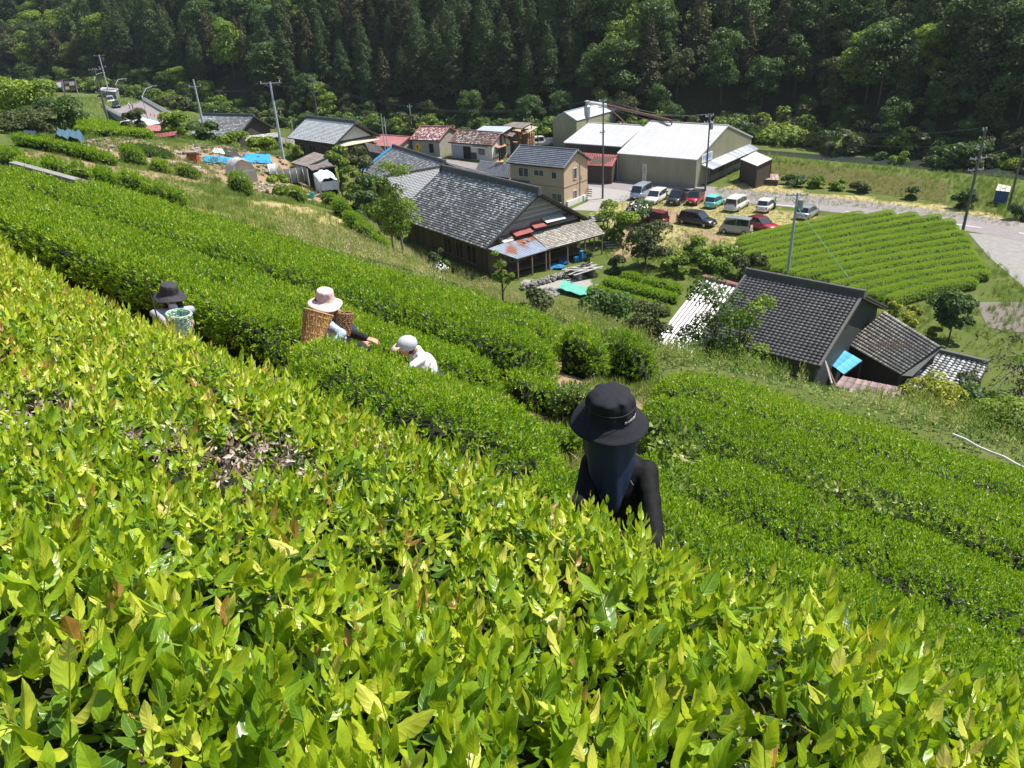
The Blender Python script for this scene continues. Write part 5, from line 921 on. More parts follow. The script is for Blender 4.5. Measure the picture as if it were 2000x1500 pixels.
# ================================================================== POLES AND WIRES
M_POLE = mat('weathered_pole', (.16, .145, .125), .9, (.10, .09, .08), 4, .2, 30, aniso=(1, 1, .2)); M_POLEC = mat('concrete_pole', (.42, .47, .50), .8, (.34, .38, .41), 3, .1, 30); M_INS = mat('insulator', (.75, .76, .78), .3); M_STEELG = mat('galvanised_steel', (.42, .44, .45), .5, (.33, .35, .36), 4, metal=.2)
def vpole(bx, by, ty, z=None, d=None):
    P = onz(bx, by, z) if d is None else atd(bx, by, d); lo, hi = 0.0, 30.0
    for _ in range(40):
        m_ = (lo+hi)/2; y = proj(P+np.array([0, 0, m_]))[1][0]
        if y > ty: lo = m_
        else: hi = m_
    return P, lo
TOPS = {}
def pole(key, label, bx, by, ty, m, arms=((.4, 1.8, 4),), r=.15, z=None, d=None, az=0.0, trafo=None, brace=False, group=None, bury=.5):
    P, h = vpole(bx, by, ty, z, d); t = thing('utility_pole', label, 'utility pole', tuple(P), az, group); mb = MB(); mb.tube([(0, 0, -bury), (0, 0, h)], r, 10, r*.62); mb.build('pole', m, t); ends = []
    for dz, L, n in arms:
        zz = h-dz; mb = MB(); mb.box((.0, .12, zz), (L, .09, .1)); arm = mb.build('crossarm', M_STEELG, t)
        for k in range(n):
            x = -L/2+.1+(L-.2)*k/max(n-1, 1); mb = MB(); mb.lathe([(.02, 0), (.06, .04), (.03, .09), (.06, .13), (.02, .2)], 8, (x, .12, zz+.05)); mb.build('insulator', M_INS, arm); ends.append(Vector((x, .12, zz+.24)))
        mb = MB(); mb.bar((L*.3, .1, zz), (0, .05, zz-.45), .03); mb.bar((-L*.3, .1, zz), (0, .05, zz-.45), .03); mb.build('arm_brace', M_STEELG, t)
    if trafo: mb = MB(); mb.tube([(.38, 0, h-trafo-.45), (.38, 0, h-trafo+.45)], .26, 12); mb.build('transformer', M_STEELG, t)
    M_ = Matrix.Translation(P)@Matrix.Rotation(az, 4, 'Z'); TOPS[key] = [M_@e for e in ends] or [M_@Vector((0, 0, h))]; return t, P, h
az1 = .75
pole('a', 'blue-grey concrete pole leaning left beside the farmhouse', 403, 272, 155, M_POLEC, ((.9, 1.6, 2),), .17, d=103, az=.2)
pole('b', 'blue-grey concrete pole rising from the blue sheets in the gardens', 553, 306, 160, M_POLEC, ((.15, 2.3, 2),), .17, d=90, az=.1)
pole('c', 'dark wooden pole crowded with insulators beyond the silvery roof', 621, 232, 152, M_POLE, ((.3, 1.5, 4), (1.2, 1.8, 4), (3.0, 1.6, 2)), .16, d=178, az=.3)
pole('d', 'thin pale twin pole, left one, behind the pink-red roof', 752, 290, 222, M_POLEC, (), .08, d=128)
pole('e', 'thin pale twin pole, right one with a small lamp', 757, 288, 228, M_POLEC, ((1.5, .5, 1),), .08, d=129)
pole('f', 'slim grey pole at the left end of the red tiled houses', 806, 268, 204, M_POLEC, ((.5, 1.0, 2),), .13, d=165, az=.2)
pole('g', 'tall dark pole at the road corner right of the beige house', 1177, 388, 193, M_POLE, ((.25, 1.3, 3), (1.0, 1.5, 4), (4.2, .9, 2)), .15, z=GZ, az=.6)
pole('h', 'dark pole carrying transformers in front of the big warehouse', 1377, 374, 222, M_POLE, ((.3, 1.6, 4), (1.1, 2.0, 4)), .15, z=GZ, az=.6, trafo=1.6)
pole('i', 'concrete pole standing between the parked cars and the tea field', 1537, 547, 376, M_POLEC, ((.25, 2.0, 4),), .16, z=GZ, az=-.15, trafo=1.1)
pole('j', 'tall dark pole with three crossarms where the tea field meets the road', 1880, 452, 250, M_POLE, ((.2, .6, 2), (1.9, 1.0, 2), (3.1, 2.1, 4), (4.3, 2.0, 4)), .17, z=GZ, az=.2)
pole('k', 'bare wooden pole next to the blue hut', 1968, 413, 270, M_POLE, ((1.2, .5, 1),), .15, z=GZ)
pole('l', 'far grey pole behind the street lamps of the bridge', 218, 200, 107, M_POLEC, ((.2, 2.6, 3), (3.0, 1.8, 2)), .2, d=205, az=.2)
pole('m', 'tall brown pole with white crossarms in front of the bridge', 214, 245, 132, M_POLE, ((.4, 2.2, 4), (4.5, 2.0, 3), (6.5, 1.6, 3)), .2, d=150, az=.1)
pole('n', 'short thin pole left of the silvery roofed house', 573, 262, 231, M_POLEC, ((.8, .6, 1),), .1, d=150)
M_WIRE = mat('wire', (.05, .05, .055), .6); M_WIREL = mat('pale_wire', (.35, .36, .37), .5)
def wire(a, b, sag=1.2, r=.012, lab=None, m=None, balls=0):
    a = Vector(a); b = Vector(b); pts = [a.lerp(b, q)-Vector((0, 0, sag*4*q*(1-q))) for q in np.linspace(0, 1, 15)]; mb = MB(); mb.tube(pts, r, 4); o = mb.build('overhead_wire', m or M_WIRE)
    tag(o, lab or 'thin overhead wire strung between the village poles', 'wire', 'overhead wires of the village')
    return o
def span(k1, k2, n, sag=1.2, lab=None):
    A = TOPS[k1]; B = TOPS[k2]
    for i in range(n): wire(A[i % len(A)], B[i % len(B)], sag*random.uniform(.85, 1.15), lab=lab)
span('g', 'h', 5, .8, 'dark wire between the road corner pole and the transformer pole'); span('h', 'j', 4, 1.6, 'dark wire from the transformer pole to the tall pole by the tea field'); span('g', 'f', 3, 1.5, 'wire running left from the road corner pole past the halls'); span('f', 'c', 3, 1.4, 'wire behind the red tiled roofs'); span('b', 'a', 2, 1.0, 'wire between the two blue-grey poles'); span('b', 'c', 1, 1.0, 'single wire from the garden pole into the village'); span('a', 'm', 1, 1.5, 'single wire from the farmhouse pole to the bridge'); span('m', 'l', 2, .8, 'wire between the two poles at the bridge')
span('j', 'k', 1, .5, 'short wire from the tall pole to the bare pole'); wire(TOPS['j'][4], tuple(onz(2150, 200, -12)), 1, lab='wire leaving the picture on the right'); wire(TOPS['c'][0], tuple(onz(1000, 215, -13.5)), 2.2, lab='wire sagging in front of the dark forest'); wire(TOPS['i'][0], tuple(onz(1660, 545, -24.0)), .1, .03, 'pale green guy wire sloping from the concrete pole to the field', mat('green_wire', (.25, .5, .38), .6))
# ================================================================== BRIDGE AND ITS SURROUNDINGS
BZ = -19.3
def bq(px, py): return onz(px, py, BZ)
nl, nr_, fl_, fr_ = bq(252, 238), bq(350, 238), bq(180, 200), bq(268, 190)
br = thing('bridge', 'concrete road bridge with pale railings under repair at the left', 'bridge', tuple((nl+nr_+fl_+fr_)/4)); o_ = np.array(br.location); L_ = lambda p, dz=0: tuple(np.array(p)-o_+np.array([0, 0, dz]))
mb = MB(); mb.slab([L_(nl), L_(nr_), L_(fr_), L_(fl_)], 1.2); mb.build('deck', M_CONC, br); mb = MB(); e_ = .0; mb.slab([L_(nl*.97+nr_*.03, .03), L_(nr_*.97+nl*.03, .03), L_(fr_*.97+fl_*.03, .03), L_(fl_*.97+fr_*.03, .03)], .02); mb.build('roadway', M_ASPH, br)
for a, b in ((nl, fl_), (nr_, fr_)):
    mb = MB(); n_ = 26
    for k in range(n_+1): p = np.array(a)+(np.array(b)-np.array(a))*k/n_; mb.bar(L_(p, 0), L_(p, 1.05), .12)
    for z_ in (.35, .7, 1.08): mb.bar(L_(a, z_), L_(b, z_), .09)
    mb.build('railing', mat('pale_rail', (.48, .52, .53), .6), br); mb = MB(); mb.bar(L_(a, .1), L_(b, .1), .35, .3); mb.build('kerb', M_CONC, br)
mb = MB(); q0 = np.array(L_(fl_, -.1)); q1 = np.array(L_(fl_+(nl-fl_)*.45, -.1)); nv = np.array([-.5, -.3, 0]); mb.add([tuple(q0), tuple(q1), tuple(q1+np.array([0, 0, -7])), tuple(q0+np.array([0, 0, -7])), tuple(q0+(np.array(L_(fr_))-q0)*.8), tuple(q1+(np.array(L_(fr_))-q0)*.8), tuple(q1+(np.array(L_(fr_))-q0)*.8+np.array([0, 0, -7])), tuple(q0+(np.array(L_(fr_))-q0)*.8+np.array([0, 0, -7]))], [(0, 1, 2, 3), (4, 7, 6, 5), (0, 4, 5, 1), (1, 5, 6, 2), (2, 6, 7, 3), (3, 7, 4, 0)]); mb.build('abutment', mat('stained_concrete', (.13, .125, .11), .9, (.07, .07, .06), .8, .3, 10), br)
rb = [bq(262, 192), bq(225, 184), bq(170, 180), bq(90, 181), bq(20, 190), bq(-80, 205)]
def lift_road(pts, w, name, m, dz):
    g_ = [np.array(p[:2]) for p in pts]; Lf = []; Rt = []
    for i, p in enumerate(g_):
        d = g_[min(i+1, len(g_)-1)]-g_[max(i-1, 0)]; d /= np.linalg.norm(d); n = np.array([-d[1], d[0]]); Lf.append(p+n*w/2); Rt.append(p-n*w/2)
    V = [(a[0], a[1], BZ+dz) for a in Lf+Rt]; V += [(a[0], a[1], BZ-6) for a in Lf+Rt]; n = len(g_); me = bpy.data.meshes.new(name); me.from_pydata(V, [], [(i, i+1, n+i+1, n+i) for i in range(n-1)]+[(2*n+i, 2*n+i+1, i+1, i) for i in range(n-1)]+[(n+i, n+i+1, 3*n+i+1, 3*n+i) for i in range(n-1)]); me.update(); return tag(link(name, me, m), None, None, None, 'structure')
lift_road(rb, 9, 'road', M_ASPH, -.02)
def lamp(label, bx, by, ty, ax, ay):
    P = bq(bx, by); _, h = vpole(bx, by, ty, BZ); t = thing('street_lamp', label, 'street lamp', tuple(P), 0, 'street lamps on the bridge'); mb = MB(); Q = np.array([*(onz(ax, ay, BZ+h+.9) if False else atd(ax, ay, proj(P)[2][0]))])-P; mb.tube([(0, 0, 0), (0, 0, h*.9), (Q[0]*.12, Q[1]*.12, h*1.0), (Q[0]*.45, Q[1]*.45, (h+Q[2])/2+.35), tuple(Q)], .1, 7, .06); mb.build('pole', M_STEELG, t); mb = MB(); mb.box(tuple(Q+np.array([.3, 0, 0])), (.9, .35, .18)); mb.build('lamp_head', M_STEELG, t)
lamp('curved street lamp nearest on the bridge', 290, 240, 185, 298, 168); lamp('curved street lamp in the middle of the bridge', 236, 205, 162, 241, 154); lamp('curved street lamp at the far end of the bridge', 193, 192, 153, 199, 142)
car('white van standing on the closed bridge lane', 'van', (219, 206), (217, 200), WHT, 4.2, 1.7, 2.0, hood=.08, rr=.03, z=-19.25, group='vehicles on the bridge'); car('dark car behind the works van on the bridge', 'car', (230, 213), (227, 207), BLK, 4.0, 1.7, 1.5, z=-19.25, group='vehicles on the bridge')
M_CONE = mat('cone_red', (.72, .10, .06), .6)
def cone(px, py, z=BZ):
    P = onz(px, py, z); t = thing('traffic_cone', 'red traffic cone on the bridge works', 'traffic cone', tuple(P), 0, 'traffic cones on the bridge'); mb = MB(); mb.lathe([(.17, 0), (.02, .72)], 8); mb.build('cone', M_CONE, t); mb = MB(); mb.box((0, 0, .02), (.42, .42, .05)); mb.build('base', M_CONE, t)
for p in [(295, 226), (302, 228), (309, 231), (317, 235), (276, 219), (205, 204), (186, 197), (178, 196), (192, 195), (264, 214)]: cone(*p)
def board(label, px4, d, m, frame, body=None):
    W_ = [atd(a, b, d) for a, b in px4]; c = sum(W_)/4; g = H(c[0], c[1]); t = thing('billboard', label, 'billboard', (c[0], c[1], min(g, c[2]-2))); o = np.array(t.location); q = [p-o for p in W_]; n = np.cross(q[1]-q[0], q[3]-q[0]); n /= np.linalg.norm(n); n = n if n[1] < 0 else -n
    mb = MB(); mb.add([tuple(p) for p in q]+[tuple(p-n*.12) for p in q], [(0, 1, 2, 3), (7, 6, 5, 4), (0, 4, 5, 1), (1, 5, 6, 2), (2, 6, 7, 3), (3, 7, 4, 0)]); pn = mb.build('panel', m, t); mb = MB()
    for i in range(4): mb.bar(tuple(q[i]+n*.03), tuple(q[(i+1) % 4]+n*.03), .18)
    mb.build('frame', frame, t)
    for i in (0, 1): mb = MB(); mb.bar(tuple(q[i]), (q[i][0], q[i][1], 0), .2); mb.build('post', M_STEELG, t)
    return t, q, n, pn
t, q, n, pn = board('white and red information board by the forest road', [(99, 173), (122, 171), (121, 156), (98, 159)], 195, mat('board_white', (.62, .64, .66), .6, (.5, .52, .55), .8), M_METAL_BR)
mb = MB(); a, b = q[3]*.8+q[0]*.2, q[2]*.8+q[1]*.2; mb.add([tuple(x+n*.05) for x in (a, b, q[2], q[3])], [(0, 1, 2, 3)]); mb.build('stripe', mat('board_red', (.5, .12, .08), .6), pn)
t, q, n, pn = board('dark billboard with pale pictures and brown frame', [(125, 178), (150, 175), (147, 153), (122, 156)], 195, mat('board_dark', (.05, .045, .04), .6, (.02, .02, .02), .5), M_METAL_BR)
for (u0, u1, v0, v1, c_) in ((.15, .45, .1, .35, (.5, .42, .15)), (.5, .9, .4, .75, (.45, .4, .38)), (.1, .5, .6, .85, (.2, .14, .1))):
    f_ = lambda u, v: tuple((q[0]*(1-u)+q[1]*u)*(1-v)+(q[3]*(1-u)+q[2]*u)*v+n*.06); mb = MB(); mb.add([f_(u0, v0), f_(u1, v0), f_(u1, v1), f_(u0, v1)], [(0, 1, 2, 3)]); mb.build('picture', mat('pic%.2f' % c_[0], c_, .6, tuple(x*.5 for x in c_), 1.5), pn)
def shed_d(name, label, px, m, wm, kind='metal', cat='shed', ground=None, **kw):
    """px: roof corners (x, y, distance)"""
    W_ = [atd(a, b, d) for a, b, d in px]; c = sum(W_)/4; g = H(c[0], c[1]) if ground is None else ground; t = thing(name, label, cat, (c[0], c[1], g)); q = [tuple(p-np.array([c[0], c[1], g])) for p in W_]; shed_roof(t, q, m, kind, wallm=wm, **kw); return t, q
shed_d('barn', 'low barn with white roof in front of the bridge', [(217, 243, 138), (254, 251, 133), (320, 240, 140), (272, 228, 147)], M_METAL_W, M_METAL_BR, cat='barn')
shed_d('barn', 'reddish low barn under the white roofed barn', [(252, 256, 128), (320, 256, 126), (322, 244, 133), (256, 245, 135)], M_METAL_PINK, M_METAL_BR, cat='barn')
shed_d('hut', 'small dark hut with red metal roof above the vegetable beds', [(308, 270, 92), (341, 264, 92), (346, 256, 95), (300, 262, 95)], M_METAL_RED, M_WOOD_DK, cat='hut')
shed_d('hut', 'stone-walled roadside hut with pale flat roof at the forest edge', [(192, 176, 205), (226, 180, 200), (232, 173, 206), (200, 170, 212)], M_METAL_W, M_STONE, cat='hut')
t_, q_ = shed_px('hut', 'small blue hut with light roof beside the bare pole', [(1944, 372, -23.2), (1972, 375, -23.2), (1975, 364, -22.9), (1950, 359, -22.9)], mat('pale_hut_roof', (.5, .47, .4), .7), wallm=mat('blue_hut_wall', (.05, .10, .26), .6), cat='hut', posts=False)
# garden shed with lean roof, tarp carport, hoop tunnels
sg_, q_ = shed_d('garden_shed', 'grey-blue garden shed with flat brown roof left of the bushes', [(568, 318, 88), (597, 325, 84), (642, 305, 90), (614, 297, 95)], M_METAL_BR, mat('blue_grey_wall', (.28, .31, .33), .7, (.2, .22, .23), 1.5), cat='shed')
shed_d('garden_shed', 'brown lean-to roof attached right of the garden shed', [(609, 333, 82), (655, 326, 84), (643, 317, 86), (598, 324, 83)], M_METAL_BR, M_DARK, cat='lean-to')
def tarp_carport():
    A, B, C, D = [atd(*p) for p in ((625, 356, 78), (659, 352, 78), (648, 336, 82), (612, 340, 82))]; c = (A+B+C+D)/4; g = H(c[0], c[1])-.1; t = thing('carport', 'carport draped with a pale blue tarpaulin and dark inside', 'carport', (c[0], c[1], g)); o = np.array(t.location); mt = mat('pale_blue_tarp', (.55, .68, .78), .55, (.42, .58, .72), 1.2, .4, 4)
    q = [p-o for p in (A, B, C, D)]; mb = MB(); n = 8; V = []; up = lambda u, v: (q[0]*(1-u)+q[1]*u)*(1-v)+(q[3]*(1-u)+q[2]*u)*v
    V = [tuple(up(i/n, j/n)+np.array([0, 0, .35*sin(pi*i/n)-.08*sin(i*2.1+j*1.3)])) for j in range(n+1) for i in range(n+1)]; mb.add(V, [(j*(n+1)+i, j*(n+1)+i+1, (j+1)*(n+1)+i+1, (j+1)*(n+1)+i) for j in range(n) for i in range(n)]); mb.build('tarpaulin_top', mat('white_tarp', (.72, .75, .76), .5, (.6, .66, .7), 1, .3, 4), t, True)
    mb = MB(); h = np.array([0, 0, 1.0]); dn = lambda p, k: tuple(np.array([p[0], p[1], p[2]*(1-k)]))
    for a, b, k in ((q[0], q[1], .35), (q[3], q[0], .9), (q[1], q[2], .9)):
        m_ = 8; V = []
        for i in range(m_+1): p = a+(b-a)*i/m_; V += [tuple(p), (p[0]+.05*sin(i*1.9), p[1]+.05*cos(i*1.7), p[2]*(1-k*(1 if i % 2 else .93)))]
        mb.add(V, [(2*i, 2*i+1, 2*i+3, 2*i+2) for i in range(m_)])
    mb.build('tarpaulin_side', mt, t)
    for p in q: mb = MB(); mb.tube([tuple(p), (p[0], p[1], 0)], .05, 6); mb.build('post', M_STEELG, t)
    mb = MB(); cc = sum(q)/4; mb.box((cc[0], cc[1]+.3, .6), (1.8, 1.6, 1.1), .6); mb.build('dark_inner_box', M_DARK, t)  # plain dark box filling the inside of the carport
tarp_carport()
def tunnel(label, px, py, d, Lh, Wt, Ht, m, az=.6):
    P = atd(px, py, d); g = H(P[0], P[1]); t = thing('hoop_tunnel', label, 'hoop greenhouse', (P[0], P[1], g-.05), az, 'hoop tunnels in the gardens'); mb = MB(); n = 10; V = []
    for j in range(6):
        for i in range(n+1): a = pi*i/n; V.append((Wt/2*cos(a)*(1+.03*sin(j*3+i)), -Lh/2+Lh*j/5, Ht*sin(a)**.7*(1+.03*cos(j*2.2+i))))
    mb.add(V, [(j*(n+1)+i, j*(n+1)+i+1, (j+1)*(n+1)+i+1, (j+1)*(n+1)+i) for j in range(5) for i in range(n)]+[tuple(range(n+1)), tuple(range(5*(n+1), 6*(n+1)))[::-1]]); mb.build('cover', m, t, True)
    mb = MB()
    for j in range(6): mb.tube([(Wt/2*1.02*cos(pi*i/n), -Lh/2+Lh*j/5, Ht*1.02*sin(pi*i/n)**.7) for i in range(n+1)], .02, 5)
    mb.bar((-Wt/2, -Lh/2-.02, Ht*.5), (Wt/2, -Lh/2-.02, Ht*.5), .04); mb.build('hoops', M_STEELG, t)
tunnel('white plastic hoop tunnel at the slope edge of the garden', 473, 352, 74, 2.4, 2.3, 2.2, mat('cloudy_plastic', (.60, .60, .60), .45, (.45, .45, .45), 2.5, .5, 6))
tunnel('dark netted hoop tunnel beside the garden shed', 558, 332, 82, 3.4, 2.2, 1.3, mat('dark_net', (.10, .10, .10), .8, (.05, .05, .05), 3, .5, 20), 1.9); tunnel('small white hoop tunnel end left of the dark netted one', 533, 330, 82, 1.0, 1.6, 1.3, mat('cloudy_plastic', (.6, .6, .6)), 1.9)
def sheet(name, label, px, m, cat, up=.08, wav=.12, n=12, group=None):
    C4 = [hit(*p) for p in px]; c = sum(C4)/4; t = MB(); V = []
    for j in range(n+1):
        for i in range(n+1):
            u, v = i/n, j/n; p = (C4[0]*(1-u)+C4[1]*u)*(1-v)+(C4[3]*(1-u)+C4[2]*u)*v; V.append((p[0], p[1], float(H(p[0], p[1]))+up+wav*(.5+.5*sin(i*1.7+j*.9)*cos(j*1.3-i*.6))))
    t.add(V, [(j*(n+1)+i, j*(n+1)+i+1, (j+1)*(n+1)+i+1, (j+1)*(n+1)+i) for j in range(n) for i in range(n)]); o = t.build(name, m, None, True); tag(o, label, cat, group); return o
sheet('tarpaulin', 'bright blue sheet on the beds left of the concrete pole', [(470, 318), (530, 322), (528, 304), (478, 302)], M_CLOTHBLUE, 'tarpaulin'); sheet('tarpaulin', 'smaller blue sheet behind the orange bin', [(396, 318), (450, 322), (452, 310), (400, 306)], M_CLOTHBLUE, 'tarpaulin')
sheet('tarpaulin', 'white sheet corner among the garden beds', [(415, 300), (440, 303), (434, 292), (418, 292)], mat('white_tarp', (.7, .7, .7)), 'tarpaulin'); sheet('tarpaulin', 'black mulch sheet beside the white sheet', [(440, 306), (470, 310), (460, 294), (436, 292)], mat('black_sheet', (.04, .04, .045), .6), 'tarpaulin')
M_NETG = mat('green_net', (.06, .36, .26), .7, (.15, .42, .34), 3, .5, 12, stain=((.35, .5, .42), 4, .62)); sheet('garden_net', 'teal green net laid over the bed below the stone edge', [(1088, 572), (1200, 600), (1215, 590), (1100, 556)], M_NETG, 'net', .3, .3)
sheet('garden_net', 'blue net hung over plants under the left trees', [(112, 282), (172, 292), (160, 268), (116, 264)], mat('blue_net', (.035, .08, .12), .8, (.06, .13, .18), 3, .5, 9), 'net', .5, .45)
sheet('garden_net', 'dark net panel at the foot of the left tree', [(48, 274), (74, 276), (74, 258), (48, 258)], mat('dark_blue_net', (.02, .035, .06), .8), 'net', .4, .3)
t = thing('storage_bin', 'rusty orange bin with stones on its lid in the garden', 'bin', tuple(hit(380, 319))); mb = MB(); mb.box((0, 0, .5), (.95, .8, 1.0)); mb.build('box', mat('rust_orange', (.30, .09, .04), .8), t); mb = MB(); mb.box((0, 0, 1.08), (1.2, 1.0, .14)); mb.build('lid', M_STONE, t)
t = thing('bucket', 'turquoise plastic basin on the grass below the carport', 'basin', tuple(hit(607, 387))); mb = MB(); mb.lathe([(.38, 0), (.45, .42), (.40, .40), (.35, .05)], 16); mb.build('basin', mat('teal_plastic', (.05, .42, .36), .4), t)
# concrete kerb on the slope at the left
a = hit(26, 324, .5); b = hit(172, 364, .5); t = thing('retaining_wall', 'long narrow concrete edge between tea rows and bushes', 'retaining wall', tuple(a)); mb = MB(); pts = [hit(26+(172-26)*k/8, 324+(364-324)*k/8, .5)-a for k in range(9)]
for p, q in zip(pts[:-1], pts[1:]): mb.bar(tuple(p+np.array([0, 0, -.2])), tuple(q+np.array([0, 0, -.2])), .28, .75)
mb.build('coping', M_CONC, t)
# sign, stone edge, boards, blue bins near the farmhouse
P = onz(820, 330, GZ); t = thing('road_sign', 'yellow diamond warning sign above the grey roof', 'road sign', tuple(P), -.1); mb = MB(); mb.tube([(0, 0, 0), (0, 0, 3.9)], .05, 6); mb.build('pole', M_STEELG, t); mb = MB(); mb.box((0, -.06, 3.6), (1.0, .04, 1.0), ry=pi/4); s_ = mb.build('sign_face', mat('sign_yellow', (.80, .42, .02), .5), t); mb = MB(); mb.box((.0, -.09, 3.55), (.12, .02, .6), ry=.15); mb.box((-.1, -.09, 3.78), (.32, .02, .12), ry=-.5); mb.build('arrow', M_DARK, s_)
t = thing('stone_wall', 'low dry stone edge in front of the veranda', 'stone wall', tuple(onz(1075, 552, GZ))); o_ = np.array(t.location); ms = []
for k in range(5):
    mb = MB(); mb.lathe([(.02, -.1), (.17, -.08), (.2, .03), (.12, .12), (.02, .14)], 7, fn=lambda p, a, i: (p[0]*random.uniform(.8, 1.4), p[1]*random.uniform(.8, 1.1), p[2]*random.uniform(.8, 1.2))); me = mb.mesh('stone'); me.materials.append(M_STONE); ms.append(me)
for k in range(150):
    u = random.random(); p = onz(1018+u*95, 566-u*28+random.uniform(-2, 3), GZ)-o_; o3 = link('stone', ms[k % 5], None, t); o3.location = (p[0], p[1], .08+random.choice([0, .18, .34])); o3.rotation_euler = (random.random(), random.random(), random.uniform(0, 6))
for k in range(40):
    u = random.random(); p = onz(1040+random.uniform(0, 50), 570+random.uniform(-6, 14), GZ)-o_; o3 = link('stone', ms[k % 5], None, t); o3.location = (p[0], p[1], .06); o3.rotation_euler = (0, 0, random.uniform(0, 6)); o3.scale = [random.uniform(.8, 1.6)]*3
t = thing('plank_pile', 'pile of grey weathered boards on blocks near the veranda', 'plank pile', tuple(onz(1138, 540, GZ)), .4); mb = MB(); mb.box((0, 0, 0), (3.2, .28, .05)); me = mb.mesh('plank'); me.materials.append(M_WOOD_G)
for k in range(9): o3 = link('plank', me, None, t); o3.location = (random.uniform(-.5, .6), -1+k*.26, .75+random.uniform(0, .12)); o3.rotation_euler = (random.uniform(-.08, .08), random.uniform(-.12, .12), random.uniform(-.25, .25))
mb = MB(); mb.box((-.8, 0, .35), (.3, 2, .7)); mb.box((.8, 0, .35), (.3, 2, .7)); mb.build('block', M_STONE, t)
for k, (px, py, w_, h_, lb) in enumerate([(1140, 508, .8, 1.1, 'tall bundle wrapped in blue sheet at the veranda'), (1103, 512, 1.3, .35, 'crumpled blue sheet heap on the veranda edge'), (1126, 510, .7, .6, 'smaller blue bundle beside the tall one'), (1085, 522, 1.6, .18, 'flat blue sheet under the veranda posts')]):
    P = onz(px, py, GZ+.1); t = thing('wrapped_bundle', lb, 'bundle', tuple(P), random.random(), 'blue wrapped things along the veranda'); mb = MB(); rr_ = random.Random(k)
    for q in range(5): mb.box((rr_.uniform(-.3, .3)*w_, rr_.uniform(-.3, .3)*w_, h_*rr_.uniform(.3, .55)), (w_*rr_.uniform(.4, .8), w_*rr_.uniform(.3, .6), h_*rr_.uniform(.6, 1)), rr_.uniform(0, 3), rr_.uniform(-.2, .2), rr_.uniform(-.2, .2), taper=rr_.uniform(.6, 1))
    mb.build('sheet', mat('faded_blue_sheet', (.04, .22, .45), .55, (.02, .14, .33), 3, .5, 9), t)
for (px, py, lb) in ((1625, 750, 'pale bamboo prop leaning at the dark house corner'), (1634, 757, 'rusty pole leaning at the dark house corner')):
    P0_ = onz(1612, 705, -21.6); P1_ = atd(px, py, 33); t = thing('prop_pole', lb, 'pole', tuple(P1_)); mb = MB(); mb.tube([(0, 0, 0), tuple(P0_-P1_)], .045, 6); mb.build('shaft', M_WOOD_G if px == 1625 else M_RUST, t)
tf = flat('tree_shade_tile', [(0, 0), (1, 0), (1, 1)], GZ, M_ASPH) if False else None

pts = [atd(1860+k*25, 848+k*11.5, 15.5-.15*k) for k in range(8)]; t = thing('water_pipe', 'thin white pipe along the lower edge of the right tea rows', 'pipe', tuple(pts[0])); mb = MB(); mb.tube([tuple(p-pts[0]+np.array([0, 0, .02*sin(i*2)])) for i, p in enumerate(pts)], .025, 6); mb.build('pipe', M_FRAMEW, t)
# ================================================================== GRASS, WEEDS, BUSHES, TREES
def blades(n, h, w, spread, lean, fold=.2, seg=3):
    P = []
    for k in range(n):
        v, f, u = leaf_np(h*random.uniform(.6, 1.1), w, seg, fold, random.uniform(.2, lean), 0, 0, 2, 0); R = rotm(0, 0, random.uniform(0, 6.28))@rotm(-random.uniform(0, .5), 0, 0)@np.diag([1, -1, 1.]); v = v@R.T; v[:, 0] += random.gauss(0, spread); v[:, 1] += random.gauss(0, spread); P.append((v, f[:, ::-1], u, random.uniform(.35, .65)))
    return merge(P)
M_GRASS = leafmat('grass_blade', [(0, (.03, .06, .01)), (.3, (.08, .15, .02)), (.55, (.15, .24, .035)), (.75, (.26, .30, .07)), (.9, (.42, .38, .17)), (1, (.52, .45, .26))], .6, .3, (.4, .6, .06), spec=.25)
newcol('grass_tufts')
for k in range(5): proto('tuft_shape', blades(16, .32, .012, .09, 1.2), M_GRASS)
newcol('tall_grass')
for k in range(5): proto('tall_grass_shape', blades(22, 1.0, .03, .16, 1.3, seg=4), M_GRASS)
newcol('sasa')
for k in range(5):
    P_ = []
    for q in range(5):
        v, f, u, T = shoot(7, .17, .035, .75, 1.35, .5, 3, 2, 0, .12); v = v+np.array([random.gauss(0, .15), random.gauss(0, .15), 0]); P_.append((v, f, u, .5))
    proto('sasa_shape', merge(P_), M_GRASS)
def sample_poly(poly, n, L0=1):
    poly = np.array(poly); a = poly.min(0); b = poly.max(0); P = rng.uniform(a, b, (int(n), 2)); k = polysd(P[:, 0], P[:, 1], poly) < 0; P = P[k]; Z = H(P[:, 0], P[:, 1]); return np.concatenate([P, Z[:, None]], 1)
def field(name, label, poly, dens, cname, size=1.0, tint=.5, tj=.12, up=0.0, lean=.12, hole=None):
    poly = np.array(poly); a = poly.min(0); b = poly.max(0); P = sample_poly(poly, dens*np.prod(b-a)); P = P[inview(P)]
    if hole is not None: nz = noise2(P[:, 0], P[:, 1], .8, 31); P = P[nz > hole*rng.uniform(.6, 1.4, len(P))]
    n = len(P); D = np.array([0, 0, 1.])+rng.normal(0, lean, (n, 3)); c = P.mean(0); T = np.clip(tint+rng.normal(0, tj, n)+.12*noise2(P[:, 0], P[:, 1], .5, 77), 0, 1); s = size*rng.uniform(.6, 1.3, n)*(1+.25*noise2(P[:, 0], P[:, 1], .9, 13))
    P[:, 2] += up; o = scatter(name, P-c, dirs_to_euler(D, rng.uniform(0, 6.28, n)), s, T, cname); o.location = c; o['label'] = label; print(name, n); return o
PX = lambda pts: [hit(*p)[:2] for p in pts]
GP = lambda pts: [onz(*p, GZ)[:2] for p in pts]
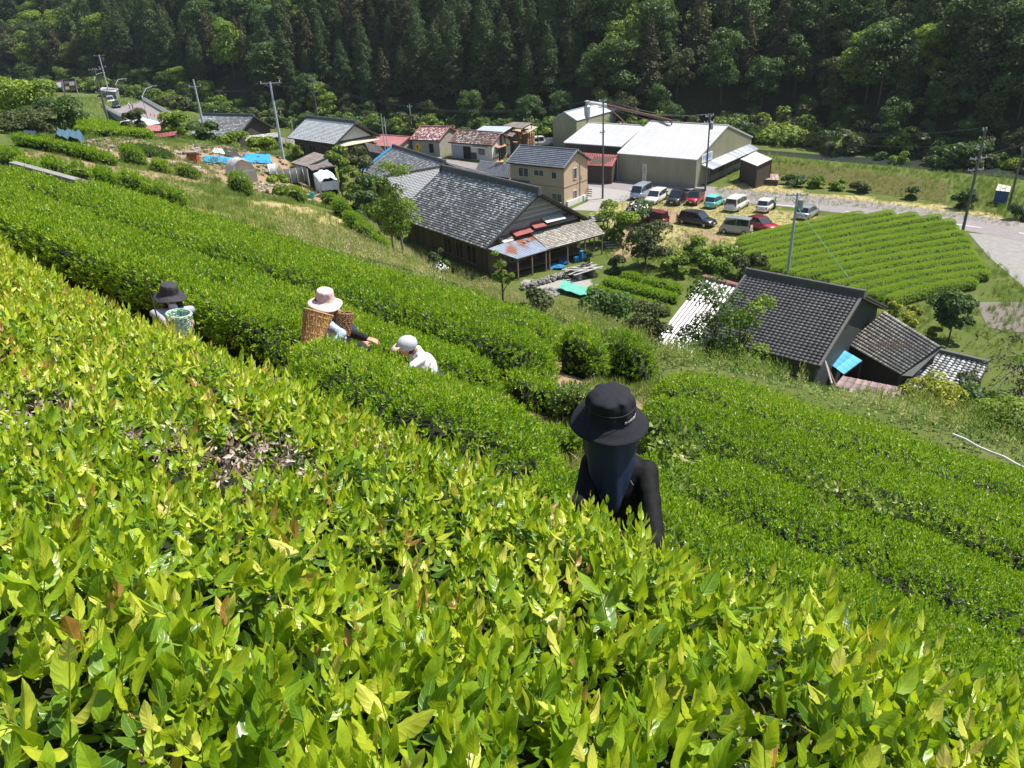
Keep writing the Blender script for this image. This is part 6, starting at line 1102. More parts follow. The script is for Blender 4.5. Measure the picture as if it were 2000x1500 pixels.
field('bamboo_grass', 'pale bamboo grass on the bank between tea rows and farmhouse', PX([(560, 455), (700, 455), (800, 480), (900, 530), (1000, 570), (1120, 600), (1290, 660), (1250, 700), (1120, 645), (1000, 590), (700, 520), (540, 475)]), 8, 'sasa', .85, .86, .10)
field('bamboo_grass', 'green undergrowth down the slope towards the roofs', PX([(1000, 600), (1120, 612), (1300, 668), (1420, 715), (1560, 760), (1750, 790), (1990, 830), (1990, 900), (1800, 830), (1500, 742), (1250, 712), (1110, 655)]), 6, 'sasa', .75, .66, .13)
field('slope_grass', 'thin grass on the bare patch of the slope', PX([(300, 395), (420, 365), (560, 390), (700, 420), (760, 480), (680, 500), (520, 455), (300, 400)]), 9, 'grass_tufts', 1.3, .60, .15, hole=-.25)
field('slope_grass', 'mixed grass around the round bushes on the left slope', PX([(0, 290), (130, 300), (330, 335), (480, 360), (480, 420), (300, 400), (160, 370), (0, 335)]), 9, 'grass_tufts', .9, .48, .14)
field('garden_weeds', 'weeds and leftovers between the garden beds', PX([(20, 240), (300, 240), (560, 290), (690, 390), (560, 400), (330, 330), (20, 300)]), 3, 'grass_tufts', 1.7, .45, .14, hole=.05)
field('lot_grass', 'short grass of the parking lot', LOT, 5, 'grass_tufts', .8, .68, .12, hole=-.5)
field('field_edge_grass', 'long green grass around the lower tea field and yard', GP([(1290, 440), (1440, 480), (1540, 560), (1730, 610), (1940, 560), (1870, 450), (1985, 540), (2100, 640), (1990, 720), (1850, 700), (1560, 560), (1470, 540), (1300, 560), (1160, 545), (1180, 480)]), 3.4, 'tall_grass', .55, .5, .12, hole=-.2)
field('straw_grass', 'dry cut grass along the road', STRAW, 7, 'grass_tufts', .9, .88, .08)
field('meadow_grass', 'rough grass between warehouse, paddy and river', GP([(1500, 300), (1640, 318), (1990, 345), (1990, 430), (1860, 405), (1480, 345), (1400, 372), (1445, 300)]), 1.6, 'tall_grass', .5, .52, .14)
field('meadow_grass', 'grass and scrub around the bridge and farmhouses on the left', [(-30, 130), (-20, 160), (-60, 200), (-100, 212), (-75, 165), (-45, 140)], 2.2, 'mixed_sprigs', 3.2, .5, .14)
field('meadow_grass', 'scrub between the bridge and the forest edge', PX([(120, 192), (330, 188), (380, 240), (300, 262), (170, 245)]), 2.5, 'mixed_sprigs', 3.4, .45, .14)
field('river_grass', 'grass and reeds between paddy and river', GP([(1480, 312), (1700, 325), (1900, 345), (2050, 390), (2050, 440), (1870, 410), (1860, 350), (1700, 332), (1500, 320)]), 2, 'tall_grass', .7, .55, .14)
field('bank_grass', 'grass strip just below the lowest tea rows', [xy(*q) for q in [(12.2, -14), (12.2, 30), (16, 30), (17, 20), (17, -14)]], 16, 'mixed_sprigs', 1.5, .52, .14)
field('bank_grass', 'rough growth on the steep bank above the roofs', [xy(*q) for q in [(15.5, -14), (15.5, 30), (24, 22), (32, 8), (34, -14)]], 12, 'mixed_sprigs', 1.5, .50, .15)
field('row_grass', 'grass between the overgrown bush and the tea rows', [xy(*q) for q in [(1.6, 5), (1.6, 26), (5.2, 26), (5.2, 6)]], 30, 'mixed_sprigs', .9, .52, .14)
# path between the blocks of rows
pth = [xy(*q) for q in [(2.4, 2.6), (4.2, 3.2), (6.6, 4.2), (9, 5.6), (12.8, 5.8), (12.8, 8), (9.3, 6.6), (7, 6.2), (4.8, 5.4), (2.4, 3.9)]]
field('path_grass', 'grass and dry straw on the path between the tea rows', pth, 60, 'grass_tufts', .55, .66, .2, hole=-.15)
field('path_weeds', 'leafy weeds along the path edges', pth, 60, 'mixed_sprigs', .9, .5, .15, hole=-.1)
# bushes along the path
def bush(label, px, py, d, w, h, cname='tea_sprigs', tint=.5, dens=420, size=1.0, group=None, name='bush', cat='bush', ground=True, ln=.8, **k):
    P = atd(px, py, d); x, y = P[0], P[1]; a = random.uniform(0, pi) if 'ang' not in k else k.pop('ang'); v = np.array([cos(a), sin(a)])*w*ln*.5; return hedge(label, [np.array([x, y])-v, np.array([x, y]), np.array([x, y])+v], w, h, dens, cname, size, tint, .13, group, name, cat, pw=.75, ph=.6, lump=.13, **k)
bush('rounded leafy tea bush below the end of the farthest tea row', 1138, 715, 14.0, 1.05, 1.0, dens=600, tint=.62, size=1.0); bush('darker brown-green bush right of the rounded tea bush', 1232, 725, 14.6, 1.1, 1.0, tint=.36, dens=600)
bush('low tea bush on the path left of the black hat', 1010, 800, 8.2, .62, .42, tint=.62, dens=700); bush('second low tea bush on the path, nearer the clipped rows', 950, 815, 7.4, .6, .45, tint=.6, dens=700); bush('scraggly low bush at the front end of the path', 1000, 870, 6.2, .6, .35, tint=.5, dens=600, cname='mixed_sprigs', size=.6); bush('small bush beside the brim of the black hat', 1095, 780, 8.4, .55, .45, tint=.48, dens=600); bush('broad bush behind the rounded tea bush', 1090, 655, 17, 1.6, .8, tint=.55); bush('loose green bush filling the path near the third row end', 1045, 745, 10.5, .9, .5, dens=600, tint=.58); bush('pale weedy bush between path and right tea rows', 1120, 745, 10, .8, .45, 'mixed_sprigs', .55, 420, .8); bush('low weedy bush at the corner of the right tea rows', 1050, 860, 6.0, .7, .4, 'mixed_sprigs', .5, 500, .6); bush('yellowish bush above the white striped roof', 1200, 655, 20, 2.0, 1.0, 'mixed_sprigs', .66, 260, 1.3)
# pale weeds poking from the right rows
def weed(label, px, py, d, n=9, s=1.0, tint=.75):
    P = atd(px, py, d); t = thing('weed', label, 'weed', tuple(P)); q = rng.normal(0, .12, (n, 3))*np.array([1, 1, .3])*s; sc = scatter('foliage', q, dirs_to_euler(np.array([0, 0, 1.])+rng.normal(0, .6, (n, 3)), rng.uniform(0, 6, n)), rng.uniform(1.0, 1.8, n)*s, np.clip(tint+rng.normal(0, .06, n), 0, 1), 'mixed_sprigs', t)
weed('pale broad-leaved weed in the tea row right of the black hat', 1330, 890, 5.7, 22, 1.0, .68); weed('pale weed tuft in the middle of the right tea rows', 1600, 965, 6.6, 9, .8); weed('whitish weed leaves in the near right tea row', 1700, 995, 6.2, 8, .9); weed('pale weed just right of the black shoulder', 1335, 960, 5.2, 9, .8, .64)
# round bushes and garden hedges on the left slope
GB = 'low round tea bushes on the left slope'
for px, py, d, w, h, lb in [(115, 352, 40, 1.5, .9, 'round bush nearest the concrete edge'), (165, 362, 38, 1.4, .8, 'second round bush from the concrete edge'), (210, 368, 37, 1.4, .85, 'third round bush from the concrete edge'), (262, 372, 36.5, 1.4, .9, 'fourth round bush from the concrete edge'), (305, 382, 36, 1.3, .85, 'fifth round bush from the concrete edge'), (345, 385, 36, 1.1, .7, 'last round bush of the row, near the tall dry grass'), (60, 338, 41, 1.6, .8, 'flat bush at the left beginning of the concrete edge'), (20, 312, 50, 2.0, 1.0, 'dark bush at the left picture edge'), (475, 388, 62, 2.0, 1.5, 'big round bush alone below the plastic tunnel'), (578, 386, 66, 1.8, 1.1, 'round clipped bush left of the turquoise basin'), (650, 395, 68, 2.0, 1.3, 'round clipped bush below the carport'), (668, 408, 64, 1.8, 1.2, 'second clipped bush below the carport'), (690, 425, 62, 1.9, 1.2, 'third clipped bush going down the bank'), (715, 440, 60, 2.0, 1.2, 'fourth clipped bush going down the bank'), (745, 455, 58, 2.0, 1.2, 'lowest clipped bush beside the slender trees'), (265, 325, 64, 2.4, 1.1, 'round bush in front of the dark green bed'), (315, 328, 63, 1.7, .8, 'small round bush right of the garden bed'), (365, 335, 64, 1.9, .8, 'low bush under the orange bin'), (165, 322, 60, 1.0, .9, 'narrow bush at the end of the long garden hedge'), (860, 488, 70, 1.8, 1.0, 'clipped green dome beside the farmhouse wall'), (900, 505, 66, 2.0, 1.0, 'second green dome beside the farmhouse wall'), (935, 520, 62, 2.0, .9, 'third green dome beside the farmhouse wall')]:
    bush(lb, px, py, d, w, h*1.2, 'tea_sprigs', random.uniform(.46, .6), 300, 1.6, GB, 'round_bush', 'bush', dref=6, dmin=60)
def hpx(label, pts, W, Hh, **k):
    L = [hit(*p)[:2] for p in pts]; return hedge(label, L, W, Hh, k.pop('dens', 300), k.pop('cname', 'far_sprigs'), k.pop('size', 1.4), k.pop('tint', .56), .1, k.pop('group', None), dref=6, dmin=k.pop('dmin', 45), **k)
hpx('long low garden hedge descending from the left edge to the garden path', [(35, 284), (90, 294), (150, 306), (225, 326)], 1.5, .9, tint=.55)
for k, (a_, b_) in enumerate([((150, 262), (300, 272)), ((160, 254), (305, 262)), ((175, 247), (305, 254))]): hpx(('nearest', 'middle', 'farthest')[k]+' terraced tea row between the big left tree and the red-roofed hut', [a_, b_], 2.6, .9, tint=.6, dmin=16, size=1.5)
for k, (a_, b_) in enumerate([((-40, 245), (75, 250)), ((-40, 236), (60, 238))]): hpx(('nearer', 'farther')[k]+' tea row at the left edge under the big tree', [a_, b_], 2.5, 1.0, tint=.6, dmin=16, size=1.5)
hpx('dark green vegetable bed in the garden', [(258, 302), (318, 304)], 3.2, .6, tint=.33, cname='mixed_sprigs', size=1.3)
# three hedges beside the net
for k, (a_, b_) in enumerate([((1150, 573), (1310, 618)), ((1178, 556), (1322, 594)), ((1215, 545), (1250, 556)), ((1258, 556), (1330, 576))]):
    L = [onz(*p, GZ)[:2] for p in (a_, b_)]; hedge(('nearest clipped hedge beside the teal net', 'middle clipped hedge behind the teal net', 'short clipped hedge left of the gap', 'farthest clipped hedge near the yard trees')[k], L, 1.5, .8, 300, 'far_sprigs', 1.3, .58, .1, 'clipped hedges in the farmhouse yard', dref=6, dmin=45)
# lower tea field: rows fan from lower left to upper right
LFT = [(1440, 482), (1440, 492), (1445, 503), (1455, 512), (1468, 522), (1485, 532), (1505, 541), (1530, 549), (1555, 556), (1600, 563), (1620, 574), (1655, 583), (1690, 592), (1730, 602)]
RGT = [(1685, 428), (1745, 426), (1790, 430), (1835, 434), (1862, 444), (1868, 455), (1880, 466), (1888, 480), (1893, 493), (1902, 506), (1910, 518), (1922, 531), (1930, 545), (1905, 562)]
nm_ = ['first', 'second', 'third', 'fourth', 'fifth', 'sixth', 'seventh', 'eighth', 'ninth', 'tenth', 'eleventh', 'twelfth', 'thirteenth', 'nearest']
for k, (a_, b_) in enumerate(zip(LFT, RGT)):
    A_ = onz(*a_, GZ)[:2]; B_ = onz(*b_, GZ)[:2]; n_ = np.array([-(B_-A_)[1], (B_-A_)[0]])/np.linalg.norm(B_-A_); C_ = (A_+B_)/2+n_*1.0
    Lq = [A_*(1-u)**2+2*C_*u*(1-u)+B_*u*u for u in np.linspace(0, 1, 9)]
    hedge(nm_[k]+' tea row of the lower field counted from the parked cars' if k < 13 else 'nearest tea row of the lower field above the dark tiled roofs', Lq, 1.42, 1.0, 460, 'far_sprigs', .8, .70, .06, 'tea rows of the lower field', dref=6, dmin=75, lump=.03)
# ---- trees
def top_tree(label, px, py, d, mes_fn, top=None, name='tree', cat='tree', group=None, base=None, sc=1.0, hsc=None):
    """trunk foot at pixel (px, py) seen at distance d or on the ground, crown top at pixel row top"""
    P = hit(px, py) if d is None else atd(px, py, d); g = float(H(P[0], P[1])); 
    if d is None: g = P[2]
    lo, hi = .3, 40.
    for _ in range(30):
        m_ = (lo+hi)/2; yy = proj(np.array([P[0], P[1], g+m_]))[1][0]
        if yy > top: lo = m_
        else: hi = m_
    h = lo; me = mes_fn(h); return place_tree(name, label, me, (P[0], P[1], g-.05), 1.0, 0, group, cat), h
def W_(px, d): return px*d/1480
TT = [('dark round-headed tree in the middle of the farmhouse yard', 1260, 522, None, 430, 52, M_BR3, 2600, .19, .25, 16), ('fresh green bushy tree left of the round-headed tree', 1200, 478, None, 394, 44, M_BR2, 2600, .2, .05, 18),
 ('tree with white blossom beside the pavement', 1245, 440, None, 394, 30, M_BR1, 1500, .18, .1, 12), ('ball-shaped shrub in front of the yard trees', 1196, 533, None, 485, 24, M_BR3, 1300, .15, .05, 8), ('narrow dark shrub at the blue bundles', 1152, 533, None, 483, 17, M_BR3, 1100, .15, .05, 8),
 ('pale green umbrella-shaped tree right of the dark tiled roof', 1852, 668, None, 572, 50, M_BR1, 3000, .16, .35, 14), ('big broad tree at the upper left edge', 50, 262, 96, 158, 95, M_BR2, 6500, .26, .1, 30), ('darker bushy tree right of the big left tree', 112, 270, 90, 195, 62, M_BR1, 5000, .22, .05, 22), ('third tree in the left clump with a dense low crown', 60, 275, 84, 215, 55, M_BR3, 3600, .2, .05, 20),
 ('small dark tree in front of the bridge', 262, 250, 118, 212, 30, M_BR3, 1500, .28, .2, 10), ('light yellow-green shrub tree right of the bridge barn', 350, 268, 108, 222, 36, M_BR2, 2200, .3, .05, 14), ('mid green shrub under the leaning concrete pole', 400, 285, 100, 240, 34, M_BR1, 1900, .28, .05, 12), ('low spreading shrub before the dark gable', 450, 292, 98, 262, 36, M_BR2, 1700, .26, .05, 12), ('bushy green clump before the silvery roofed house', 520, 300, 95, 272, 34, M_BR2, 1800, .26, .05, 12), ('green shrub between pole and silvery roofed house', 572, 298, 93, 270, 18, M_BR2, 900, .24, .05, 8),
 ('bright yellow-green tree behind the carport', 662, 335, 84, 284, 26, M_BR2, 1800, .22, .1, 12), ('large olive-brown round tree right of the yellow-green one', 702, 335, 86, 285, 36, M_BR3, 3200, .2, .1, 16), ('bright maple-like tree above the white flowers', 695, 378, 76, 318, 28, M_BR2, 2200, .2, .05, 14), ('dense green tree leaning over the garden corner', 735, 400, 74, 330, 36, M_BR1, 2600, .2, .05, 16), ('dark shrub mass at the foot of the garden trees', 700, 412, 70, 372, 34, M_BR1, 1900, .2, .05, 12), ('leafy low tree between garden and farmhouse', 760, 430, 70, 375, 34, M_BR1, 2000, .2, .05, 12),
 ('light green leafy shrub in front of the garden beds', 548, 385, 68, 342, 24, M_BR2, 1500, .2, .02, 10), ('left riverside tree behind the warehouse', 1545, 320, 138, 256, 66, M_BR2, 4200, .42, .05, 22), ('right riverside tree with broad layered crown', 1640, 332, 130, 265, 58, M_BR2, 4200, .4, .05, 22), ('tall bright tree rising behind the halls', 1090, 262, 165, 184, 42, M_BR2, 4200, .42, .05, 22), ('small light tree behind the warehouse ridge', 1322, 250, 160, 228, 20, M_BR2, 900, .4, .1, 8),
 ('silvery-leaved shrub on the river bank', 1808, 350, 122, 292, 18, M_BR2, 1500, .26, .05, 10), ('silvery-leaved lower shrub right of its taller neighbour', 1838, 352, 121, 305, 22, M_BR2, 1600, .26, .05, 10), ('dark round bush at the roadside near the tall pole', 1874, 405, None, 362, 28, M_BR1, 1800, .22, .03, 10), ('green tree left of the blue hut', 1955, 362, 112, 308, 38, M_BR2, 2600, .3, .05, 14), ('shrub at the right picture edge by the road', 2000, 430, None, 385, 26, M_BR1, 1400, .25, .05, 8),
 ('leafy shrub growing in the yard before the parked cars', 1350, 510, None, 470, 34, M_BR2, 2200, .22, .02, 14), ('taller leafy shrub in the yard right of its neighbour', 1400, 530, None, 478, 42, M_BR2, 2800, .22, .02, 16), ('pale grey-green shrub left of the dark tiled roof', 1460, 545, None, 492, 34, M_BR3, 1800, .2, .02, 12), ('yellow-green shrub under the round-headed tree', 1320, 540, None, 505, 30, M_BR2, 1500, .2, .02, 10),
 ('bright feathery bush in front of the dark tiled roof', 1455, 712, 37, 655, 48, M_BR2, 3000, .1, .02, 16), ('small airy tree beside the farmhouse tin roof', 980, 540, 68, 470, 24, M_BR2, 1000, .15, .3, 9), ('white-flowering bush along the farmhouse wall', 856, 492, 78, 468, 20, M_BR1, 1100, .16, .02, 9),
 ('golden-leaved bush at the edge of the right tea rows', 1800, 850, 25, 738, 60, M_YEL, 2400, .07, .02, 22), ('low yellow shrub left of the umbrella-shaped tree', 1748, 615, None, 592, 16, M_YEL, 700, .14, .02, 7), ('second low yellow shrub behind the wing roof', 1787, 612, None, 596, 14, M_YEL, 600, .14, .02, 6), ('third low yellow shrub along the wing roof', 1775, 640, None, 612, 20, M_YEL, 800, .14, .02, 7), ('yellow-green shrub below the umbrella-shaped tree', 1825, 662, None, 640, 18, M_YEL, 700, .14, .02, 6),
 ('vine-covered bush at the right edge above the tea rows', 1960, 900, 22, 790, 95, M_BR2, 5000, .075, .02, 26), ('second vine-covered bush behind the first one', 1900, 860, 26, 765, 70, M_BR1, 3600, .085, .02, 20), ('dull green shrub under the weeping tree', 1870, 800, 32, 720, 50, M_BR3, 2600, .1, .02, 16), ('bush on the bank right of the teal net', 1270, 640, 38, 575, 60, M_BR3, 3400, .11, .02, 18), ('bush on the bank below the teal net', 1180, 640, 32, 580, 60, M_BR1, 3000, .1, .02, 18), ('bush on the bank left of the teal net', 1060, 620, 38, 570, 50, M_BR3, 2600, .11, .02, 16), ('row of paddy-side bushes, left end', 1550, 362, None, 342, 26, M_BR1, 1200, .26, .02, 8), ('row of paddy-side bushes, second', 1590, 366, None, 344, 22, M_BR2, 1200, .26, .02, 8), ('row of paddy-side bushes, third', 1632, 370, None, 352, 20, M_BR2, 1000, .26, .02, 8), ('row of paddy-side bushes, right end', 1676, 376, None, 358, 20, M_BR3, 1000, .26, .02, 8), ('bush standing alone at the paddy corner', 1778, 390, None, 368, 20, M_BR1, 1000, .26, .02, 8)]
for q, (lb, px, py, d, top, rp, m_, n, sz, zb, lo_) in enumerate(TT):
    P = hit(px, py) if d is None else atd(px, py, d); dd = proj(P)[2][0]; rw = W_(rp, dd)
    top_tree(lb, px, py, d, lambda h: bro_tree(max(h, .4), rw, int(n*1.5), 300+q, m_, sz*.82, lo_, zb, trunk=max(.04, h*.02), flat=.8 if h > rw else .6), top, 'tree' if zb > .09 else 'shrub', 'tree' if zb > .09 else 'shrub')
# blossoms
def blossoms(t, r, h, n, col, name='blossom', s=.14, z0=.5):
    r_ = np.random.default_rng(4); D = r_.normal(0, 1, (n, 3)); D[:, 2] = np.abs(D[:, 2]); D /= np.linalg.norm(D, axis=1, keepdims=True); C = D*np.array([r, r, h*.5])+np.array([0, 0, h*z0]); V, F_ = quadcloud(C, D, np.full(n, s), 1.6, .4, 3); o = link(name, mesh_np(name, V, F_), mat(name+'_white', col, .7), t); o['kind'] = 'stuff'
for o in list(COL.objects):
    lb = o.get('label', '')
    if 'white blossom' in lb: blossoms(o, 1.7, 3.0, 160, (.75, .76, .68), s=.17)
    if 'white-flowering' in lb: blossoms(o, .9, 1.3, 110, (.75, .76, .68), s=.12)
# slender sparse trees
def sparse(label, px, py, d, top, rp, seed, m_=None, n=900, sz=.14, lobes=14, bark=None, lean=(0, 0), name='tree', zb=.45, trunk=.07):
    P = atd(px, py, d); rw = W_(rp, d); return top_tree(label, px, py, d, lambda h: bro_tree(h, rw, n, seed, m_ or M_BR2, sz, lobes, zb, trunk, bark or M_BARKP, lean), top, name)
sparse('slender pale-trunked tree with sparse leaves, left of two', 772, 520, 48, 372, 44, 501, n=3000, sz=.075, zb=.4, lobes=24, trunk=.08); sparse('slender pale-trunked tree reaching highest over the grey roofs', 790, 520, 48, 300, 40, 502, n=3400, sz=.075, zb=.3, lobes=26, trunk=.085)
sparse('airy young tree in front of the striped white roof', 1392, 712, 36, 548, 78, 503, M_BR1, 3200, .085, 24, M_BARK, (0, 0), zb=.38); sparse('second airy tree with bright top before the dark tiled roof', 1420, 712, 36, 566, 50, 504, M_BR2, 1500, .085, 12, M_BARK, (.8, 0), zb=.5)
# weeping tree at the right edge
def weeping():
    d = 36; P = atd(1985, 800, d); g = float(H(P[0], P[1])); t = thing('tree', 'weeping bare-twigged tree hanging over the right picture edge', 'tree', (P[0], P[1], g)); h = proj(P)[0][0]; top = atd(1960, 625, d)[2]-g; mb = MB(); rr = random.Random(5); mb.tube([(0, 0, 0), (.1, 0, top*.5), (0, 0, top)], .14, 7, .05); C = []
    for k in range(70):
        a = rr.uniform(0, 6.28); L = rr.uniform(.8, 3.4); z0 = top*rr.uniform(.6, 1); p = [(0, 0, z0)]
        for i in range(1, 7): u = i/6; q = (cos(a)*L*u**.8, sin(a)*L*u**.8, z0+.5*sin(u*2)-2.1*u*u*rr.uniform(.8, 1.1)); p.append(q)
        mb.tube(p, .02, 4, .006)
        for i in range(26): u = rr.random(); j = min(5, int(u*6)); e = u*6-j; C.append(tuple(p[j][c]*(1-e)+p[j+1][c]*e+rr.gauss(0, .08) for c in range(3)))
    mb.build('trunk', M_BARKP, t); C = np.array(C); V, F_ = quadcloud(C, np.tile([0, 0, .3], (len(C), 1)), np.full(len(C), .10), .8, .8, 3); me = mesh_np('crown', V, F_, False, None, np.clip(.45+rng.normal(0, .12, len(F_)), 0, 1)); me.materials.append(M_BR3); link('crown', me, None, t)
weeping()
# garden odds and ends: small pots and stones
newcol('debris')
for k in range(5):
    mb = MB(); mb.box((0, 0, .08), (random.uniform(.2, .6), random.uniform(.15, .3), random.uniform(.08, .25)), random.random()); o = mb.build('debris_shape', mat('debris%d' % k, [(.4, .38, .35), (.25, .2, .15), (.12, .12, .12), (.5, .5, .48), (.3, .22, .16)][k], .8), None, False, 0, 0, PROTO)
field('garden_debris', 'small boards, stones and pots scattered in the garden plots', P_GARDEN, .8, 'debris', 1.0, .5, .1)

# ================================================================== HAZE
hz = MB(); hz.box((-40, 130, 2), (760, 560, 92)); hm = bpy.data.materials.new('haze'); hm.use_nodes = True; hn = hm.node_tree.nodes; hn.remove(hn['Principled BSDF']); pv = hn.new('ShaderNodeVolumePrincipled'); pv.inputs['Color'].default_value = (.80, .88, 1, 1); pv.inputs['Density'].default_value = .00012; pv.inputs['Anisotropy'].default_value = .3; hm.node_tree.links.new(pv.outputs[0], hn['Material Output'].inputs['Volume']); hzo = hz.build('haze', hm); hzo['kind'] = 'stuff'; hzo.pop('label', None)
# ================================================================== PEOPLE (one continuous remeshed body each; clothes as children)
M_SKIN = mat('skin', (.52, .30, .20), .55, (.46, .25, .17), 20, .05, 60, spec=.4); M_HAIR = mat('black_hair', (.015, .012, .010), .5, (.03, .022, .018), 30, .3, 80, aniso=(8, 8, 1))
def cap(mb, p, q, r0, r1=None, n=12, mid=None):
    p = Vector(p); q = Vector(q); r1 = r0 if r1 is None else r1; d = (q-p).normalized(); pts = [p-d*r0*.95, p-d*r0*.7, p]; rr = [r0*.15, r0*.72, r0]
    if mid: m_ = p.lerp(q, mid[0]); pts.append(m_); rr.append(mid[1])
    pts += [q, q+d*r1*.7, q+d*r1*.95]; rr += [r1, r1*.72, r1*.15]; mb.tube(pts, rr, n)
def ell(mb, c, r, rz=0, rx=0, n=16):
    M_ = Matrix.Rotation(rz, 3, 'Z')@Matrix.Rotation(rx, 3, 'X'); mb.lathe([(sin(pi*i/10)+1e-4, -cos(pi*i/10)) for i in range(11)], n, fn=lambda p, a, i: tuple(Vector(c)+M_@Vector((p[0]*r[0], p[1]*r[1], p[2]*r[2]))))
def remesh(mb, name, m, parent, vox, smooth=2, disp=None):
    o = mb.build(name, m, parent, True); r = o.modifiers.new('r', 'REMESH'); r.mode = 'VOXEL'; r.voxel_size = vox; r.use_smooth_shade = True; s = o.modifiers.new('s', 'SMOOTH'); s.iterations = smooth; s.factor = .5
    if disp: tx = bpy.data.textures.new(name+'_fold', 'CLOUDS'); tx.noise_scale = disp[1]; tx.noise_depth = 2; d = o.modifiers.new('d', 'DISPLACE'); d.texture = tx; d.strength = disp[0]; d.texture_coords = 'LOCAL'
    return o
def hand(mb, w, d, u, s=1.0):
    """hand at wrist w pointing along d, palm normal u: palm, four bent fingers, thumb"""
    w = Vector(w); d = Vector(d).normalized(); u = Vector(u).normalized(); r = d.cross(u).normalized(); u = r.cross(d).normalized(); P = lambda a, b, c: w+(d*a+r*b+u*c)*s
    for k in (-1, 0, 1): cap(mb, P(.01, k*.018, 0), P(.085, k*.026, 0), .016*s, .014*s, 8)
    for k, (b, L) in enumerate(((-.034, .060), (-.012, .074), (.011, .070), (.032, .055))):
        a0 = P(.088, b, 0); a1 = P(.088+L*.5, b*1.1, -.010); a2 = P(.088+L*.8, b*1.1, -.034); a3 = P(.088+L*.78, b*1.05, -.055); mb.tube([a0, a1, a2, a3], [.0095*s, .0088*s, .0078*s, .006*s], 7)
    mb.tube([P(.02, -.03, -.004), P(.05, -.055, -.016), P(.082, -.05, -.034), P(.10, -.035, -.045)], [.013*s, .011*s, .009*s, .007*s], 7)
def lo(t, p): return Vector(p)-t.location
def bucket_hat(t, c, axis, R, rc, hc, m, droop=.06, wr=.006, name='hat', seed=1, wav=.012, rim=None, sag=0.0):
    """crown + brim around axis, c = centre of the brim's root"""
    z = Vector(axis).normalized(); x = z.cross(Vector((0, 1, 0))).normalized(); y = z.cross(x); rr = random.Random(seed); ph = [rr.uniform(0, 6) for _ in range(6)]
    prof = [(R, -droop), (R*.99, -droop+.004), (R*.8, -droop*.58), (rc*1.25, -droop*.16), (rc*1.05, .0), (rc*1.02, .02), (rc*.99, hc*.35), (rc*.97, hc*.62), (rc*.93, hc*.82), (rc*.86, hc*.90), (rc*.74, hc*.955), (rc*.5, hc*1.0), (rc*.22, hc*1.015), (.001, hc*1.02)]
    mb = MB()
    def fn(p, a, i):
        rad = math.hypot(p[0], p[1]); k = i/13; w_ = wr*(sin(a*3+ph[0]+i*.7)*cos(a*5+ph[1]-i*.5)-1.2*max(0, sin(a*4+ph[4]+i*.25))**6*(7 < i < 11))*(1 if 4 < i < 12 else .3); f_ = (1+w_/max(rad, .02)) if rad > .01 else 1; zz = p[2]+(wav*sin(2*a+ph[2])+wav*.5*sin(3*a+ph[3]))*max(0, (rad-rc)/(R-rc)) - sag*max(0, cos(a))*(1 if i > 8 else 0)*.5
        return tuple(Vector(c)+x*(p[0]*f_)+y*(p[1]*f_)+z*zz)
    mb.lathe(prof, 48, fn=fn); o = mb.build(name, m, t, True, 0, 1); return o, x, y, z
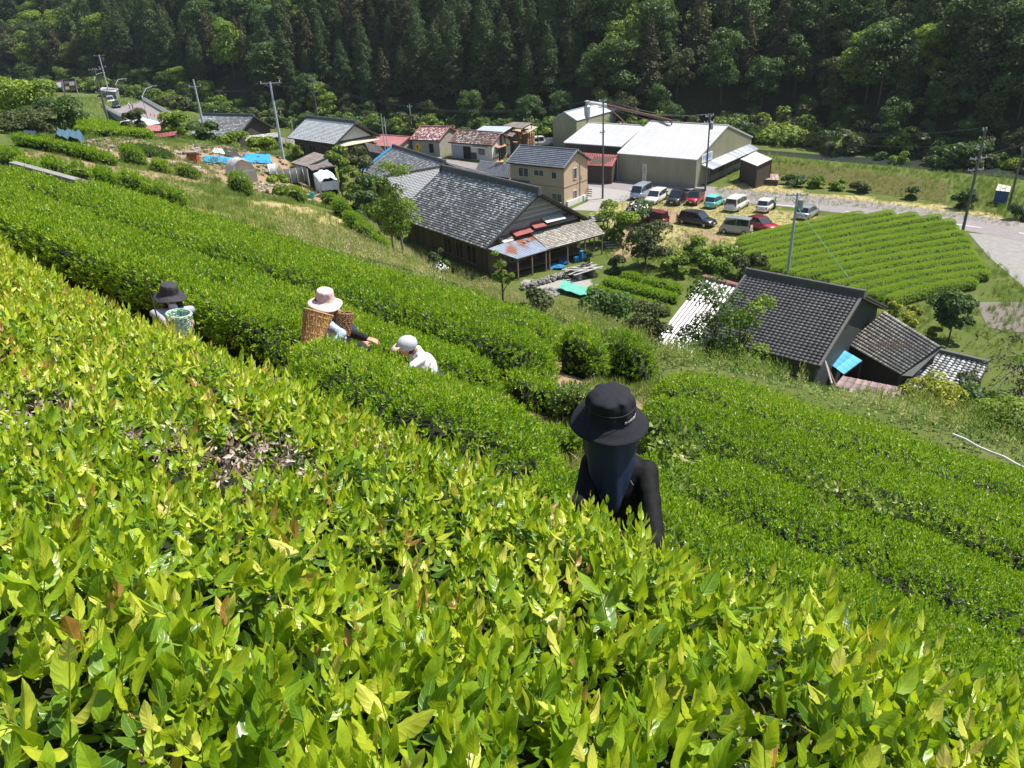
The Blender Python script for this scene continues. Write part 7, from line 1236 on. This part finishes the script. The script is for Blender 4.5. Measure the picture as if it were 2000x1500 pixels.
# ---- the person in black, close right of centre
def person_black():
    D = 3.35; W0 = lambda px, py, d: Vector(atd(px, py, d)); g = W0(1215, 1160, 3.5); gz_ = float(H(g.x, g.y+.05)); t = thing('person', 'person in black long sleeves and wide black bucket hat with navy neck cloth picking tea', 'person', (g.x, g.y+.05, gz_)); L = lambda v: lo(t, v)
    nk = W0(1205, 872, 3.50); hd = W0(1190, 826, 3.40); hip = Vector((nk.x+.04, nk.y+.13, nk.z-.50)); foot = Vector((hip.x, hip.y+.04, gz_))
    cx = Vector(CR); fwd = Vector((0, -1, 0)); sh = Vector((cx.x, cx.y, 0)).normalized()
    b = MB(); ell(b, L(hd-Vector((0, 0, .02))), (.075, .09, .105)); cap(b, L(nk), L(hd), .052); cap(b, L(nk-Vector((0, -.02, .08))), L(hip), .085, .085)
    hR = W0(1096, 992, 3.20); hL = W0(1160, 1062, 2.98); hand(b, L(hR), (-.7, -.35, -.5), (0, -.3, 1), 1.0); hand(b, L(hL), (-.85, -.25, -.25), (0, -.3, 1), 1.0); bo = None
    for s in (-1, 1): cap(b, L(hip+sh*.09*s), L(foot+sh*.11*s+Vector((0, 0, .1))), .07, .045); ell(b, L(foot+sh*.11*s+Vector((0, -.05, .04))), (.045, .12, .045))
    remesh(b, 'body', M_SKIN, t, .008, 2)
    M_SH = mat('black_jersey', (.008, .008, .010), .75, (.006, .006, .007), 3, .03, 14, spec=.2)
    c = MB(); SL = W0(1262, 920, 3.46); SR = W0(1158, 902, 3.5); mid = (SL+SR)/2
    cap(c, L(SR+Vector((.03, 0, -.01))), L(SL-Vector((.03, 0, .01))), .056, .058); ell(c, L(mid+Vector((0, .01, -.14))), (.185, .125, .20)); ell(c, L(mid.lerp(hip, .6)), (.172, .12, .24)); ell(c, L(hip), (.158, .122, .15)); cap(c, L(nk-Vector((0, -.015, .03))), L(nk+Vector((0, 0, .02))), .062, .055)
    EL = W0(1280, 1068, 3.28); EM = W0(1292, 975, 3.42); cap(c, L(SL), L(EL), .056, .044, 14, (.45, .050)); cap(c, L(EL), L(hL+Vector((.05, .02, .02))), .048, .036, 14)
    ER = W0(1138, 985, 3.40); cap(c, L(SR), L(ER), .058, .044, 14); cap(c, L(ER), L(hR+Vector((.04, .02, .02))), .043, .034, 14)
    remesh(c, 'shirt', M_SH, t, .009, 4, (.012, .07))
    M_SEAM = mat('grey_seam', (.14, .14, .15), .6)
    tr = MB(); ell(tr, L(hip-Vector((0, 0, .05))), (.16, .13, .14))
    for s in (-1, 1): cap(tr, L(hip+sh*.085*s), L(foot+sh*.11*s+Vector((0, 0, .16))), .098, .06)
    remesh(tr, 'trousers', mat('dark_trousers', (.02, .024, .035), .8), t, .012, 3)
    for s in (-1, 1): sb = MB(); ell(sb, L(foot+sh*.11*s+Vector((0, -.05, .05))), (.055, .14, .055)); cap(sb, L(foot+sh*.11*s+Vector((0, 0, .05))), L(foot+sh*.11*s+Vector((0, 0, .28))), .055, .065); remesh(sb, 'boot', M_BUMP, t, .012, 2)
    # hat: bowed towards the bush
    bc = W0(1191, 808, 3.36); ax = Vector((.02, -.17, 1)); M_HAT = mat('black_hat_cloth', (.020, .021, .028), .85, (.014, .015, .020), 6, .08, 50, spec=.2)
    ho, x, y, z = bucket_hat(t, L(bc), ax, .183, .107, .118, M_HAT, .048, .0095, seed=5, wav=.011)
    # folds pinched into the crown and stitching line
    st_ = MB(); n = 60; st_.tube([tuple(L(bc)+x*.1085*cos(2*pi*i/n)+y*.1085*sin(2*pi*i/n)+z*.064) for i in range(n+1)], .0011, 4); st_.build('stitching', mat('hat_thread', (.05, .05, .06), .7), ho)
    # lettering on the front right of the crown, bent round it
    cu = bpy.data.curves.new('w', 'FONT'); cu.body = 'mont\u00b7bell'; cu.size = .021; cu.align_x = 'CENTER'; cu.extrude = .0006; cu.offset = .0005; o = bpy.data.objects.new('tmp', cu); COL.objects.link(o); me = bpy.data.meshes.new_from_object(o.evaluated_get(bpy.context.evaluated_depsgraph_get())); bpy.data.objects.remove(o)
    want = (W0(1229, 792, 3.25)-bc); th0 = math.atan2(want.dot(y), want.dot(x)); Rr = .1145
    for v in me.vertices:
        sgn = 1 if x.cross(y).dot(z) > 0 else -1; a = th0+sgn*v.co.x/Rr; p = L(bc)+x*(Rr+v.co.z)*cos(a)+y*(Rr+v.co.z)*sin(a)+z*(.020+v.co.y); v.co = p
    me.materials.append(mat('white_print', (.8, .8, .8), .5)); link('lettering', me, None, ho)
    # neck cloth hanging from under the hat
    v = MB(); nt2, nv = 64, 16; V = []; cc = L(bc)-z*.012
    for j in range(nv+1):
        q = j/nv
        for i in range(nt2+1):
            a = -pi*.98+2*pi*.98*i/nt2; fr = max(0, cos(a)); Ln = .20+.20*fr**1.5+.012*cos(2*a+.4); r_ = .110+.010*q+.022*q*(1-fr)-.028*q*q+.007*q*sin(a*6+1)+.003*q*sin(a*11)
            dx, dy = sin(a), -cos(a); p = Vector(cc)+Vector((dx*r_*1.0, dy*r_*1.04, -Ln*q)); p += Vector((0, -.07*q*fr+.012, 0)); V.append(tuple(p))
    v.add(V, [(j*(nt2+1)+i, j*(nt2+1)+i+1, (j+1)*(nt2+1)+i+1, (j+1)*(nt2+1)+i) for j in range(nv) for i in range(nt2)]); o = v.build('neck_cloth', mat('navy_cloth', (.012, .028, .075), .55, (.009, .02, .055), 5, .1, 12, spec=.5), t, True); sd = o.modifiers.new('t', 'SOLIDIFY'); sd.thickness = .002
    cd = MB(); a = W0(1232, 938, 3.36); cd.tube([tuple(L(a)), tuple(L(a+Vector((.004, -.004, -.012)))), tuple(L(a+Vector((.012, -.004, -.022))))], .0012, 5); cd.build('cord', M_FRAMEW, t)
person_black()
def weave_basket(label, top, bot, r1, r0, m, m2, cat='basket', n=26, rings=14, sx=1.0, sk=2.6):
    P = Vector(bot); Q = Vector(top); t = thing('basket', label, cat, tuple(P)); ax = (Q-P); z = ax.normalized(); x = z.cross(Vector((0, 1, .1))).normalized(); y = z.cross(x); mb = MB(); F = lambda u, a, e=0: tuple(z*(ax.length*u)+(x*cos(a)*sx+y*sin(a))*(r0+(r1-r0)*u+e))
    for k in range(n): a = 2*pi*k/n; mb.tube([F(u, a, .003*(1 if (k+i) % 2 else -1)) for i, u in enumerate(np.linspace(0, 1, 9))], r1*sk/n, 4, tint=random.random())
    st = mb.build('stakes', m, t); st['kind'] = 'stuff'; mb = MB()
    for j in range(rings): u = (j+.5)/rings; mb.tube([F(u, 2*pi*i/24+.13*j, .004*(1 if (i+j) % 2 else -1)) for i in range(25)], min(.008, ax.length/rings*.42) if rings < 7 else ax.length/rings*.42, 4, tint=random.random())
    w_ = mb.build('weave', m2, t); w_['kind'] = 'stuff'; mb = MB(); mb.tube([F(1.0, 2*pi*i/24) for i in range(25)], .009, 6); mb.build('rim', m2, t); return t
M_STRAW = mat('dry_reed', (.62, .40, .17), .75, (.44, .25, .09), 14, .5, 60, tint=.4, aniso=(1, 1, .3)); M_CANE = mat('brown_cane', (.36, .19, .09), .6, (.24, .12, .06), 14, .4, 60, tint=.4); M_GRN = mat('green_plastic_weave', (.02, .36, .22), .4, (.7, .7, .66), 34, .1, 60, detail=1); M_GRN2 = mat('white_plastic_weave', (.70, .62, .55), .4, (.03, .38, .25), 40, .1, 60, detail=1)
def torso_person(label, px_head, d, lean, shirt, hatm, scale=1.0, face=(0, -1, 0), arms=(), legs=True, hat=None, hairm=None, hairlen=.0, sleeve=None, body_extra=None, trousers=None, shw=.17, nko=None, hipo=None):
    hd = Vector(atd(*px_head, d)); s = scale; fx = Vector(face).normalized(); sh = Vector((0, 0, 1)).cross(fx).normalized(); nk = hd+Vector((0, 0, -.15*s))-fx*.03*s+Vector(lean)*.1; hip = nk+Vector((0, 0, -.50*s))-fx*.02+Vector(lean)*-.45
    if nko: nk = hd+Vector(nko); hip = nk+Vector(hipo)
    g = float(H(hip.x, hip.y)); t = thing('person', label, 'person', (hip.x, hip.y, g)); L = lambda v: lo(t, v)
    b = MB(); ell(b, L(hd), (.074*s, .092*s, .11*s), rz=math.atan2(fx.x, -fx.y)*1.0); ell(b, L(hd+fx*.088*s-Vector((0, 0, .01))), (.014*s, .02*s, .025*s)); cap(b, L(nk), L(hd), .05*s); cap(b, L(nk-Vector((0, 0, .1*s))), L(hip), .1*s)
    for q in (-1, 1): ell(b, L(hd+sh*.076*s*q), (.012*s, .02*s, .03*s))
    c = MB(); SL = nk+sh*shw*s+Vector((0, 0, -.06*s)); SR = nk-sh*shw*s+Vector((0, 0, -.06*s)); cap(c, L(SL), L(SR), .06*s); ell(c, L(nk+Vector((0, 0, -.2*s))), (.17*s, .13*s, .2*s), rz=math.atan2(fx.x, -fx.y)); ell(c, L(nk.lerp(hip, .75)), (.16*s, .125*s, .22*s), rz=math.atan2(fx.x, -fx.y)); cap(c, L(nk), L(nk+Vector((0, 0, -.06))), .058*s)
    for side, el, wr, hdir in arms:
        S0 = SL if side > 0 else SR; e = Vector(atd(*el)); w_ = Vector(atd(*wr)); cap(c, L(S0), L(e), .06*s, .048*s); cap(c, L(e), L(w_), .046*s, .036*s); hand(b, L(w_+(w_-e).normalized()*.02), hdir, (0, -.2, 1), s)
    foot = Vector((hip.x, hip.y, g)); sq = hip.z-g < .55
    if sq: foot = foot+fx*.25
    for q in (-1, 1):
        if sq: kn = hip+fx*.36+sh*.12*q+Vector((0, 0, .15)); cap(b, L(hip+sh*.09*q*s), L(kn), .075*s, .06*s); cap(b, L(kn), L(foot+sh*.12*q*s+Vector((0, 0, .06))), .055*s, .04*s); ell(b, L(foot+sh*.12*q*s+Vector((0, -.04, .04))), (.045*s, .12*s, .045*s)); continue
        cap(b, L(hip+sh*.09*q*s), L(foot+sh*.1*q*s+Vector((0, 0, .08))), .07*s, .045*s); ell(b, L(foot+sh*.1*q*s+Vector((0, -.04, .04))), (.045*s, .12*s, .045*s))
    remesh(b, 'body', M_SKIN, t, .012, 2); so_ = remesh(c, 'shirt', shirt, t, .014, 3, (.018, .09))
    tr = MB(); ell(tr, L(hip-Vector((0, 0, .04))), (.17*s, .14*s, .15*s))
    for q in (-1, 1):
        if sq: kn = hip+fx*.36+sh*.12*q+Vector((0, 0, .15)); cap(tr, L(hip+sh*.085*q*s), L(kn), .1*s, .08*s); cap(tr, L(kn), L(foot+sh*.12*q*s+Vector((0, 0, .12))), .075*s, .055*s)
        else: cap(tr, L(hip+sh*.085*q*s), L(foot+sh*.1*q*s+Vector((0, 0, .1))), .1*s, .06*s)
    remesh(tr, 'trousers', trousers or mat('indigo_trousers', (.03, .04, .06), .8), t, .02, 2)
    e_ = MB()
    for q in (-1, 1): ell(e_, L(hd+fx*.082*s+sh*.03*q*s+Vector((0, 0, .015*s))), (.012*s, .01*s, .007*s), n=8)
    ell(e_, L(hd+fx*.083*s-Vector((0, 0, .05*s))), (.022*s, .01*s, .006*s), n=8); e_.build('eyes_and_mouth', M_HAIR, t)
    if hairm:
        h_ = MB(); ell(h_, L(hd-fx*.018*s+Vector((0, 0, .02*s))), (.086*s, .098*s, .115*s), rz=math.atan2(fx.x, -fx.y))
        if hairlen:
            for q in (-1, -.4, .4, 1): cap(h_, L(hd+sh*.06*q*s-fx*.03), L(hd+sh*.09*q*s-fx*.01+Vector((0, 0, -hairlen))), .05*s, .03*s)
        remesh(h_, 'hair', hairm, t, .012, 1)
    return t, hd, nk, hip, SL, SR, fx, sh, L
# woman with the back basket
M_CHECK = mat('pale_blue_cotton', (.42, .52, .66), .8, (.30, .38, .50), 22, .25, 20, detail=2)
t, hd, nk, hip, SL, SR, fx, sh, L = torso_person('woman in pink sun hat and pale blue shirt carrying a tall straw basket', (636, 593), 8.1, (.15, -.1, 0), M_CHECK, None, 1.0, (.75, .35, 0), arms=((-1, (668, 652, 7.85), (652, 672, 7.8), (.3, -.4, -.6)), (1, (655, 640, 8.4), (672, 660, 8.4), (.3, -.2, -.6))), hairm=M_HAIR)
M_PINK = mat('pink_linen', (.72, .52, .50), .8, (.66, .46, .45), 6, .2, 20)
bucket_hat(t, L(hd+Vector((0, 0, .045))), (.16, -.08, 1), .19, .098, .125, M_PINK, .05, .004, seed=8)
v = MB(); cap(v, L(hd-fx*.06+Vector((0, 0, -.02))), L(hd-fx*.11+Vector((0, 0, -.19))), .09, .105); remesh(v, 'neck_cloth', M_PINK, t, .014, 2, (.02, .05))
weave_basket('tall conical straw basket on the back of the woman in the pink hat', atd(622, 610, 7.80), atd(601, 692, 7.80), .150, .072, M_STRAW, M_STRAW, n=64, rings=5, sk=3.7)
# second picker close behind her
M_NAVY = mat('navy_jacket', (.02, .035, .10), .75, (.012, .02, .06), 6, .2, 20)
t, hd, nk, hip, SL, SR, fx, sh, L = torso_person('picker in navy jacket mostly hidden behind the pink hat, reaching out an arm', (652, 604), 8.62, (.1, 0, 0), M_NAVY, None, .95, (.8, -.5, 0), arms=((-1, (674, 645, 8.3), (714, 661, 8.1), (.8, -.1, -.2)), (1, (690, 645, 8.4), (700, 658, 8.3), (.6, -.1, -.4))), hairm=M_HAIR)
v = MB(); a, b = Vector(atd(680, 649, 8.28)), Vector(atd(713, 660, 8.1)); cap(v, L(a), L(b), .055, .042); remesh(v, 'arm_cover', mat('black_cover', (.012, .012, .014), .8), t, .012, 2, (.01, .05))
weave_basket('brown cane basket hanging at the side of the navy-jacketed picker', atd(672, 611, 8.15), atd(670, 654, 8.2), .095, .075, M_CANE, M_CANE, n=22, rings=12)
# child or small person with grey cap
M_WSH = mat('white_shirt', (.68, .70, .74), .8, (.60, .62, .67), 6, .2, 20); M_CAPG = mat('light_grey_cap', (.50, .53, .58), .75, (.44, .47, .52), 8, .1, 30)
t, hd, nk, hip, SL, SR, fx, sh, L = torso_person('small person in light grey cap and white shirt bent over behind the tea row', (794, 680), 7.75, (0, 0, 0), M_WSH, None, .8, (-.9, -.35, 0), nko=tuple(CR*.11+np.array([0, .05, -.04])), hipo=tuple(CR*.08+np.array([0, .22, -.38])), arms=((1, (795, 722, 7.5), (772, 735, 7.3), (-.3, -.3, -.6)), (-1, (812, 740, 7.7), (780, 745, 7.5), (-.3, -.3, -.6))), hairm=M_HAIR)
v = MB(); ell(v, L(hd+Vector((.0, .0, .05))-fx*.01), (.092, .108, .085), rz=math.atan2(fx.x, -fx.y)); ho = v.build('cap', M_CAPG, t, True); v = MB(); c0 = L(hd+fx*.085+Vector((0, 0, .05))); V = []
for i in range(9):
    a = -1.1+2.2*i/8
    for r_ in (0.0, .5, 1.0): V.append(tuple(c0+fx*(.085*r_*cos(a*.8)+.0)+sh*(.075*sin(a))-Vector((0, 0, .035*r_))))
v.add(V, [(3*i+j, 3*i+j+1, 3*i+j+4, 3*i+j+3) for i in range(8) for j in range(2)]); o = v.build('visor', mat('sand_visor', (.62, .48, .34), .7), ho, True); m_ = o.modifiers.new('t', 'SOLIDIFY'); m_.thickness = .006
# woman in the black hat at the left
M_GSH = mat('light_grey_shirt', (.36, .37, .42), .8, (.26, .27, .33), 14, .2, 20)
t, hd, nk, hip, SL, SR, fx, sh, L = torso_person('woman with wide black hat, long dark hair and white scarf behind the overgrown bush', (333, 580), 8.7, (.05, 0, 0), M_GSH, None, .98, (.35, -.9, 0), arms=((-1, (358, 612, 8.6), (366, 620, 8.3), (.2, -.5, -.5)), (1, (300, 612, 8.6), (322, 628, 8.35), (.5, -.5, -.3))), hairm=M_HAIR, hairlen=.26)
bucket_hat(t, L(hd+Vector((0, 0, .05))), (.22, -.10, 1), .185, .10, .12, mat('charcoal_hat', (.045, .045, .055), .8, (.03, .03, .038), 20, .3, 60), .055, .004, seed=12, wav=.02)
v = MB(); c0 = L(nk+fx*.10+Vector((0, 0, .05))); ell(v, c0, (.055, .03, .05)); cap(v, c0-Vector((0, 0, .05)), c0-Vector((-.01, 0, .20)), .02, .042); remesh(v, 'scarf', mat('white_scarf', (.70, .73, .82), .8), t, .010, 2)
weave_basket('green and white plastic basket held by the woman in the black hat', atd(349, 612, 8.15), atd(353, 650, 8.25), .125, .10, M_GRN, M_GRN2, n=20, rings=8)
P = atd(301, 605, 8.2); t = thing('stake', 'thin dark stick standing up beside the black-hatted woman', 'stick', (P[0], P[1], P[2]-.6)); mb = MB(); mb.tube([(0, 0, 0), (.01, 0, .55), (.0, 0, .98)], .008, 6); mb.build('stick', M_WOOD_DK, t)
# distant people
def small_person(label, px, py, z, vest, d=None, group=None, hat=(.6, .6, .55)):
    P = onz(px, py, z) if d is None else atd(px, py, d); t = thing('person', label, 'person', tuple(P), random.uniform(0, 6), group); b = MB(); ell(b, (0, 0, 1.55), (.1, .11, .13), n=8); cap(b, (0, 0, 1.4), (0, 0, .9), .1, .1, 8)
    for q in (-1, 1): cap(b, (.1*q, 0, .85), (.12*q, 0, .05), .08, .05, 8); cap(b, (.2*q, 0, 1.35), (.26*q, -.05, .85), .045, .035, 6)
    remesh(b, 'body', mat('work_trousers', (.06, .07, .10), .8), t, .04, 1); c = MB(); ell(c, (0, 0, 1.15), (.22, .15, .33), n=10); c.build('vest', vest, t, True); c = MB(); ell(c, (0, 0, 1.62), (.15, .15, .1), n=10); c.build('helmet', mat('hat%.1f' % hat[0], hat, .5), t, True)
M_VEST = mat('lime_vest', (.50, .75, .08), .6); M_VESTO = mat('orange_vest', (.75, .22, .06), .6)
small_person('person in lime vest between the white wagon and the pickup', 1302, 396, GZ, M_VEST); small_person('person in lime vest right of the small white hatchback', 1513, 409, GZ, M_VEST); small_person('road worker in orange standing left of the bridge', 166, 198, BZ, M_VESTO); small_person('road worker with lime vest beside the orange one', 173, 197, BZ, M_VEST); small_person('worker with white helmet among the bridge works', 254, 213, BZ, M_WPAINT); small_person('second worker among the bridge works in orange', 260, 214, BZ, M_VESTO); small_person('person in dark clothes at the far bridge end', 264, 194, BZ, M_DARK)
